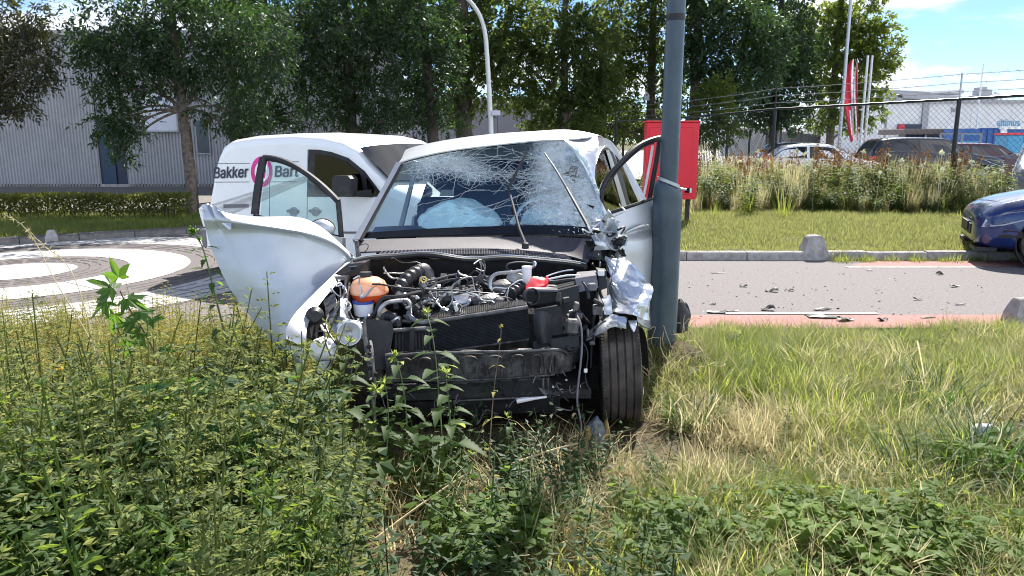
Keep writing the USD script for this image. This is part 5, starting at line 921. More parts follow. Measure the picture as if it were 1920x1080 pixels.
# --- left front corner: wing torn outwards, lamp remains
WG = PR([[(381, 386, 4.55), (398, 384, 4.50), (426, 398, 4.45), (490, 405, 4.50), (566, 407, 4.58), (622, 437, 4.62), (664, 478, 4.6)],
         [(382, 408, 4.44), (405, 412, 4.38), (440, 418, 4.32), (505, 427, 4.33), (578, 440, 4.38), (627, 459, 4.45), (657, 485, 4.5)],
         [(386, 440, 4.44), (420, 440, 4.40), (468, 440, 4.36), (535, 447, 4.38), (595, 462, 4.43), (634, 480, 4.48), (648, 494, 4.5)],
         [(405, 490, 4.40), (440, 490, 4.36), (490, 495, 4.33), (540, 502, 4.34), (580, 508, 4.37), (612, 512, 4.40), (627, 514, 4.41)],
         [(440, 552, 4.38), (470, 554, 4.35), (505, 556, 4.32), (540, 556, 4.31), (565, 556, 4.30), (582, 554, 4.29), (592, 548, 4.28)],
         [(487, 613, 4.34), (500, 617, 4.32), (515, 618, 4.30), (530, 616, 4.27), (540, 614, 4.24), (545, 610, 4.21), (549, 606, 4.18)],
         [(533, 664, 4.28), (535, 662, 4.27), (536, 660, 4.26), (537, 657, 4.25), (538, 652, 4.22), (538, 645, 4.18), (538, 638, 4.12)]])
from scipy.ndimage import gaussian_filter
wgp = patch(WG, 80, 100); u = np.linspace(0, 1, 80)[None, :]; v = np.linspace(0, 1, 100)[:, None]
wgp[..., 1] = gaussian_filter(wgp[..., 1], 7, mode='nearest')
def crz(d, w): return np.exp(-np.abs(d) / w)
v0 = .19 - .05 * u; rid = .035 * np.clip((v0 - v) / .10, -1, 0) * np.clip((.45 - (v - v0)) / .3, 0, 1)       # the shoulder crease and the hollow under it
fold = -rid - .020 * crz(u - .30 - .10 * v, .020) * np.exp(-(v / .16) ** 2) + .026 * crz(u - .115 - .10 * v, .018) * np.exp(-(v / .30) ** 2) + .010 * crz(u - .62 + .1 * v, .02) * np.exp(-((v - .24) / .06) ** 2)
wgp[..., 1] += fold * np.clip((1 - v) * 5, 0, 1) + .004 * (meshkit.noise(wgp * 9, 4) - .5)
part('front_wing', sheet(wgp, .005), 'silver_paint', label='long silver front wing torn free and bent outwards', smooth=16)
part('wing_spike', MB().add(*sheet(jag(patch(PR([[(384, 388, 4.52), (400, 386, 4.48), (414, 392, 4.46)], [(400, 405, 4.44), (415, 410, 4.40), (424, 400, 4.42)], [(424, 426, 4.38), (432, 430, 4.34), (434, 418, 4.36)]]), 8, 10), .006, 16), .004)), 'silver_torn', smooth=25)
part('wing_edge', sheet(patch(PR([[(664, 478, 4.59), (668, 494, 4.5)], [(628, 513, 4.34), (642, 522, 4.3)], [(592, 548, 4.13), (606, 562, 4.1)], [(556, 585, 3.94), (580, 602, 3.93)], [(538, 614, 3.84), (574, 630, 3.83)], [(537, 636, 3.79), (573, 652, 3.80)]]), 6, 40), .006), 'silver_paint')
part('arch_liner', sheet(patch(PR([[(642, 520, 4.34), (652, 532, 4.4)], [(606, 560, 4.16), (628, 576, 4.24)], [(580, 600, 4.0), (608, 620, 4.08)], [(574, 632, 3.92), (604, 645, 3.98)]]), 8, 20), .008), 'black_plastic')
part('lamp_body', MB().add(*blob(P(607, 656, 3.82), (.075, .07, .068), .5, 1.6, 12)), 'white_plastic'); part('lamp_bracket', MB().add(*sheet(jag(patch(PR([[(632, 612, 3.98), (655, 600, 4.0), (676, 604, 3.98)], [(634, 625, 3.92), (656, 618, 3.92), (680, 620, 3.93)], [(645, 640, 3.9), (660, 640, 3.9), (680, 634, 3.92)]]), 9, 9), .02, 14, 6), .006)), 'white_plastic', smooth=False)
part('lamp_lens', MB().add(*sheet(jag(patch(PR([[(537, 648, 3.77), (552, 652, 3.74), (566, 655, 3.76)], [(545, 668, 3.75), (556, 670, 3.72), (568, 672, 3.74)], [(560, 686, 3.74), (566, 686, 3.73), (574, 688, 3.74)]]), 9, 9), .012, 16, 3), .006)), 'lamp_lens', smooth=20); part('lamp_socket', MB().add(*lathe([(0, 0), (.045, 0), (.05, .04), (.03, .07), (0, .07)], P(590, 590, 4.0), (.3, -1, .1), 18)), 'dark_plastic')
part('reflector', MB().add(*lathe([(.015, 0), (.05, .02), (.065, .05), (.06, .05), (.045, .025), (.012, .008)], P(655, 626, 3.9), (.2, -1, .3), 20)), 'steel_bright'); part('lamp_lens', MB().add(*sheet(jag(patch(PR([[(595, 680, 3.74), (620, 676, 3.74)], [(598, 702, 3.72), (618, 700, 3.72)]]), 6, 6), .01, 16), .006)), 'lamp_lens', smooth=20)
for p, mt in (([(604, 562), (626, 552), (630, 570), (614, 590)], 'dull_metal'), ([(612, 592), (632, 580), (640, 606), (628, 626)], 'silver_torn'), ([(600, 600), (614, 604), (612, 622), (600, 618)], 'dull_metal'), ([(636, 556), (650, 560), (650, 596), (638, 592)], 'silver_torn'), ([(638, 576), (652, 590), (660, 604), (644, 602)], 'white_plastic')):
    part('bent_bracket', MB().add(*sheet(jag(patch(PR([[(*p[0], 4.12), (*p[1], 4.14)], [(*p[3], 4.0), (*p[2], 4.02)]]), 6, 6), .012, 18, int(p[0][0])), .006)), mt, smooth=20)
part('strut_top', MB().add(*lathe([(0, 0), (.05, 0), (.055, -.02), (.03, -.03), (0, -.03)], P(640, 516, 4.34), 'z', 16)), 'dull_metal')
for k in range(14): x, y = wr.uniform(600, 690), wr.uniform(530, 640); part('bracket', MB().add(*tube(P(x, y, 4.16 - (y - 530) / 110 * .25) + np.cumsum(wr.uniform(-.04, .04, (4, 3)), 0), wr.uniform(.003, .007), 5, 10)), wr.choice(['dull_metal', 'hose_rubber', 'steel_bright', 'silver_torn']))
# --- right front corner: crumpled wing, wheel, shredded pillar foot
CW = PR([[(1138, 482, 4.45), (1158, 484, 4.40), (1182, 495, 4.42), (1199, 512, 4.48)], [(1143, 515, 4.3), (1165, 516, 4.2), (1194, 522, 4.2), (1215, 541, 4.3)], [(1146, 556, 4.2), (1168, 560, 4.05), (1200, 565, 4.05), (1221, 552, 4.2)], [(1140, 594, 4.1), (1168, 590, 3.97), (1198, 593, 3.96), (1217, 603, 4.1)]])
part('front_wing', sheet(jag(jag(patch(CW, 17, 20), .030, 10, 3), .011, 28, 5), .005), 'silver_torn', label='crumpled silver front wing crushed against the pole', smooth=14)
part('front_wing_skirt', sheet(jag(patch(PR([[(1104, 622, 3.98), (1130, 600, 3.98), (1150, 592, 4.0), (1168, 598, 3.96)], [(1100, 638, 3.9), (1126, 625, 3.86), (1146, 614, 3.86), (1166, 618, 3.86)]]), 16, 8), .012, 18, 7), .005), 'silver_torn', smooth=14)
for p in ([(1158, 596), (1176, 598), (1172, 617), (1160, 612)], [(1180, 600), (1196, 602), (1189, 622), (1182, 612)], [(1128, 560), (1146, 552), (1148, 590), (1134, 588)]): part('torn_sheet', sheet(jag(patch(PR([[(*p[0], 3.94), (*p[1], 3.95)], [(*p[3], 3.86), (*p[2], 3.87)]]), 6, 7), .010, 20, int(p[0][1])), .004), 'silver_torn', smooth=14)
tr = MB(); c = np.array([.612, 4.13, .285]); r, w = .312, .21; pf = [(r * .62, -w * .46), (r * .80, -w * .53), (r * .93, -w * .5), (r * .985, -w * .44)]
for a in (-.40, -.20, 0., .20, .40):
    pf += [(r * (1 - .02 * abs(a)), w * (a - .075)), (r * (1 - .02 * abs(a)), w * (a + .075)), (r * .965, w * (a + .085)), (r * .965, w * (a + .115))]
pf = pf[:-2] + [(r * .985, w * .49), (r * .93, w * .5), (r * .80, w * .53), (r * .62, w * .46)]; pf = sorted(pf[:4]) and pf
ax = unit(np.array([1., -.07, .05])); n = 96; tv, tf = lathe(pf, c, ax, n); wl = part('tyre', (tv, tf), 'rubber', smooth=25); a_ = unit(np.cross(ax, [0, 0, 1.])); b_ = np.cross(ax, a_)
m = MB()
for k in range(96):        # shoulder blocks and sipes
    th = k * 2 * np.pi / 96; d = a_ * math.cos(th) + b_ * math.sin(th); e = np.cross(ax, d)
    for s in (-.445, .445): m.add(*hull([c + ax * w * (s + q * .05) + d * r * (.982 + h * .016) + e * r * (.018 * g) for q in (-1, 1) for h in (0, 1) for g in (-1, 1)]))
part('tread_blocks', m, 'rubber', wl, smooth=False, kind='stuff'); part('rim', MB().add(*lathe([(r * .62, -w * .45), (r * .62, w * .4), (r * .55, w * .43), (r * .5, w * .2), (0, w * .2)], c, ax, 32)), 'wheel_alloy', wl)
part('tyre', lathe([(.2, -.1), (.28, -.1), (.305, -.07), (.31, 0), (.305, .07), (.28, .1), (.2, .1)], (-.82, 4.25, .29), 'x', 40), 'rubber'); part('arch_liner', sheet(patch(PR([[(1118, 628, 4.3), (1150, 612, 4.3), (1200, 612, 4.35)], [(1100, 660, 4.35), (1150, 660, 4.55), (1215, 660, 4.55)], [(1100, 790, 4.4), (1150, 790, 4.6), (1215, 790, 4.6)]]), 8, 10), .01), 'black_plastic')
for k, (x, y, s, mt) in enumerate([(1122, 470, 30, 'dark_plastic'), (1134, 452, 26, 'silver_torn'), (1142, 480, 24, 'silver_torn'), (1148, 430, 20, 'silver_torn'), (1128, 425, 20, 'silver_torn'), (1152, 462, 18, 'black_plastic'), (1140, 410, 16, 'silver_torn'), (1158, 478, 16, 'black_plastic'), (1134, 498, 26, 'dark_plastic'), (1120, 445, 16, 'black_plastic'), (1150, 500, 20, 'silver_torn'), (1162, 450, 14, 'silver_torn'), (1112, 490, 18, 'black_plastic')]):
    a = wr.uniform(0, 3); q = [[(x + s * (i - 1) * math.cos(a) * .6 - s * (j - 1) * math.sin(a) * .9, y + s * (i - 1) * math.sin(a) * .6 + s * (j - 1) * math.cos(a) * .9, 4.55 + wr.uniform(-.10, .06)) for i in range(3)] for j in range(3)]
    part('torn_sheet', sheet(jag(patch(PR(q), 9, 9), .02, 16, k), .004), mt, smooth=14)
for k in range(16): x, y = wr.uniform(1112, 1166), wr.uniform(405, 500); part('torn_strip', MB().add(*tube(P(x, y, 4.5) + np.cumsum(wr.uniform(-.035, .035, (5, 3)), 0), wr.uniform(.003, .007), 5, 14)), wr.choice(['silver_torn', 'black_plastic', 'crack_white']))
# --- right front door, swung open behind the pole
DR = PR([[(1135, 403, 4.94), (1165, 395, 4.99), (1195, 385, 5.08), (1232, 371, 5.24)], [(1146, 436, 4.90), (1168, 430, 4.95), (1198, 424, 5.04), (1236, 418, 5.22)], [(1160, 475, 4.88), (1178, 475, 4.94), (1205, 475, 5.02), (1240, 478, 5.22)], [(1178, 520, 4.9), (1192, 530, 4.95), (1212, 545, 5.03), (1244, 556, 5.22)], [(1190, 600, 4.92), (1202, 610, 4.96), (1222, 620, 5.05), (1248, 622, 5.24)]])
dg = patch(DR, 40, 40); dpx = patch([[(1135, 403, 0), (1165, 395, 0), (1195, 385, 0), (1232, 371, 0)], [(1146, 436, 0), (1168, 430, 0), (1198, 424, 0), (1236, 418, 0)], [(1160, 475, 0), (1178, 475, 0), (1205, 475, 0), (1240, 478, 0)], [(1178, 520, 0), (1192, 530, 0), (1212, 545, 0), (1244, 556, 0)], [(1190, 600, 0), (1202, 610, 0), (1222, 620, 0), (1248, 622, 0)]], 40, 40)
dx, dy = dpx[..., 0], dpx[..., 1]; line = 436 - (dx - 1190) * .25; rec = np.exp(-(((dx - 1192) / 26) ** 2 + ((dy - line) / 11) ** 2) ** 2); dg[..., 1] += .028 * rec - .012 * np.exp(-((dy - (line + 28)) / 20) ** 2); crs = np.clip((dy - 480) / 60, 0, 1) * np.clip((dx - 1205) / 10, 0, 1); dg[..., 1] += .03 * crs
dr = part('door', sheet(dg, .03), 'silver_paint', label='silver door swung open behind the pole'); part('door_handle', MB().add(*tube(PP([(1173, 436, 4.93), (1190, 428, 4.97), (1206, 423, 5.01), (1217, 424, 5.05)]), [.006, .012, .013, .008], 8, 16)), 'silver_paint', dr)
part('waist_seal', MB().add(*tube(PP([(1135, 401, 4.92), (1165, 392, 4.97), (1195, 382, 5.06), (1230, 369, 5.22)]), .012, 6, 16)), 'black_plastic', dr)
part('window_frame', MB().add(*tube(PP([(1136, 402, 4.93), (1130, 352, 4.92), (1142, 330, 4.95), (1158, 312, 4.98), (1178, 291, 5.02), (1200, 273, 5.08), (1222, 263, 5.14), (1238, 259, 5.22)]), .019, 8, 50)).add(*tube(PP([(1237, 259, 5.22), (1231, 300, 5.22), (1224, 340, 5.22), (1218, 374, 5.22)]), .017, 8, 20)), 'black_plastic', dr)
part('window_seal', MB().add(*tube(PP([(1140, 352, 4.90), (1160, 318, 4.96), (1180, 297, 5.0), (1202, 279, 5.06), (1226, 268, 5.14)]), .006, 6, 30)), 'dark_plastic', dr); part('frame_trim', MB().add(*tube(PP([(1224, 273, 5.17), (1216, 320, 5.16), (1207, 368, 5.14)]), .009, 6, 12)), 'white_plastic', dr)
# --- left front door, swung open behind the torn wing
LD = part('door', sheet(patch(PR([[(474, 404, 4.98), (540, 420, 4.94), (645, 446, 4.80)], [(478, 500, 4.96), (545, 505, 4.92), (645, 515, 4.78)], [(490, 600, 4.98), (550, 605, 4.94), (645, 610, 4.80)]]), 16, 16), .04), 'silver_paint', label='silver door open on the left, window intact')
fo = [(478, 402, 4.99), (484, 350, 5.03), (494, 296, 5.08), (520, 299, 5.06), (547, 309, 5.03), (581, 330, 4.98), (607, 351, 4.93), (634, 378, 4.88), (637, 410, 4.85), (640, 446, 4.82)]
fr_ = smooth_line(PP(fo[2:8]), 26); m = MB(); m.add(*tube(PP(fo[:3]), .028, 8, 12)).add(*tube(fr_, .021, 8)).add(*tube(PP(fo[7:]), .018, 8, 10)); part('window_frame', m, 'dark_plastic', LD)
gp = np.array([(489, 405), (494, 350), (502, 303), (520, 305), (546, 316), (578, 336), (604, 357), (628, 381), (631, 410), (633, 444)], float); gY = np.array([4.98, 5.02, 5.06, 5.05, 5.02, 4.97, 4.92, 4.88, 4.85, 4.82])
a = PP([(x, y, Y) for (x, y), Y in zip(gp, gY)]); part('side_window', hull(np.vstack([a, a + [0, .004, 0]])), 'clear_glass', LD); part('waist_seal', MB().add(*tube(PP([(476, 403, 4.96), (545, 421, 4.92), (640, 445, 4.80)]), .010, 6, 10)), 'black_plastic', LD)
part('mirror', MB().add(*blob(P(604, 430, 4.66), (.078, .06, .062), .12, 1.5, 2)), 'silver_paint', LD, label='pale wing mirror cap in front of the left door'); part('mirror_edge', MB().add(*tube(PP([(580, 434, 4.66), (584, 419, 4.67), (600, 411, 4.68), (618, 414, 4.68), (628, 430, 4.67)]), .005, 5, 20)), 'black_plastic', LD)
# ================================================================ VEGETATION
VR = np.random.default_rng(5)
def lances(o, d, l, w, up=None, fold=.18, rng=VR):
    """Folded lance-shaped leaves, two triangles each: bases o, directions d, lengths l, widths w."""
    o, d = np.asarray(o, float), unit(d); n = len(o); l = np.broadcast_to(l, n)[:, None]; w = np.broadcast_to(w, n)[:, None]
    r = rng.normal(size=(n, 3)) if up is None else up; s = unit(np.cross(d, r)); nn = np.cross(s, d)
    m = o + d * l * .45 - nn * w * fold
    v = np.stack([o, m + s * w / 2, o + d * l, m - s * w / 2], 1).reshape(-1, 3); i = np.arange(n)[:, None] * 4
    return v, np.vstack([i + [0, 1, 2], i + [0, 2, 3]])
def blades(n, rad, L, w, bend, seed, segs=3, lean=.35, tip=.15):
    """A clump of grass blades that bend over."""
    r = np.random.default_rng(seed); a = r.uniform(0, 2 * np.pi, n); q = rad * np.sqrt(r.random(n)); b = np.stack([q * np.cos(a), q * np.sin(a), np.full(n, -.02)], -1)
    az = a + r.normal(0, 1.1, n); hd = np.stack([np.cos(az), np.sin(az), 0 * az], -1); l = r.uniform(*L, n); th = np.abs(r.normal(0, lean, n)); bd = r.uniform(*bend, n)
    sd = np.stack([-np.sin(az), np.cos(az), 0 * az], -1); wd = w * r.uniform(.6, 1.3, n); V = []; p = b.copy()
    for k in range(segs + 1):
        ww = wd * (1 - (1 - tip) * (k / segs) ** 1.6) / 2; V += [p - sd * ww[:, None], p + sd * ww[:, None]]
        t = th + bd * (k + .5) / segs; p = p + (hd * np.sin(t)[:, None] + np.array([0, 0, 1]) * np.cos(t)[:, None]) * (l / segs)[:, None]
    v = np.stack(V, 1).reshape(-1, 3); i = np.arange(n)[:, None] * (2 * segs + 2); f = []
    for k in range(segs): f += [i + [2 * k, 2 * k + 1, 2 * k + 3], i + [2 * k, 2 * k + 3, 2 * k + 2]]
    return v, np.vstack(f)
# ---------------------------------------------------------------- trees
def leaves_in(cl, size, asp, droop, dens, rng, twig=.30):
    """Leaf clusters on short twigs through ellipsoids (centre, radii)."""
    O, D, Lh = [], [], []
    for c, r in cl:
        n = int(9.5 * dens * r[0] * r[2] / (size * size * asp) / 9); u = unit(rng.normal(size=(n, 3))); q = u * (rng.random((n, 1)) ** .42)
        keep = meshkit.noise((c + q * r) * 2.1, 11) > .34; p = (c + q * r)[keep]; u = u[keep]; n = len(p)
        td = unit(u * .7 + rng.normal(size=(n, 3)) * .6 + [0, 0, -droop])
        for k in range(9):
            s = (k // 2 + 1) / 5; O.append(p + td * twig * s); side = unit(np.cross(td, rng.normal(size=(n, 3))))
            D.append(td * .6 + side * (1.0 if k % 2 else -1.0) * (.9 if k < 8 else 0) + [0, 0, -droop * .5] + rng.normal(size=(n, 3)) * .2); Lh.append(size * rng.uniform(.7, 1.25, n))
    O, D, Lh = np.vstack(O), np.vstack(D), np.concatenate(Lh); return lances(O, D, Lh, Lh * asp, rng=rng)
def tree(name, label, px, Y, r, top, cl, leaf, size=.11, asp=.36, droop=.5, dens=2.2, bark='bark', lean=0., lo=1.5, group=None, upper=True, py0=None):
    rng = np.random.default_rng(int(px * 7 + Y) % 100000); x = XH(px, Y); t = thing(name, label, 'tree', (x, Y, 0), group)
    pts = [(x, Y, -.1), (x, Y, .25), (x + lean * .4, Y + .05, top * .35), (x + lean, Y, top * .75), (x + lean * 1.1, Y, top)]; sp = smooth_line(pts, 26)
    tv, tf = tube(sp, np.r_[r * 1.7, r * 1.15, np.linspace(r, r * .35, 24)], 12); obj('trunk', (jag(tv, r * .12, 5, 3), tf), bark, t)
    C = []
    for c in cl:
        a, b, rx, ry = c[:4]; yy = Y + (c[4] if len(c) > 4 else 0); k = yy / FPX * .97; p = P(a, b, yy); C.append((p, np.array([rx * k, max(rx, ry) * k * .75, ry * k])))
    for p, q in C:
        z0 = np.clip(p[2] - .6 * abs(p[0] - x) - .4, lo, top * .9); b0 = np.array([np.interp(z0, sp[:, 2], sp[:, 0]), Y, z0])
        m = MB().tube([b0, (b0 + p) / 2 + [0, 0, .12], p + [0, 0, -.1]], [r * .24, r * .09], 6, 10)
        for _ in range(3): m.tube([(b0 + p) / 2 + [0, 0, .12], p + rng.normal(size=3) * q * .45], [r * .12, r * .04], 4)
        obj('limb', m, bark, t)
    zt = P(0, 0, Y)[2]
    if upper and top > zt + .4:
        w = max(.9, np.mean([q[0] for _, q in C]) * 1.5)
        for _ in range(6): C.append((np.array([x + lean + rng.normal() * w * .8, Y + rng.normal() * .6, rng.uniform(zt + .5, max(top, zt + .9))]), np.array([w, w, w * .7]) * rng.uniform(.7, 1)))
        vis, hid = C[:-6], C[-6:]
    else: vis, hid = C, []
    m = MB().add(*leaves_in(vis, size, asp, droop, dens, rng))
    if hid: m.add(*leaves_in(hid, size * 2.2, asp, droop, dens * .5, rng))
    obj('crown', m, leaf, t, smooth=False); return t
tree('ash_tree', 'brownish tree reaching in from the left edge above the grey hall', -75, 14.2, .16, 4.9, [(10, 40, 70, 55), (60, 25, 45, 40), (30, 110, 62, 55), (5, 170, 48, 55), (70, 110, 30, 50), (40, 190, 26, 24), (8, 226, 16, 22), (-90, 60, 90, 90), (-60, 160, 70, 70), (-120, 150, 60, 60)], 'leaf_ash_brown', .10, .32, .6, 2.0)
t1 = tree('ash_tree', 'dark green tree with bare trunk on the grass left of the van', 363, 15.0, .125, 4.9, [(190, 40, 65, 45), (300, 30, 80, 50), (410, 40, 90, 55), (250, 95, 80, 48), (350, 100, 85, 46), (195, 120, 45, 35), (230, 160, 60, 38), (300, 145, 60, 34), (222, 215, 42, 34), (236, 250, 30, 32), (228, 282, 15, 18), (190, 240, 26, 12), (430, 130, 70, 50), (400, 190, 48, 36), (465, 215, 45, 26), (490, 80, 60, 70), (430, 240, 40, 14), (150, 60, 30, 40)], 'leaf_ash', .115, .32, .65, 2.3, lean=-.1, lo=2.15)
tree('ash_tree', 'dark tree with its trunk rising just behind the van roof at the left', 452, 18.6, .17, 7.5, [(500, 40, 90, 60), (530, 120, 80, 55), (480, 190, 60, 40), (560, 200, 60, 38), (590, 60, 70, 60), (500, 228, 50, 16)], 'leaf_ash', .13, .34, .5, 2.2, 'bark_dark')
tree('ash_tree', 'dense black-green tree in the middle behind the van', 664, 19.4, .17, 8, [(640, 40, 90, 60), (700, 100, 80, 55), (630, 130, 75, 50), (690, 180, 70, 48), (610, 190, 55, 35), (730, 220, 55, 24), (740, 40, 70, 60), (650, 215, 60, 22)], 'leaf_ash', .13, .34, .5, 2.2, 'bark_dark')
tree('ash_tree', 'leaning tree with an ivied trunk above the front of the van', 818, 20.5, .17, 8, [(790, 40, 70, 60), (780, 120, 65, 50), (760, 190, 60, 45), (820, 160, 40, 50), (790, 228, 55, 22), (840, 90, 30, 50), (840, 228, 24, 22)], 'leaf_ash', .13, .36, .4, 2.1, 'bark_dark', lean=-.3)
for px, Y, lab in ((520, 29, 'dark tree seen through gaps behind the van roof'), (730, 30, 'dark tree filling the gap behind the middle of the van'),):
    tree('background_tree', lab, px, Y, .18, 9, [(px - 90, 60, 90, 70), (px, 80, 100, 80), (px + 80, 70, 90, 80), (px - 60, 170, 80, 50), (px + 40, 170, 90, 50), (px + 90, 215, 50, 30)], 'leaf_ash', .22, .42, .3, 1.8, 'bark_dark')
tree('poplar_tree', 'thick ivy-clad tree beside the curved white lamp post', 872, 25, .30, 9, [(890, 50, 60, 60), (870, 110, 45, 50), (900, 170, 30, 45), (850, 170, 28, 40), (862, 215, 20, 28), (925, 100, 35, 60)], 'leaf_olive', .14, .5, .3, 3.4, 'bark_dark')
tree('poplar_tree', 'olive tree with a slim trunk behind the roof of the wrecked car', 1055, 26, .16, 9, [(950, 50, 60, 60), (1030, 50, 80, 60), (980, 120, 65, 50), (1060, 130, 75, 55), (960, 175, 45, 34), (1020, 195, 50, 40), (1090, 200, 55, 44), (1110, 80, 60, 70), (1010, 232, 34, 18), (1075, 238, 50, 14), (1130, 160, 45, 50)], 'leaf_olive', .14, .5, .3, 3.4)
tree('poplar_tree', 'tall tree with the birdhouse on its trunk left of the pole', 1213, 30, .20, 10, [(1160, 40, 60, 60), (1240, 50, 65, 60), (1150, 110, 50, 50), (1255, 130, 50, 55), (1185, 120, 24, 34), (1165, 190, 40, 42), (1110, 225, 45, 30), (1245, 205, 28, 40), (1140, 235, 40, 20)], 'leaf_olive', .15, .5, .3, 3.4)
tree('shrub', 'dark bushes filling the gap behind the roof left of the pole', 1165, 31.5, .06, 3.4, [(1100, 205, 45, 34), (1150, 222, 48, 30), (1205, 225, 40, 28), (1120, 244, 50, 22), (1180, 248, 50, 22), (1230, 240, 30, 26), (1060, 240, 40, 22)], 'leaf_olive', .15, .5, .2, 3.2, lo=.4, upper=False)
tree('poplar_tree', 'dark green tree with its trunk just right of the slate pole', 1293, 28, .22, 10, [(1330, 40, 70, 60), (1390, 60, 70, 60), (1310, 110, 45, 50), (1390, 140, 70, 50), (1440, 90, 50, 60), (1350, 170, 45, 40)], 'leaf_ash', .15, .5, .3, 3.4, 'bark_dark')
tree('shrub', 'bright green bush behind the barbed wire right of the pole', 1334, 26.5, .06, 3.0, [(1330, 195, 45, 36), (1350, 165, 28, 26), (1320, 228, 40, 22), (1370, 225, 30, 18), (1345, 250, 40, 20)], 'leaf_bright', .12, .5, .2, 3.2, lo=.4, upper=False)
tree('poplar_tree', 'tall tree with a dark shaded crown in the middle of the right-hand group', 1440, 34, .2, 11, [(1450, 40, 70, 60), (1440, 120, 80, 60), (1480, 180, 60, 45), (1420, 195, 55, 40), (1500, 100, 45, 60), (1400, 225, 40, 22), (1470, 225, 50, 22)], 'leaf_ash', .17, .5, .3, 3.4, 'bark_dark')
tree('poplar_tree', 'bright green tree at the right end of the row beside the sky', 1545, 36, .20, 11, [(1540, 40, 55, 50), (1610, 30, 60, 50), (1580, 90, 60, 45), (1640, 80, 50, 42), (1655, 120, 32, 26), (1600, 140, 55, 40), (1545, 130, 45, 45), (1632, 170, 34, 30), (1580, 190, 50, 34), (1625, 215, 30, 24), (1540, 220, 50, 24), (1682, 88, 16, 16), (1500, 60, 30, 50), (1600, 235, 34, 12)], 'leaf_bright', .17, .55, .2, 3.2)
# hedge
hd = thing('hedge', 'low clipped hedge with bare stems before the grey hall', 'hedge', (-8, 14.25, .1)); n = 15000; hx = VR.uniform(-16, -6.15, n); hy = 14.25 + .23 * np.cos(VR.uniform(0, 6.28, n)) * VR.random(n) ** .4
hz_ = .1 + .44 * (1 - VR.random(n) ** 1.7 * .85) * 1.0 + .03 * meshkit.noise(np.stack([hx * 4, hx * 0, hx * 0], -1), 2); ok = (hz_ > .22) | (meshkit.noise(np.stack([hx * 3, hx * 0, hz_ * 4], -1), 6) > .52)
p = np.stack([hx, hy, hz_], -1)[ok]; obj('foliage', lances(p, VR.normal(size=p.shape) + [0, -.2, .5], VR.uniform(.05, .085, len(p)), .04), 'leaf_hedge', hd, smooth=False); m = MB()
for x in np.arange(-16, -6.2, .11): m.tube([(x, 14.25 + VR.uniform(-.08, .08), .08), (x + VR.uniform(-.06, .06), 14.25, .42)], [.012, .006], 4)
obj('stems', m, 'bark_dark', hd, smooth=False, kind='stuff')

# ---------------------------------------------------------------- grass and weeds of the near verge
GP = [blades(75, .11, (.10, .27), .0058, (.3, 1.3), 1), blades(65, .13, (.14, .32), .006, (.8, 2.1), 2), blades(85, .13, (.08, .2), .0052, (.3, 1.3), 3), blades(60, .15, (.16, .38), .0058, (1.0, 2.3), 4, lean=.8)]
def place(n, xr, yr, rng, ok=None):
    x, y = rng.uniform(*xr, n), rng.uniform(*yr, n); k = (y < near_edge(x) - .01)
    if ok is not None: k &= ok(x, y)
    return x[k], y[k]
def wreck_zone(x, y): return (x > -1.0) & (x < .76) & (y > 3.62)
def patchy(x, y, f, s): return meshkit.fbm(np.stack([x * f, y * f, x * 0], -1), 2, s)
rg_ = np.random.default_rng(31)
def grass_field(name, label, n, xr, yr, ok, mats, sc, seed, protos=GP, tilt=8):
    r = np.random.default_rng(seed); x, y = place(n, xr, yr, r, ok); k = len(x); pm_ = [p for p in protos for _ in mats]; mm = [m for _ in protos for m in mats]
    return scatter(name, pm_, mm, np.stack([x, y, gz(x, y) - .005], -1), r.uniform(0, 6.28, k), r.uniform(*sc, k) * np.clip(1.15 - .5 * np.clip((y - 4.6) / 1.5, 0, 1), .5, 1.2), r.integers(0, len(pm_), k), label, 'grass', r.normal(0, tilt, (k, 2)))
inC = lambda x, y: (x > -1.0) & (x < .45) & (y < 3.7)
grass_field('grass', 'green grass tufts growing through the near verge', 6200, (-4.6, 4.8), (1.7, 6.15), lambda x, y: ~wreck_zone(x, y) & ~(inC(x, y) & (rg_.random(len(x)) < .70)) & ((patchy(x, y, 1.5, 2) > .47) | (y > 5.2)) & ((x > .2) | (rg_.random(len(x)) < .55)), ['grass_green'], (.6, 1.05), 41)
grass_field('dry_grass', 'pale dry grass lying over the near verge', 3300, (-4.6, 4.8), (1.7, 6.15), lambda x, y: ~wreck_zone(x, y) & ~(inC(x, y) & (rg_.random(len(x)) < .55)) & (patchy(x, y, 1.3, 7) > .44) & ((x > .1) | (y > 4.3) | (x < -1.6) | (rg_.random(len(x)) < .4)), ['grass_dry'], (.55, 1.0), 42, tilt=22)
grass_field('fine_grass', 'fine yellow-green grass near the road edge', 2600, (-4.8, 5.5), (4.3, 6.16), lambda x, y: ~wreck_zone(x, y), ['grass_lawn'], (.55, .95), 43, GP[:1] + GP[2:3])
lt = np.random.default_rng(8); n = 5200; x, y = place(n, (-3.6, 3.6), (1.8, 5.9), lt, lambda x, y: patchy(x, y, 1.6, 12) > .42); l = lt.uniform(.03, .16, len(x)); a = lt.uniform(0, 6.28, len(x))
obj('plant_litter', lances(np.stack([x, y, gz(x, y) + lt.uniform(.004, .05, len(x))], -1), np.stack([np.cos(a), np.sin(a), lt.normal(0, .18, len(x))], -1), l, lt.uniform(.004, .014, len(x))), 'litter', smooth=False, label='dead stalks and leaves lying on the soil', cat='litter', kind='stuff')
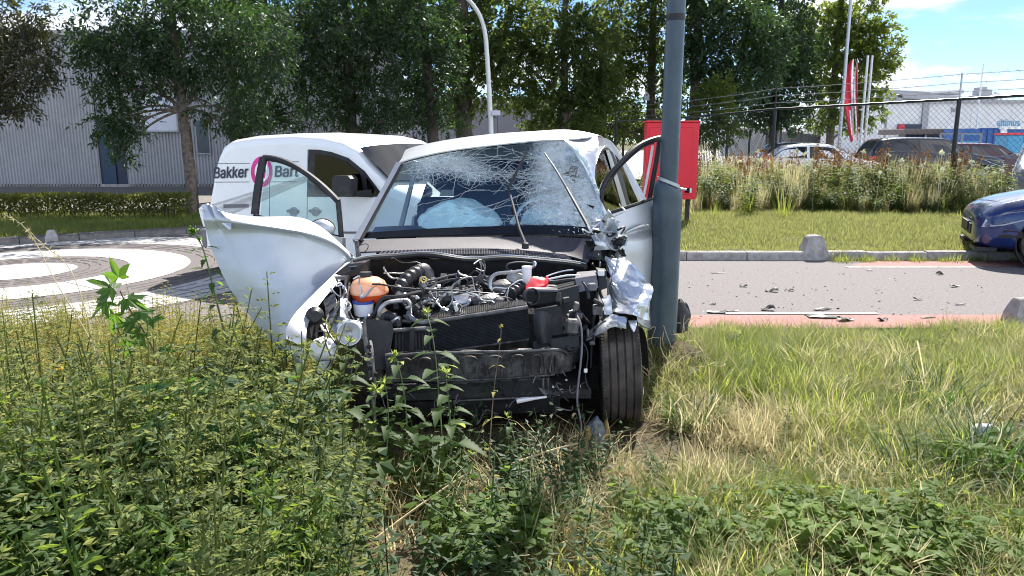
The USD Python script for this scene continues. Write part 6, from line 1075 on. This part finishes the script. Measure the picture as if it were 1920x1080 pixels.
# feathery weeds
def feather(seed, h, n, ll, lobes=5, spread=.5, stems=3):
    r = np.random.default_rng(seed); O, D, Ln, Wd, m = [], [], [], [], MB()
    for s in range(stems):
        a = r.uniform(0, 6.28); tip = np.array([math.cos(a) * spread * h * .5 * r.random(), math.sin(a) * spread * h * .5 * r.random(), h * r.uniform(.75, 1.05)]); b = np.array([*r.uniform(-.04, .04, 2), -.03])
        for k in range(n):
            q = .12 + .88 * (k + r.random() * .5) / n; p = b + (tip - b) * q; az = k * 2.4 + r.normal(0, .3); L_ = ll * (1.15 - .75 * q) * r.uniform(.8, 1.2); d = unit(np.array([math.cos(az), math.sin(az), .75 - .2 * (1 - q) + r.normal(0, .2)]))
            sd = unit(np.cross(d, [0, 0, 1.])); up = np.cross(sd, d)
            for j in range(lobes):
                s_ = (j // 2 + 1) / (lobes // 2 + 1); o = p + d * L_ * (s_ * .75 if j < lobes - 1 else .7) - np.array([0, 0, .25 * L_ * s_ * s_]); g = (1 if j % 2 else -1)
                O.append(o); D.append(d + sd * g * .9 - up * .2 if j < lobes - 1 else d - up * .35); Ln.append(L_ * (.42 - .10 * s_)); Wd.append(L_ * .13)
        m.tube([b, (b + tip) / 2 + r.normal(0, .01, 3), tip], [.004, .002], 4, cap=False)
    return m.add(*lances(np.array(O), np.array(D), np.array(Ln), np.array(Wd), rng=r))
FW = [feather(1, .62, 22, .13), feather(2, .75, 24, .12, 5, .4, 2), feather(3, .5, 18, .14, 5, .8, 3), feather(4, .66, 22, .11, 7, .5, 2)]
def broad(seed, h, n, ll, asp=.55, stems=2):
    r = np.random.default_rng(seed); O, D, Ln, m = [], [], [], MB()
    for s in range(stems):
        b = np.array([*r.uniform(-.05, .05, 2), -.03]); tip = np.array([*r.normal(0, h * .22, 2), h * r.uniform(.7, 1.05)]); m.tube([b, (b + tip) / 2 + r.normal(0, .012, 3), tip], [.0045, .002], 4, cap=False)
        for k in range(n):
            q = .2 + .8 * (k + .5) / n; az = k * 1.57 + (k // 2) * .4; d = np.array([math.cos(az), math.sin(az), .25 + r.normal(0, .25)]); st = unit(d) * ll * .35; O.append(b + (tip - b) * q + st); D.append(d - [0, 0, .45]); Ln.append(ll * (1.2 - .35 * q) * r.uniform(.8, 1.2))
    Ln = np.array(Ln); O, D = np.array(O), np.array(D); return m.add(*lances(O, D, Ln, Ln * asp, up=np.tile([0, 0, 1.], (len(O), 1)) + r.normal(0, .25, (len(O), 3)), rng=r))
BW = [broad(11, .42, 18, .066), broad(12, .52, 24, .06, .45), broad(13, .32, 14, .075, .6, 3), broad(14, .55, 26, .058, .42)]
def weeds(name, label, protos, mats, n, xr, yr, ok, sc, seed, hmul=None, tilt=7):
    r = np.random.default_rng(seed); x, y = place(n, xr, yr, r, ok); k = len(x); pm_ = [p for p in protos for _ in mats]; mm = [m for _ in protos for m in mats]; s = r.uniform(*sc, k)
    if hmul is not None: s = s * hmul(x, y)
    return scatter(name, pm_, mm, np.stack([x, y, gz(x, y)], -1), r.uniform(0, 6.28, k), s, r.integers(0, len(pm_), k), label, 'weeds', r.normal(0, tilt, (k, 2)))
def leftfield(x, y): return (x < -.58 + (y - 2.4) * -.18 + .12 * np.sin(y * 5)) & ~((y > 3.55) & (x > -1.15))
weeds('feathery_weeds', 'grey-green feathery weeds massed at the lower left', FW, ['weed_grey', 'weed_pale', 'weed_green', 'weed_pale'], 440, (-4.2, -.3), (1.75, 3.85), lambda x, y: leftfield(x, y) & (patchy(x, y, 2.2, 30) > np.where(x < -1.7, .50, .42)), (.7, 1.2), 51, lambda x, y: (.72 + .75 * np.clip((patchy(x, y, 2.2, 30) - .40) * 3, 0, .55)) * (1.02 - .2 * np.clip((y - 2.4) / 1.4, 0, 1)), 14)
weeds('tall_weeds', 'tall pale feathery stalks standing above the thicket at the left', FW[:2] + FW[3:], ['weed_grey', 'weed_pale'], 78, (-3.2, -.65), (2.4, 3.9), leftfield, (1.0, 1.4), 57, None, 16)
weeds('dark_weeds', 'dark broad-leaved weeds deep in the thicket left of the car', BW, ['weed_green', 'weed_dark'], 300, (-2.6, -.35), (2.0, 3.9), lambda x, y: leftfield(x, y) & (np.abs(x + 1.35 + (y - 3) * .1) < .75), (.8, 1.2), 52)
weeds('yellow_weeds', 'straw-yellow weeds along the road side of the left verge', FW + [blades(40, .08, (.2, .45), .004, (.1, .6), 9, lean=.25)], ['weed_yellow', 'weed_yellow', 'weed_pale'], 680, (-5.0, -.95), (3.9, 5.98), lambda x, y: ~((y > 3.5) & (x > -1.1)), (.42, .74), 53)
weeds('green_weeds', 'small green weeds between the grass tufts on the right', BW + FW[2:3], ['weed_green'], 130, (.5, 4.6), (1.8, 5.6), lambda x, y: patchy(x, y, 1.2, 20) > .5, (.28, .55), 54)
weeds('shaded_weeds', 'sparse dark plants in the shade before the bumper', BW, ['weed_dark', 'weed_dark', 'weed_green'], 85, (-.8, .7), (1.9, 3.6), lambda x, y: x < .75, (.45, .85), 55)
# a dark leafy bush, big leaves in fives
eb = thing('leafy_bush', 'dark green bush with large leaflets in the middle of the left thicket', 'bush', (*P(430, 880, 2.95)[:2], 0)); er = np.random.default_rng(66); O, D, Ln, m = [], [], [], MB()
for k in range(62):
    a = er.uniform(0, 6.28); rr_ = .42 * math.sqrt(er.random()); b = np.array([P(430, 880, 2.95)[0] + .15 * math.cos(a), 2.95 + .1 * math.sin(a), .0]); tp = np.array([P(430, 880, 2.95)[0] + rr_ * math.cos(a) * 1.1, 2.95 + rr_ * math.sin(a) * .7, er.uniform(.25, .64) * (1.05 - rr_ * .6)]); m.tube([b, (b + tp) / 2 + [0, 0, .06], tp], [.004, .002], 4, 6, cap=False)
    ax_ = unit(np.array([math.cos(a), math.sin(a) - .4, er.uniform(-.2, .3)])); sd_ = unit(np.cross(ax_, [0, 0, 1.]))
    for j, (f, g) in enumerate(((.0, 1), (.0, -1), (.45, 1), (.45, -1), (.8, 0))): O.append(tp + ax_ * .13 * f); D.append(ax_ * (.55 if g else 1) + sd_ * g * .85 + [0, 0, -.25]); Ln.append(er.uniform(.07, .11))
Ln = np.array(Ln); obj('foliage', lances(np.array(O), np.array(D), Ln, Ln * .42, up=np.tile([0, 0, 1.], (len(O), 1)) + er.normal(0, .3, (len(O), 3)), fold=.12, rng=er), 'bush_leaf', eb, smooth=False); obj('stems', m, 'stem_green', eb, smooth=False, kind='stuff')
# ground elder, lower right
def elder(seed):
    r = np.random.default_rng(seed); m = MB(); O, D, Ln = [], [], []
    for s in range(4):
        b = np.array([*r.uniform(-.05, .05, 2), -.02]); az = r.uniform(0, 6.28); t = b + [math.cos(az) * .07, math.sin(az) * .07, r.uniform(.11, .2)]; m.tube([b, t], [.003, .002], 4, cap=False)
        for g in (-1.3, 0, 1.3):
            dd = np.array([math.cos(az + g), math.sin(az + g), .05])
            for q in (-.5, 0, .5): O.append(t + dd * .025); D.append([math.cos(az + g + q), math.sin(az + g + q), r.normal(-.1, .15)]); Ln.append(r.uniform(.038, .06))
    Ln = np.array(Ln); return m.add(*lances(np.array(O), np.array(D), Ln, Ln * .58, up=np.tile([0, 0, 1.], (len(O), 1)) + r.normal(0, .3, (len(O), 3)), fold=.08, rng=r))
EL = [elder(k) for k in (1, 2, 3)]; r = np.random.default_rng(61); ctr = [(1.35, 2.5, .34, 62), (.62, 2.65, .16, 14), (2.25, 3.2, .2, 12), (-.02, 2.62, .16, 18), (2.0, 2.45, .2, 14)]
pts = np.vstack([np.stack([r.normal(a, s * .6, k), r.normal(b, s * .5, k)], -1) for a, b, s, k in ctr]); scatter('ground_elder', EL, ['elder_leaf'] * 3, np.c_[pts, gz(pts[:, 0], pts[:, 1])], r.uniform(0, 6.28, len(pts)), r.uniform(.8, 1.2, len(pts)), r.integers(0, 3, len(pts)), 'bright low leafy ground cover at the lower right', 'ground cover', r.normal(0, 8, (len(pts), 2)))
# big dark tussocks
def tussock(loc, label, n, L, s): t = thing('grass_tussock', label, 'grass tussock', (*loc, gz(*loc))); v, f = blades(n, .12 * s, L, .0085, (.7, 1.9), s * 31 if False else int(loc[0] * 50) + 7, 5, .25, .12); obj('blades', (v + [*loc, gz(*loc)], f), 'grass_dark', t, smooth=False); return t
tussock(G(1850, 905)[:2], 'large dark glossy grass tussock below the white stone', 230, (.28, .55), 1.5); tussock(G(1760, 770)[:2], 'upright green grass tussock left of the white stone', 150, (.22, .42), 1.2); tussock(G(960, 1040)[:2], 'arching grass tussock at the bottom in front of the bumper shade', 60, (.22, .5), .9); tussock(G(1295, 790)[:2], 'dark grass tussock growing right beside the front wheel', 110, (.15, .35), 1.1); tussock(G(1700, 930)[:2], 'grass tussock between the leafy ground cover and the white stone', 120, (.2, .42), 1.1)
# ---------------------------------------------------------------- single plants
def leafmesh(o, d, up, L_, wd, droop=.5, ser=.1, n=9, heart=True):
    """One toothed leaf with a folded, drooping midrib."""
    o, d = np.asarray(o, float), unit(d); s = unit(np.cross(d, up)); u = np.cross(s, d); V = []
    for k in range(n):
        q = k / (n - 1); w = wd * .5 * ((min(1, math.sqrt(q) * 2.2 + .25) if heart else math.sin(math.pi * min(1, q * 1.2 + .05)) ** .7) * (1 - q) ** .75 + .01) * (1 + ser * (1 if k % 2 else -1)); c = o + d * L_ * q + u * (-droop * L_ * q * q * .6)
        V += [c - s * w + u * w * .28, c, c + s * w + u * w * .28]
    f = []
    for k in range(n - 1):
        a = 3 * k; f += [[a, a + 1, a + 4], [a, a + 4, a + 3], [a + 1, a + 2, a + 5], [a + 1, a + 5, a + 4]]
    return np.array(V), np.array(f)
def plant(name, label, cat, path, leaves, mat, stem='stem_green', r0=.005, seed=0, size=.08, wd=.6, droop=.6, top=True, dens=1.0, ser=.12, heart=True, group=None):
    """Stem through picked points with opposite leaves, each leaf a part."""
    rng = np.random.default_rng(seed); p = smooth_line(PP(path), 24); base = p[0].copy(); p = np.vstack([[base[0], base[1], min(base[2] - .02, float(gz(base[0], base[1])))], p]); t = thing(name, label, cat, p[0], group); obj('stem', MB().tube(p, [r0, r0 * .4], 6), stem, t)
    for k in range(leaves):
        q = .25 + .75 * (k // 2 + .5) / ((leaves + 1) // 2); i = q * (len(p) - 1); a = p[int(i)] + (p[min(len(p) - 1, int(i) + 1)] - p[int(i)]) * (i % 1); az = (k // 2) * 1.57 + (k % 2) * math.pi + rng.normal(0, .35); d = np.array([math.cos(az), math.sin(az) - .15, rng.uniform(-.25, .35)]); s = size * (1.15 - .6 * q ** 2) * rng.uniform(.75, 1.2)
        pet = a + unit(d) * s * .3; m = MB().add(*leafmesh(pet, d, [0, 0, 1], s, s * wd, droop * rng.uniform(.6, 1.5), ser, 14, heart)); m.tube([a, pet], [.0018, .0014], 4, cap=False); obj('leaf', m, mat, t, smooth=True)
    if top: o = np.tile(p[-1], (10, 1)); obj('tip', lances(o, rng.normal(size=(10, 3)) + [0, 0, .8], size * .35, size * .14, rng=rng), mat, t, smooth=False)
    return t
NL = 'nettle_leaf'
for k, (pa, n, lab) in enumerate([([(838, 985, 3.0), (832, 860, 3.22), (822, 730, 3.45), (812, 635, 3.6), (800, 588, 3.72)], 18, 'tall nettle climbing across the left end of the radiator'), ([(770, 980, 3.0), (765, 860, 3.15), (758, 740, 3.3), (742, 668, 3.4)], 16, 'nettle with drooping leaves before the left half of the bumper beam'), ([(850, 960, 2.95), (846, 860, 3.1), (842, 760, 3.2), (835, 700, 3.3)], 14, 'nettle with the palest sunlit leaves before the middle of the bumper'),
        ([(720, 960, 3.05), (724, 860, 3.1), (728, 770, 3.2), (722, 720, 3.25)], 12, 'short nettle with curled leaves beside the torn strut'), ([(660, 900, 3.2), (650, 780, 3.35), (645, 700, 3.5), (655, 640, 3.62)], 14, 'nettle hiding the lamp remains at the left front corner'), ([(590, 880, 3.3), (578, 760, 3.45), (572, 690, 3.55), (570, 650, 3.66)], 14, 'nettle in front of the lower tip of the torn wing'), ([(690, 930, 3.1), (700, 800, 3.25), (705, 730, 3.35)], 12, 'low nettle under the left end of the bumper'), ([(620, 860, 3.35), (618, 760, 3.5), (612, 705, 3.6)], 12, 'nettle below the white lamp housing')]):
    plant('nettle', lab, 'nettle', pa, n, NL, seed=k + 3, size=.125, wd=.66)
plant('weed_stalk', 'thin flowering stalk standing before the right half of the radiator', 'plant', [(905, 1020, 2.85), (915, 900, 3.05), (922, 780, 3.25), (930, 700, 3.4), (938, 640, 3.5), (940, 612, 3.55)], 12, 'weed_yellow', 'stem_brown', .0045, 21, .045, .5, .5)
plant('weed_stalk', 'weed with two pale hanging leaves in the shade under the bumper', 'plant', [(988, 1010, 2.85), (980, 930, 2.95), (972, 860, 3.05), (950, 780, 3.2)], 8, NL, 'stem_green', .004, 22, .075, .6, .9); plant('weed_stalk', 'small nettle with one yellow leaf low in the shade', 'plant', [(890, 1000, 2.85), (888, 920, 2.95), (884, 850, 3.05)], 7, NL, 'stem_green', .004, 23, .07, .6, .8)
plant('sow_thistle', 'tall twisted leafy stalk in front of the torn wing edge', 'plant', [(440, 760, 4.0), (428, 660, 4.2), (410, 580, 4.3), (395, 520, 4.35), (378, 460, 4.4), (366, 435, 4.42)], 24, 'maple_leaf', 'stem_green', .008, 25, .15, .42, .9, True, ser=.2, heart=False)
mp = thing('maple_sapling', 'young maple with big lobed leaves standing against the white road rings', 'plant', P(300, 700, 4.0)); obj('stem', MB().tube(PP([(320, 760, 3.95), (300, 690, 4.0), (275, 630, 4.05), (250, 590, 4.05), (225, 545, 4.05)]), [.008, .004], 6, 20), 'stem_brown', mp)
def lobed(c, d, nrm, s, seed):
    r = np.random.default_rng(seed); d = unit(d); n = unit(np.asarray(nrm, float) - d * np.dot(nrm, d)); e = np.cross(d, n); pts = []
    for a, q in ((-2.5, .25), (-2.0, .62), (-1.65, .36), (-1.15, .85), (-.95, .6), (-.75, .66), (-.5, .42), (-.22, .8), (0, 1.05), (.22, .8), (.5, .42), (.75, .66), (.95, .6), (1.15, .85), (1.65, .36), (2.0, .62), (2.5, .25)):
        a += r.normal(0, .05); q *= s * r.uniform(.9, 1.1); pts.append(c + d * q * math.cos(a) + e * q * math.sin(a) + n * (-.35 * q * q / s + .04 * s * r.normal()))
    V = np.vstack([[c], pts]); return V, np.array([[0, i, i + 1] for i in range(1, len(pts))])
for k, (x, y, dx, dz, s) in enumerate([(212, 540, -.6, .5, .13), (240, 560, .7, -.2, .12), (200, 565, -.8, -.5, .12), (222, 520, -.1, 1., .11), (260, 585, .9, -.5, .10), (215, 590, -.3, -1., .10), (262, 625, -.5, -.6, .11), (300, 655, .9, .2, .09), (250, 605, -.9, .0, .11), (240, 640, -.2, -.9, .09), (285, 600, .8, .4, .08)]):
    p = P(x, y, 4.02 + .05 * math.sin(k * 3)); st = P(250 + (y - 590) * .6, y + 12, 4.05); m = MB().add(*lobed(p, [dx, -.35, dz], [.1, -.6, .9], s, k)); m.tube([st, p], [.002, .0015], 4, cap=False); obj('leaf', m, 'maple_leaf', mp, smooth=False)
for k, (pa, lab) in enumerate([([(190, 700, 3.9), (160, 620, 4.0), (100, 520, 4.1), (45, 425, 4.2), (10, 404, 4.25)], 'long bent straw stalk rising over the roundabout at the far left'), ([(195, 690, 3.9), (165, 600, 4.0), (120, 490, 4.05), (95, 470, 4.1), (55, 432, 4.1)], 'second bent grass stalk leaning left over the roundabout')]):
    t = thing('grass_stalk', lab, 'grass stalk', P(*pa[0])); obj('stem', MB().tube(PP(pa), [.0035, .0016], 5, 20), 'straw_stem', t); e = smooth_line(PP(pa), 20)[14:]; o = np.repeat(e, 8, 0); obj('seed_head', lances(o, VR.normal(size=o.shape) + [-1.2, 0, -.4], .03, .005), 'grass_dry', t, smooth=False, kind='stuff')
for k, (a, b, lab) in enumerate([((705, 1010, 2.7), (880, 885, 3.0), 'long pale stick lying aslant before the bumper'), ((960, 870, 3.1), (1090, 830, 3.3), 'pale bent stalk in the shade left of the wheel'), ((1000, 1020, 2.7), (1090, 950, 2.9), 'short pale stalk at the bottom centre'), ((1720, 640, 4.9), (1735, 720, 4.3), 'upright white straw stalk on the right-hand grass')]):
    t = thing('dry_stick', lab, 'stick', P(*a)); A_, B_ = P(*a), P(*b); obj('stick', MB().tube([A_, (A_ + B_) / 2 + [0, 0, .008], B_], [.0055, .0035], 6, 10), 'straw_stem', t)
for x, y, Y in ((385, 690, 4.1), (420, 705, 4.0), (350, 720, 3.9), (460, 690, 4.15), (330, 790, 3.5), (350, 830, 3.3)):
    t = thing('umbel', {385: 'pale yellow flower head above the weeds, upper left of the thicket', 420: 'pale flower head in the middle of the thicket top', 350: 'pale flower head leftmost above the dark weeds', 460: 'pale flower head nearest the torn wing', 330: 'lower pale flower head amid the dark weeds', 350.5: ''}.get(x if not (x == 350 and y == 830) else 0, 'lowest pale flower head amid the dark weeds'), 'flower', P(x, y + 90, Y)); c = P(x, y, Y)
    m = MB(); fl_ = []
    for k in range(11): q = c + [VR.normal(0, .035), VR.normal(0, .03), VR.normal(0, .008)]; m.tube([c - [0, 0, .05], q], [.0012, .0008], 3, cap=False); fl_ += [q + VR.normal(0, .007, 3) for _ in range(10)]
    m.tube([c - [0, 0, .32], c - [0, 0, .05]], [.0035, .002], 5); obj('stem', m, 'stem_green', t); obj('florets', lances(np.array(fl_), VR.normal(size=(len(fl_), 3)) + [0, 0, 1], .009, .008), 'umbel', t, smooth=False, kind='stuff')
t = thing('yellow_flower', 'small bright yellow flower at the upper left of the verge', 'flower', P(108, 740, 4.0)); c = P(108, 692, 4.0); obj('stem', MB().tube([c - [0, 0, .25], c], .003, 5), 'stem_green', t); o = c + VR.normal(0, .018, (50, 3)); obj('petals', lances(o, VR.normal(size=o.shape) + [0, 0, .6], .018, .012), 'flower_yellow', t, smooth=False)
# ---------------------------------------------------------------- far verges and the weeds along the fence
LW = [blades(90, .22, (.04, .10), .008, (.2, 1.0), 71, 2), blades(80, .22, (.05, .13), .008, (.3, 1.2), 72, 2), blades(50, .2, (.08, .2), .008, (.3, 1.0), 73, 3)]
r = np.random.default_rng(72); x = r.uniform(1.35, 11.5, 3000); y = r.uniform(9.98, 16.3, 3000); k = (y < 17.5 - .1 * x) & ((x > 1.5) | (y > 10.6)); x, y = x[k], y[k]
scatter('lawn', LW, ['grass_lawn'] * 3, np.stack([x, y, np.full(len(x), .1)], -1), r.uniform(0, 6.28, len(x)), r.uniform(.7, 1.2, len(x)), r.choice(3, len(x), p=[.48, .44, .08]), 'sunlit mown grass of the far right verge', 'grass')
x = r.uniform(-13, -4.2, 2600); y = r.uniform(9.6, 15.2, 2600); vpoly = Polygon([tuple(p) for p in lin_] + [(-30, 21)]).buffer(-.08); k = np.array([vpoly.contains(Point(a, b)) for a, b in zip(x, y)]); x, y = x[k], y[k]
scatter('lawn', LW, ['grass_lawn', 'grass_green', 'grass_lawn'], np.stack([x, y, np.full(len(x), .1)], -1), r.uniform(0, 6.28, len(x)), r.uniform(.7, 1.2, len(x)), r.choice(3, len(x), p=[.4, .4, .2]), 'grass strip in front of the hedge, half in tree shade', 'grass')
def spikes(seed, h, n):
    r = np.random.default_rng(seed); m = MB(); O, D = [], []
    for s in range(n):
        b = np.array([*r.uniform(-.15, .15, 2), 0]); tp = b + [*r.normal(0, .12, 2), h * r.uniform(.75, 1.05)]; m.tube([b, tp], [.006, .004], 3, cap=False)
        for k in range(60): q = r.uniform(.5, 1); O.append(b + (tp - b) * q + r.normal(0, .03, 3) * [1, 1, 1.5]); D.append(r.normal(size=3) + [0, 0, .5])
    return m.add(*lances(np.array(O), np.array(D), .05, .03, rng=r))
TG = [blades(55, .2, (.7, 1.3), .011, (.05, .6), 81, 4, .14), blades(60, .22, (.5, 1.1), .011, (.1, .9), 82, 4, .2)]; SP = [spikes(1, 1.4, 4), spikes(2, 1.25, 5)]; LS = [broad(91, 1.1, 34, .13, .5, 6), broad(92, .9, 30, .12, .5, 7)]; WS = [feather(93, 1.0, 30, .2, 5, .6, 4)]
def strip(n, seed, x0=4.1, x1=10.2):
    r = np.random.default_rng(seed); x = r.uniform(x0, x1, n); f = np.interp(x, [4, 5.6, 6.9, 9.6, 10.6], [25, 23.5, 19.6, 16.4, 15.4]); y0 = np.interp(x, [4, 10], [15.9, 14.9]); y = y0 + (r.random(n) ** 1.3) * np.minimum(f - y0 + .4, 3.6); return x, y, r
def strip_weeds(name, label, protos, mats, n, seed, sc, ok=None, front=None):
    x, y, r = strip(n, seed); k = np.ones(n, bool) if ok is None else ok(x, y); x, y = x[k], y[k]; n = len(x); y0 = np.interp(x, [4, 10], [15.9, 14.9]); s = r.uniform(*sc, n) * np.clip(.45 + (y - y0) * .6, .45, 1)
    scatter(name, protos, mats, np.stack([x, y, np.full(n, .08)], -1), r.uniform(0, 6.28, n), s, r.integers(0, len(protos), n), label, 'weeds', r.normal(0, 5, (n, 2)))
strip_weeds('tall_grass', 'tall straw-coloured grass along the chain link fence', TG, ['grass_dry', 'grass_lawn'], 230, 84, (.7, 1.05)); strip_weeds('dock_spikes', 'rust-brown dock seed spikes before the parked cars', SP, ['weed_rust'] * 2, 70, 85, (.8, 1.1), lambda x, y: (patchy(x, y, .9, 3) > .42) & (y > 16.2))
strip_weeds('leafy_weeds', 'green leafy weeds in the middle of the fence strip', LS + WS, ['weed_green', 'leaf_bright', 'weed_yellow'], 560, 86, (.6, 1.0), lambda x, y: (patchy(x, y, .6, 8) > .40) | (np.abs(x - 7.6) < .9))
r = np.random.default_rng(88); x, y, _ = strip(36, 89); f_ = MB()
def puff(seed): rr = np.random.default_rng(seed); o = np.tile([0, 0, 1.15], (40, 1)) + rr.normal(0, .015, (40, 3)); return MB().tube([(0, 0, 0), (0, 0, 1.12)], [.008, .005], 4).add(*lances(o, rr.normal(size=(40, 3)), .06, .02, rng=rr))
scatter('thistle_puffs', [puff(1), puff(2)], ['fluff'] * 2, np.stack([x, y, 0 * x + .08], -1), r.uniform(0, 6, 36), r.uniform(.7, 1.12, 36), r.integers(0, 2, 36), 'white fluffy seed heads among the tall weeds', 'weeds', r.normal(0, 6, (36, 2)))
x = r.uniform(2.4, 6.0, 60); y = 14.6 + r.uniform(0, 3, 60); scatter('cabinet_weeds', TG + LS, ['grass_dry', 'grass_green', 'weed_green', 'weed_dark'], np.stack([x, y, 0 * x + .08], -1), r.uniform(0, 6, 60), r.uniform(.4, .8, 60), r.integers(0, 4, 60), 'rough weeds round the foot of the red cabinet', 'weeds')
# kerb edge tufts
x = np.r_[r.uniform(4.2, 7.5, 40), r.uniform(1.5, 2.2, 8)]; scatter('kerb_weeds', LW[2:] + GP[:1], ['grass_lawn', 'grass_green'], np.stack([x, 9.74 + r.uniform(-.05, .04, 48), 0 * x], -1), r.uniform(0, 6, 48), r.uniform(.4, .8, 48), r.integers(0, 2, 48), 'small weeds growing from the gutter along the far kerb', 'weeds')
# ---------------------------------------------------------------- litter and debris
def shard(name, px, py, w, d, h, mat, label, seed, cat='debris', z0=None):
    w, d = w * .85, d * .8; c = G(px, py); c[2] = (.008 if c[1] > near_edge(c[0]) else float(gz(c[0], c[1])) + .01) if z0 is None else z0; r = np.random.default_rng(seed); a = r.uniform(0, 3)
    g_ = np.array([[[(i - 2) / 4 * w, (j - 1) / 2 * d, h * (math.sin(i * 1.3 + seed) * .5 + .5) * .55 * (1 - abs(j - 1) * .5)] for i in range(5)] for j in range(3)], float); g_ = g_ @ R('z', r.uniform(-25, 25)).T + c
    t = thing(name, label, cat, c); g2 = patch(g_, 9, 6); v, f = sheet(jag(g2, min(w, d) * .12, 30, seed), .005); v[:, 2] = np.maximum(v[:, 2], c[2] - .004); obj('piece', (v, f), mat, t, smooth=25); return t
for k, (n, x, y, w, d, h, mt, lab) in enumerate([('plastic_fragment', 1343, 587, .20, .08, .03, 'dark_plastic', 'flat dark shard at the left end of the red lane'), ('plastic_fragment', 1372, 585, .14, .06, .03, 'dark_plastic', 'second flat shard beside the first on the lane line'), ('plastic_fragment', 1440, 582, .14, .07, .09, 'black_plastic', 'looped black fragment on the white lane line'), ('plastic_fragment', 1542, 581, .20, .05, .03, 'black_plastic', 'long black strip on the asphalt before the lane line'),
        ('trim_panel', 1545, 596, .34, .14, .035, 'dark_plastic', 'long grey trim panel lying on the red lane'), ('trim_bracket', 1585, 602, .16, .10, .07, 'dark_plastic', 'bent grey bracket at the right end of the trim panel'), ('plastic_fragment', 1655, 602, .10, .06, .05, 'black_plastic', 'black lump at the edge of the grass on the red lane'), ('plastic_fragment', 1394, 538, .09, .05, .04, 'black_plastic', 'small dark fragment left of the humped one on the road'), ('plastic_fragment', 1447, 547, .15, .08, .07, 'black_plastic', 'humped black fragment in the middle of the right road'), ('plastic_fragment', 1483, 546, .07, .04, .04, 'black_plastic', 'little fragment just right of the humped one'),
        ('plastic_fragment', 1762, 515, .09, .06, .07, 'black_plastic', 'square dark fragment on the road nearest the blue car'), ('plastic_fragment', 1790, 538, .12, .05, .04, 'black_plastic', 'flat fragment right of the road centre below the blue car'), ('plastic_fragment', 1720, 563, .09, .03, .04, 'black_plastic', 'thin fragment before the lower right kerb block'), ('plastic_fragment', 1800, 572, .14, .02, .012, 'dark_plastic', 'thin dark strip left of the lower right kerb block'), ('plastic_fragment', 1346, 513, .20, .02, .012, 'dark_plastic', 'thin strip on the road near the far kerb'), ('plastic_fragment', 1630, 508, .08, .02, .012, 'dark_plastic', 'thin strip under the far white lane line'), ('plastic_fragment', 1740, 597, .16, .03, .015, 'dark_plastic', 'narrow strip on the right part of the red lane'), ('pebble', 74, 559, .09, .06, .04, 'black_plastic', 'dark pebble between the white rings of the roundabout'), ('plastic_fragment', 1337, 571, .06, .04, .03, 'black_plastic', 'tiny fragment near the pole on the road')]):
    shard(n, x, y, w, d, h, mt, lab, k + 2)
rr = np.random.default_rng(77); m = MB()
for k in range(150): q = G(rr.uniform(1290, 1850), rr.uniform(500, 600)); m.add(*hull(q + [0, 0, .006] + rr.uniform(-1, 1, (6, 3)) * rr.uniform(.004, .014) * [1.5, 1, .5]))
obj('road_grit', m, 'dark_plastic', smooth=False, label='tiny crumbs of plastic scattered over the right road', cat='debris', kind='stuff')
m = MB()
for k in range(500): q = G(rr.uniform(1290, 1900), rr.uniform(505, 598)); m.add(*hull(q + [0, 0, .004] + rr.uniform(-1, 1, (5, 3)) * rr.uniform(.002, .005)))
obj('glass_crumbs', m, 'crack_white', smooth=False, label='pale glass crumbs strewn on the asphalt', cat='debris', kind='stuff')
def rock(px, py, rad, mat, label, name, cat, seed, sink=.3): c = G(px, py); c[2] = float(gz(c[0], c[1])) + rad[2] * (1 - sink); t = thing(name, label, cat, c); obj('body', blob(c, rad, .5, 1.5, seed, 3), mat, t, smooth=30)
rock(1845, 862, (.085, .06, .085), 'stone_pale', 'pale white stone among the grass at the right', 'stone', 'stone', 4, -.5); rock(1908, 880, (.05, .04, .05), 'stone_pale', 'smaller pale stone at the right edge below the white one', 'stone', 'stone', 5, -.3); rock(1745, 800, (.03, .03, .03), 'stone_pale', 'small white lump left of the pale stone', 'stone', 'stone', 6, -1.)
c = P(1275, 706, 4.75); t = thing('slab', 'grey broken slab in the hollow right of the front wheel', 'slab', c); obj('body', cbox(c, (.22, .16, .07), R('y', -18) @ R('z', 20), .012), 'kerb_stone', t)
c = P(1118, 812, 3.75); t = thing('rubbish_bag', 'small grey and yellow scrap bag wedged left of the front wheel', 'rubbish', c); obj('body', blob(c, (.05, .05, .085), .6, 1.8, 9, 3), 'bag_grey', t); obj('side', blob(P(1102, 815, 3.72), (.02, .03, .05), .4, 1.8, 2, 2), 'bag_yellow', t); obj('side', blob(P(1136, 808, 3.76), (.016, .03, .065), .4, 1.8, 3, 2), 'bag_yellow', t)
t = thing('soil_heap', 'churned brown soil and roots around the foot of the pole', 'soil', (1.2, 5.0, 0)); q = np.array([(a, b) for a in np.linspace(.78, 1.5, 30) for b in np.linspace(4.45, 5.3, 30)]); hz2 = gz(q[:, 0], q[:, 1]) + .09 * np.exp(-((q[:, 0] - 1.12) / .28) ** 2 - ((q[:, 1] - 4.9) / .34) ** 2) * (.4 + 1.2 * meshkit.fbm(np.c_[q * 9, q[:, 0] * 0], 3, 3)) - .012
obj('mound', (np.c_[q, hz2], grid_faces(30, 30)[:, ::-1]), 'soil', t, smooth=True); m = MB()
for k in range(70): b = np.array([rr.uniform(.8, 1.4), rr.uniform(4.5, 5.1), 0]); b[2] = float(gz(b[0], b[1])) + .05; m.tube(b + np.cumsum(np.vstack([[0, 0, 0], rr.normal(0, .05, (3, 3)) + [0, -.01, .04]]), 0), [.004, .002], 4, 8)
obj('roots', m, 'straw_stem', t, smooth=False, kind='stuff')
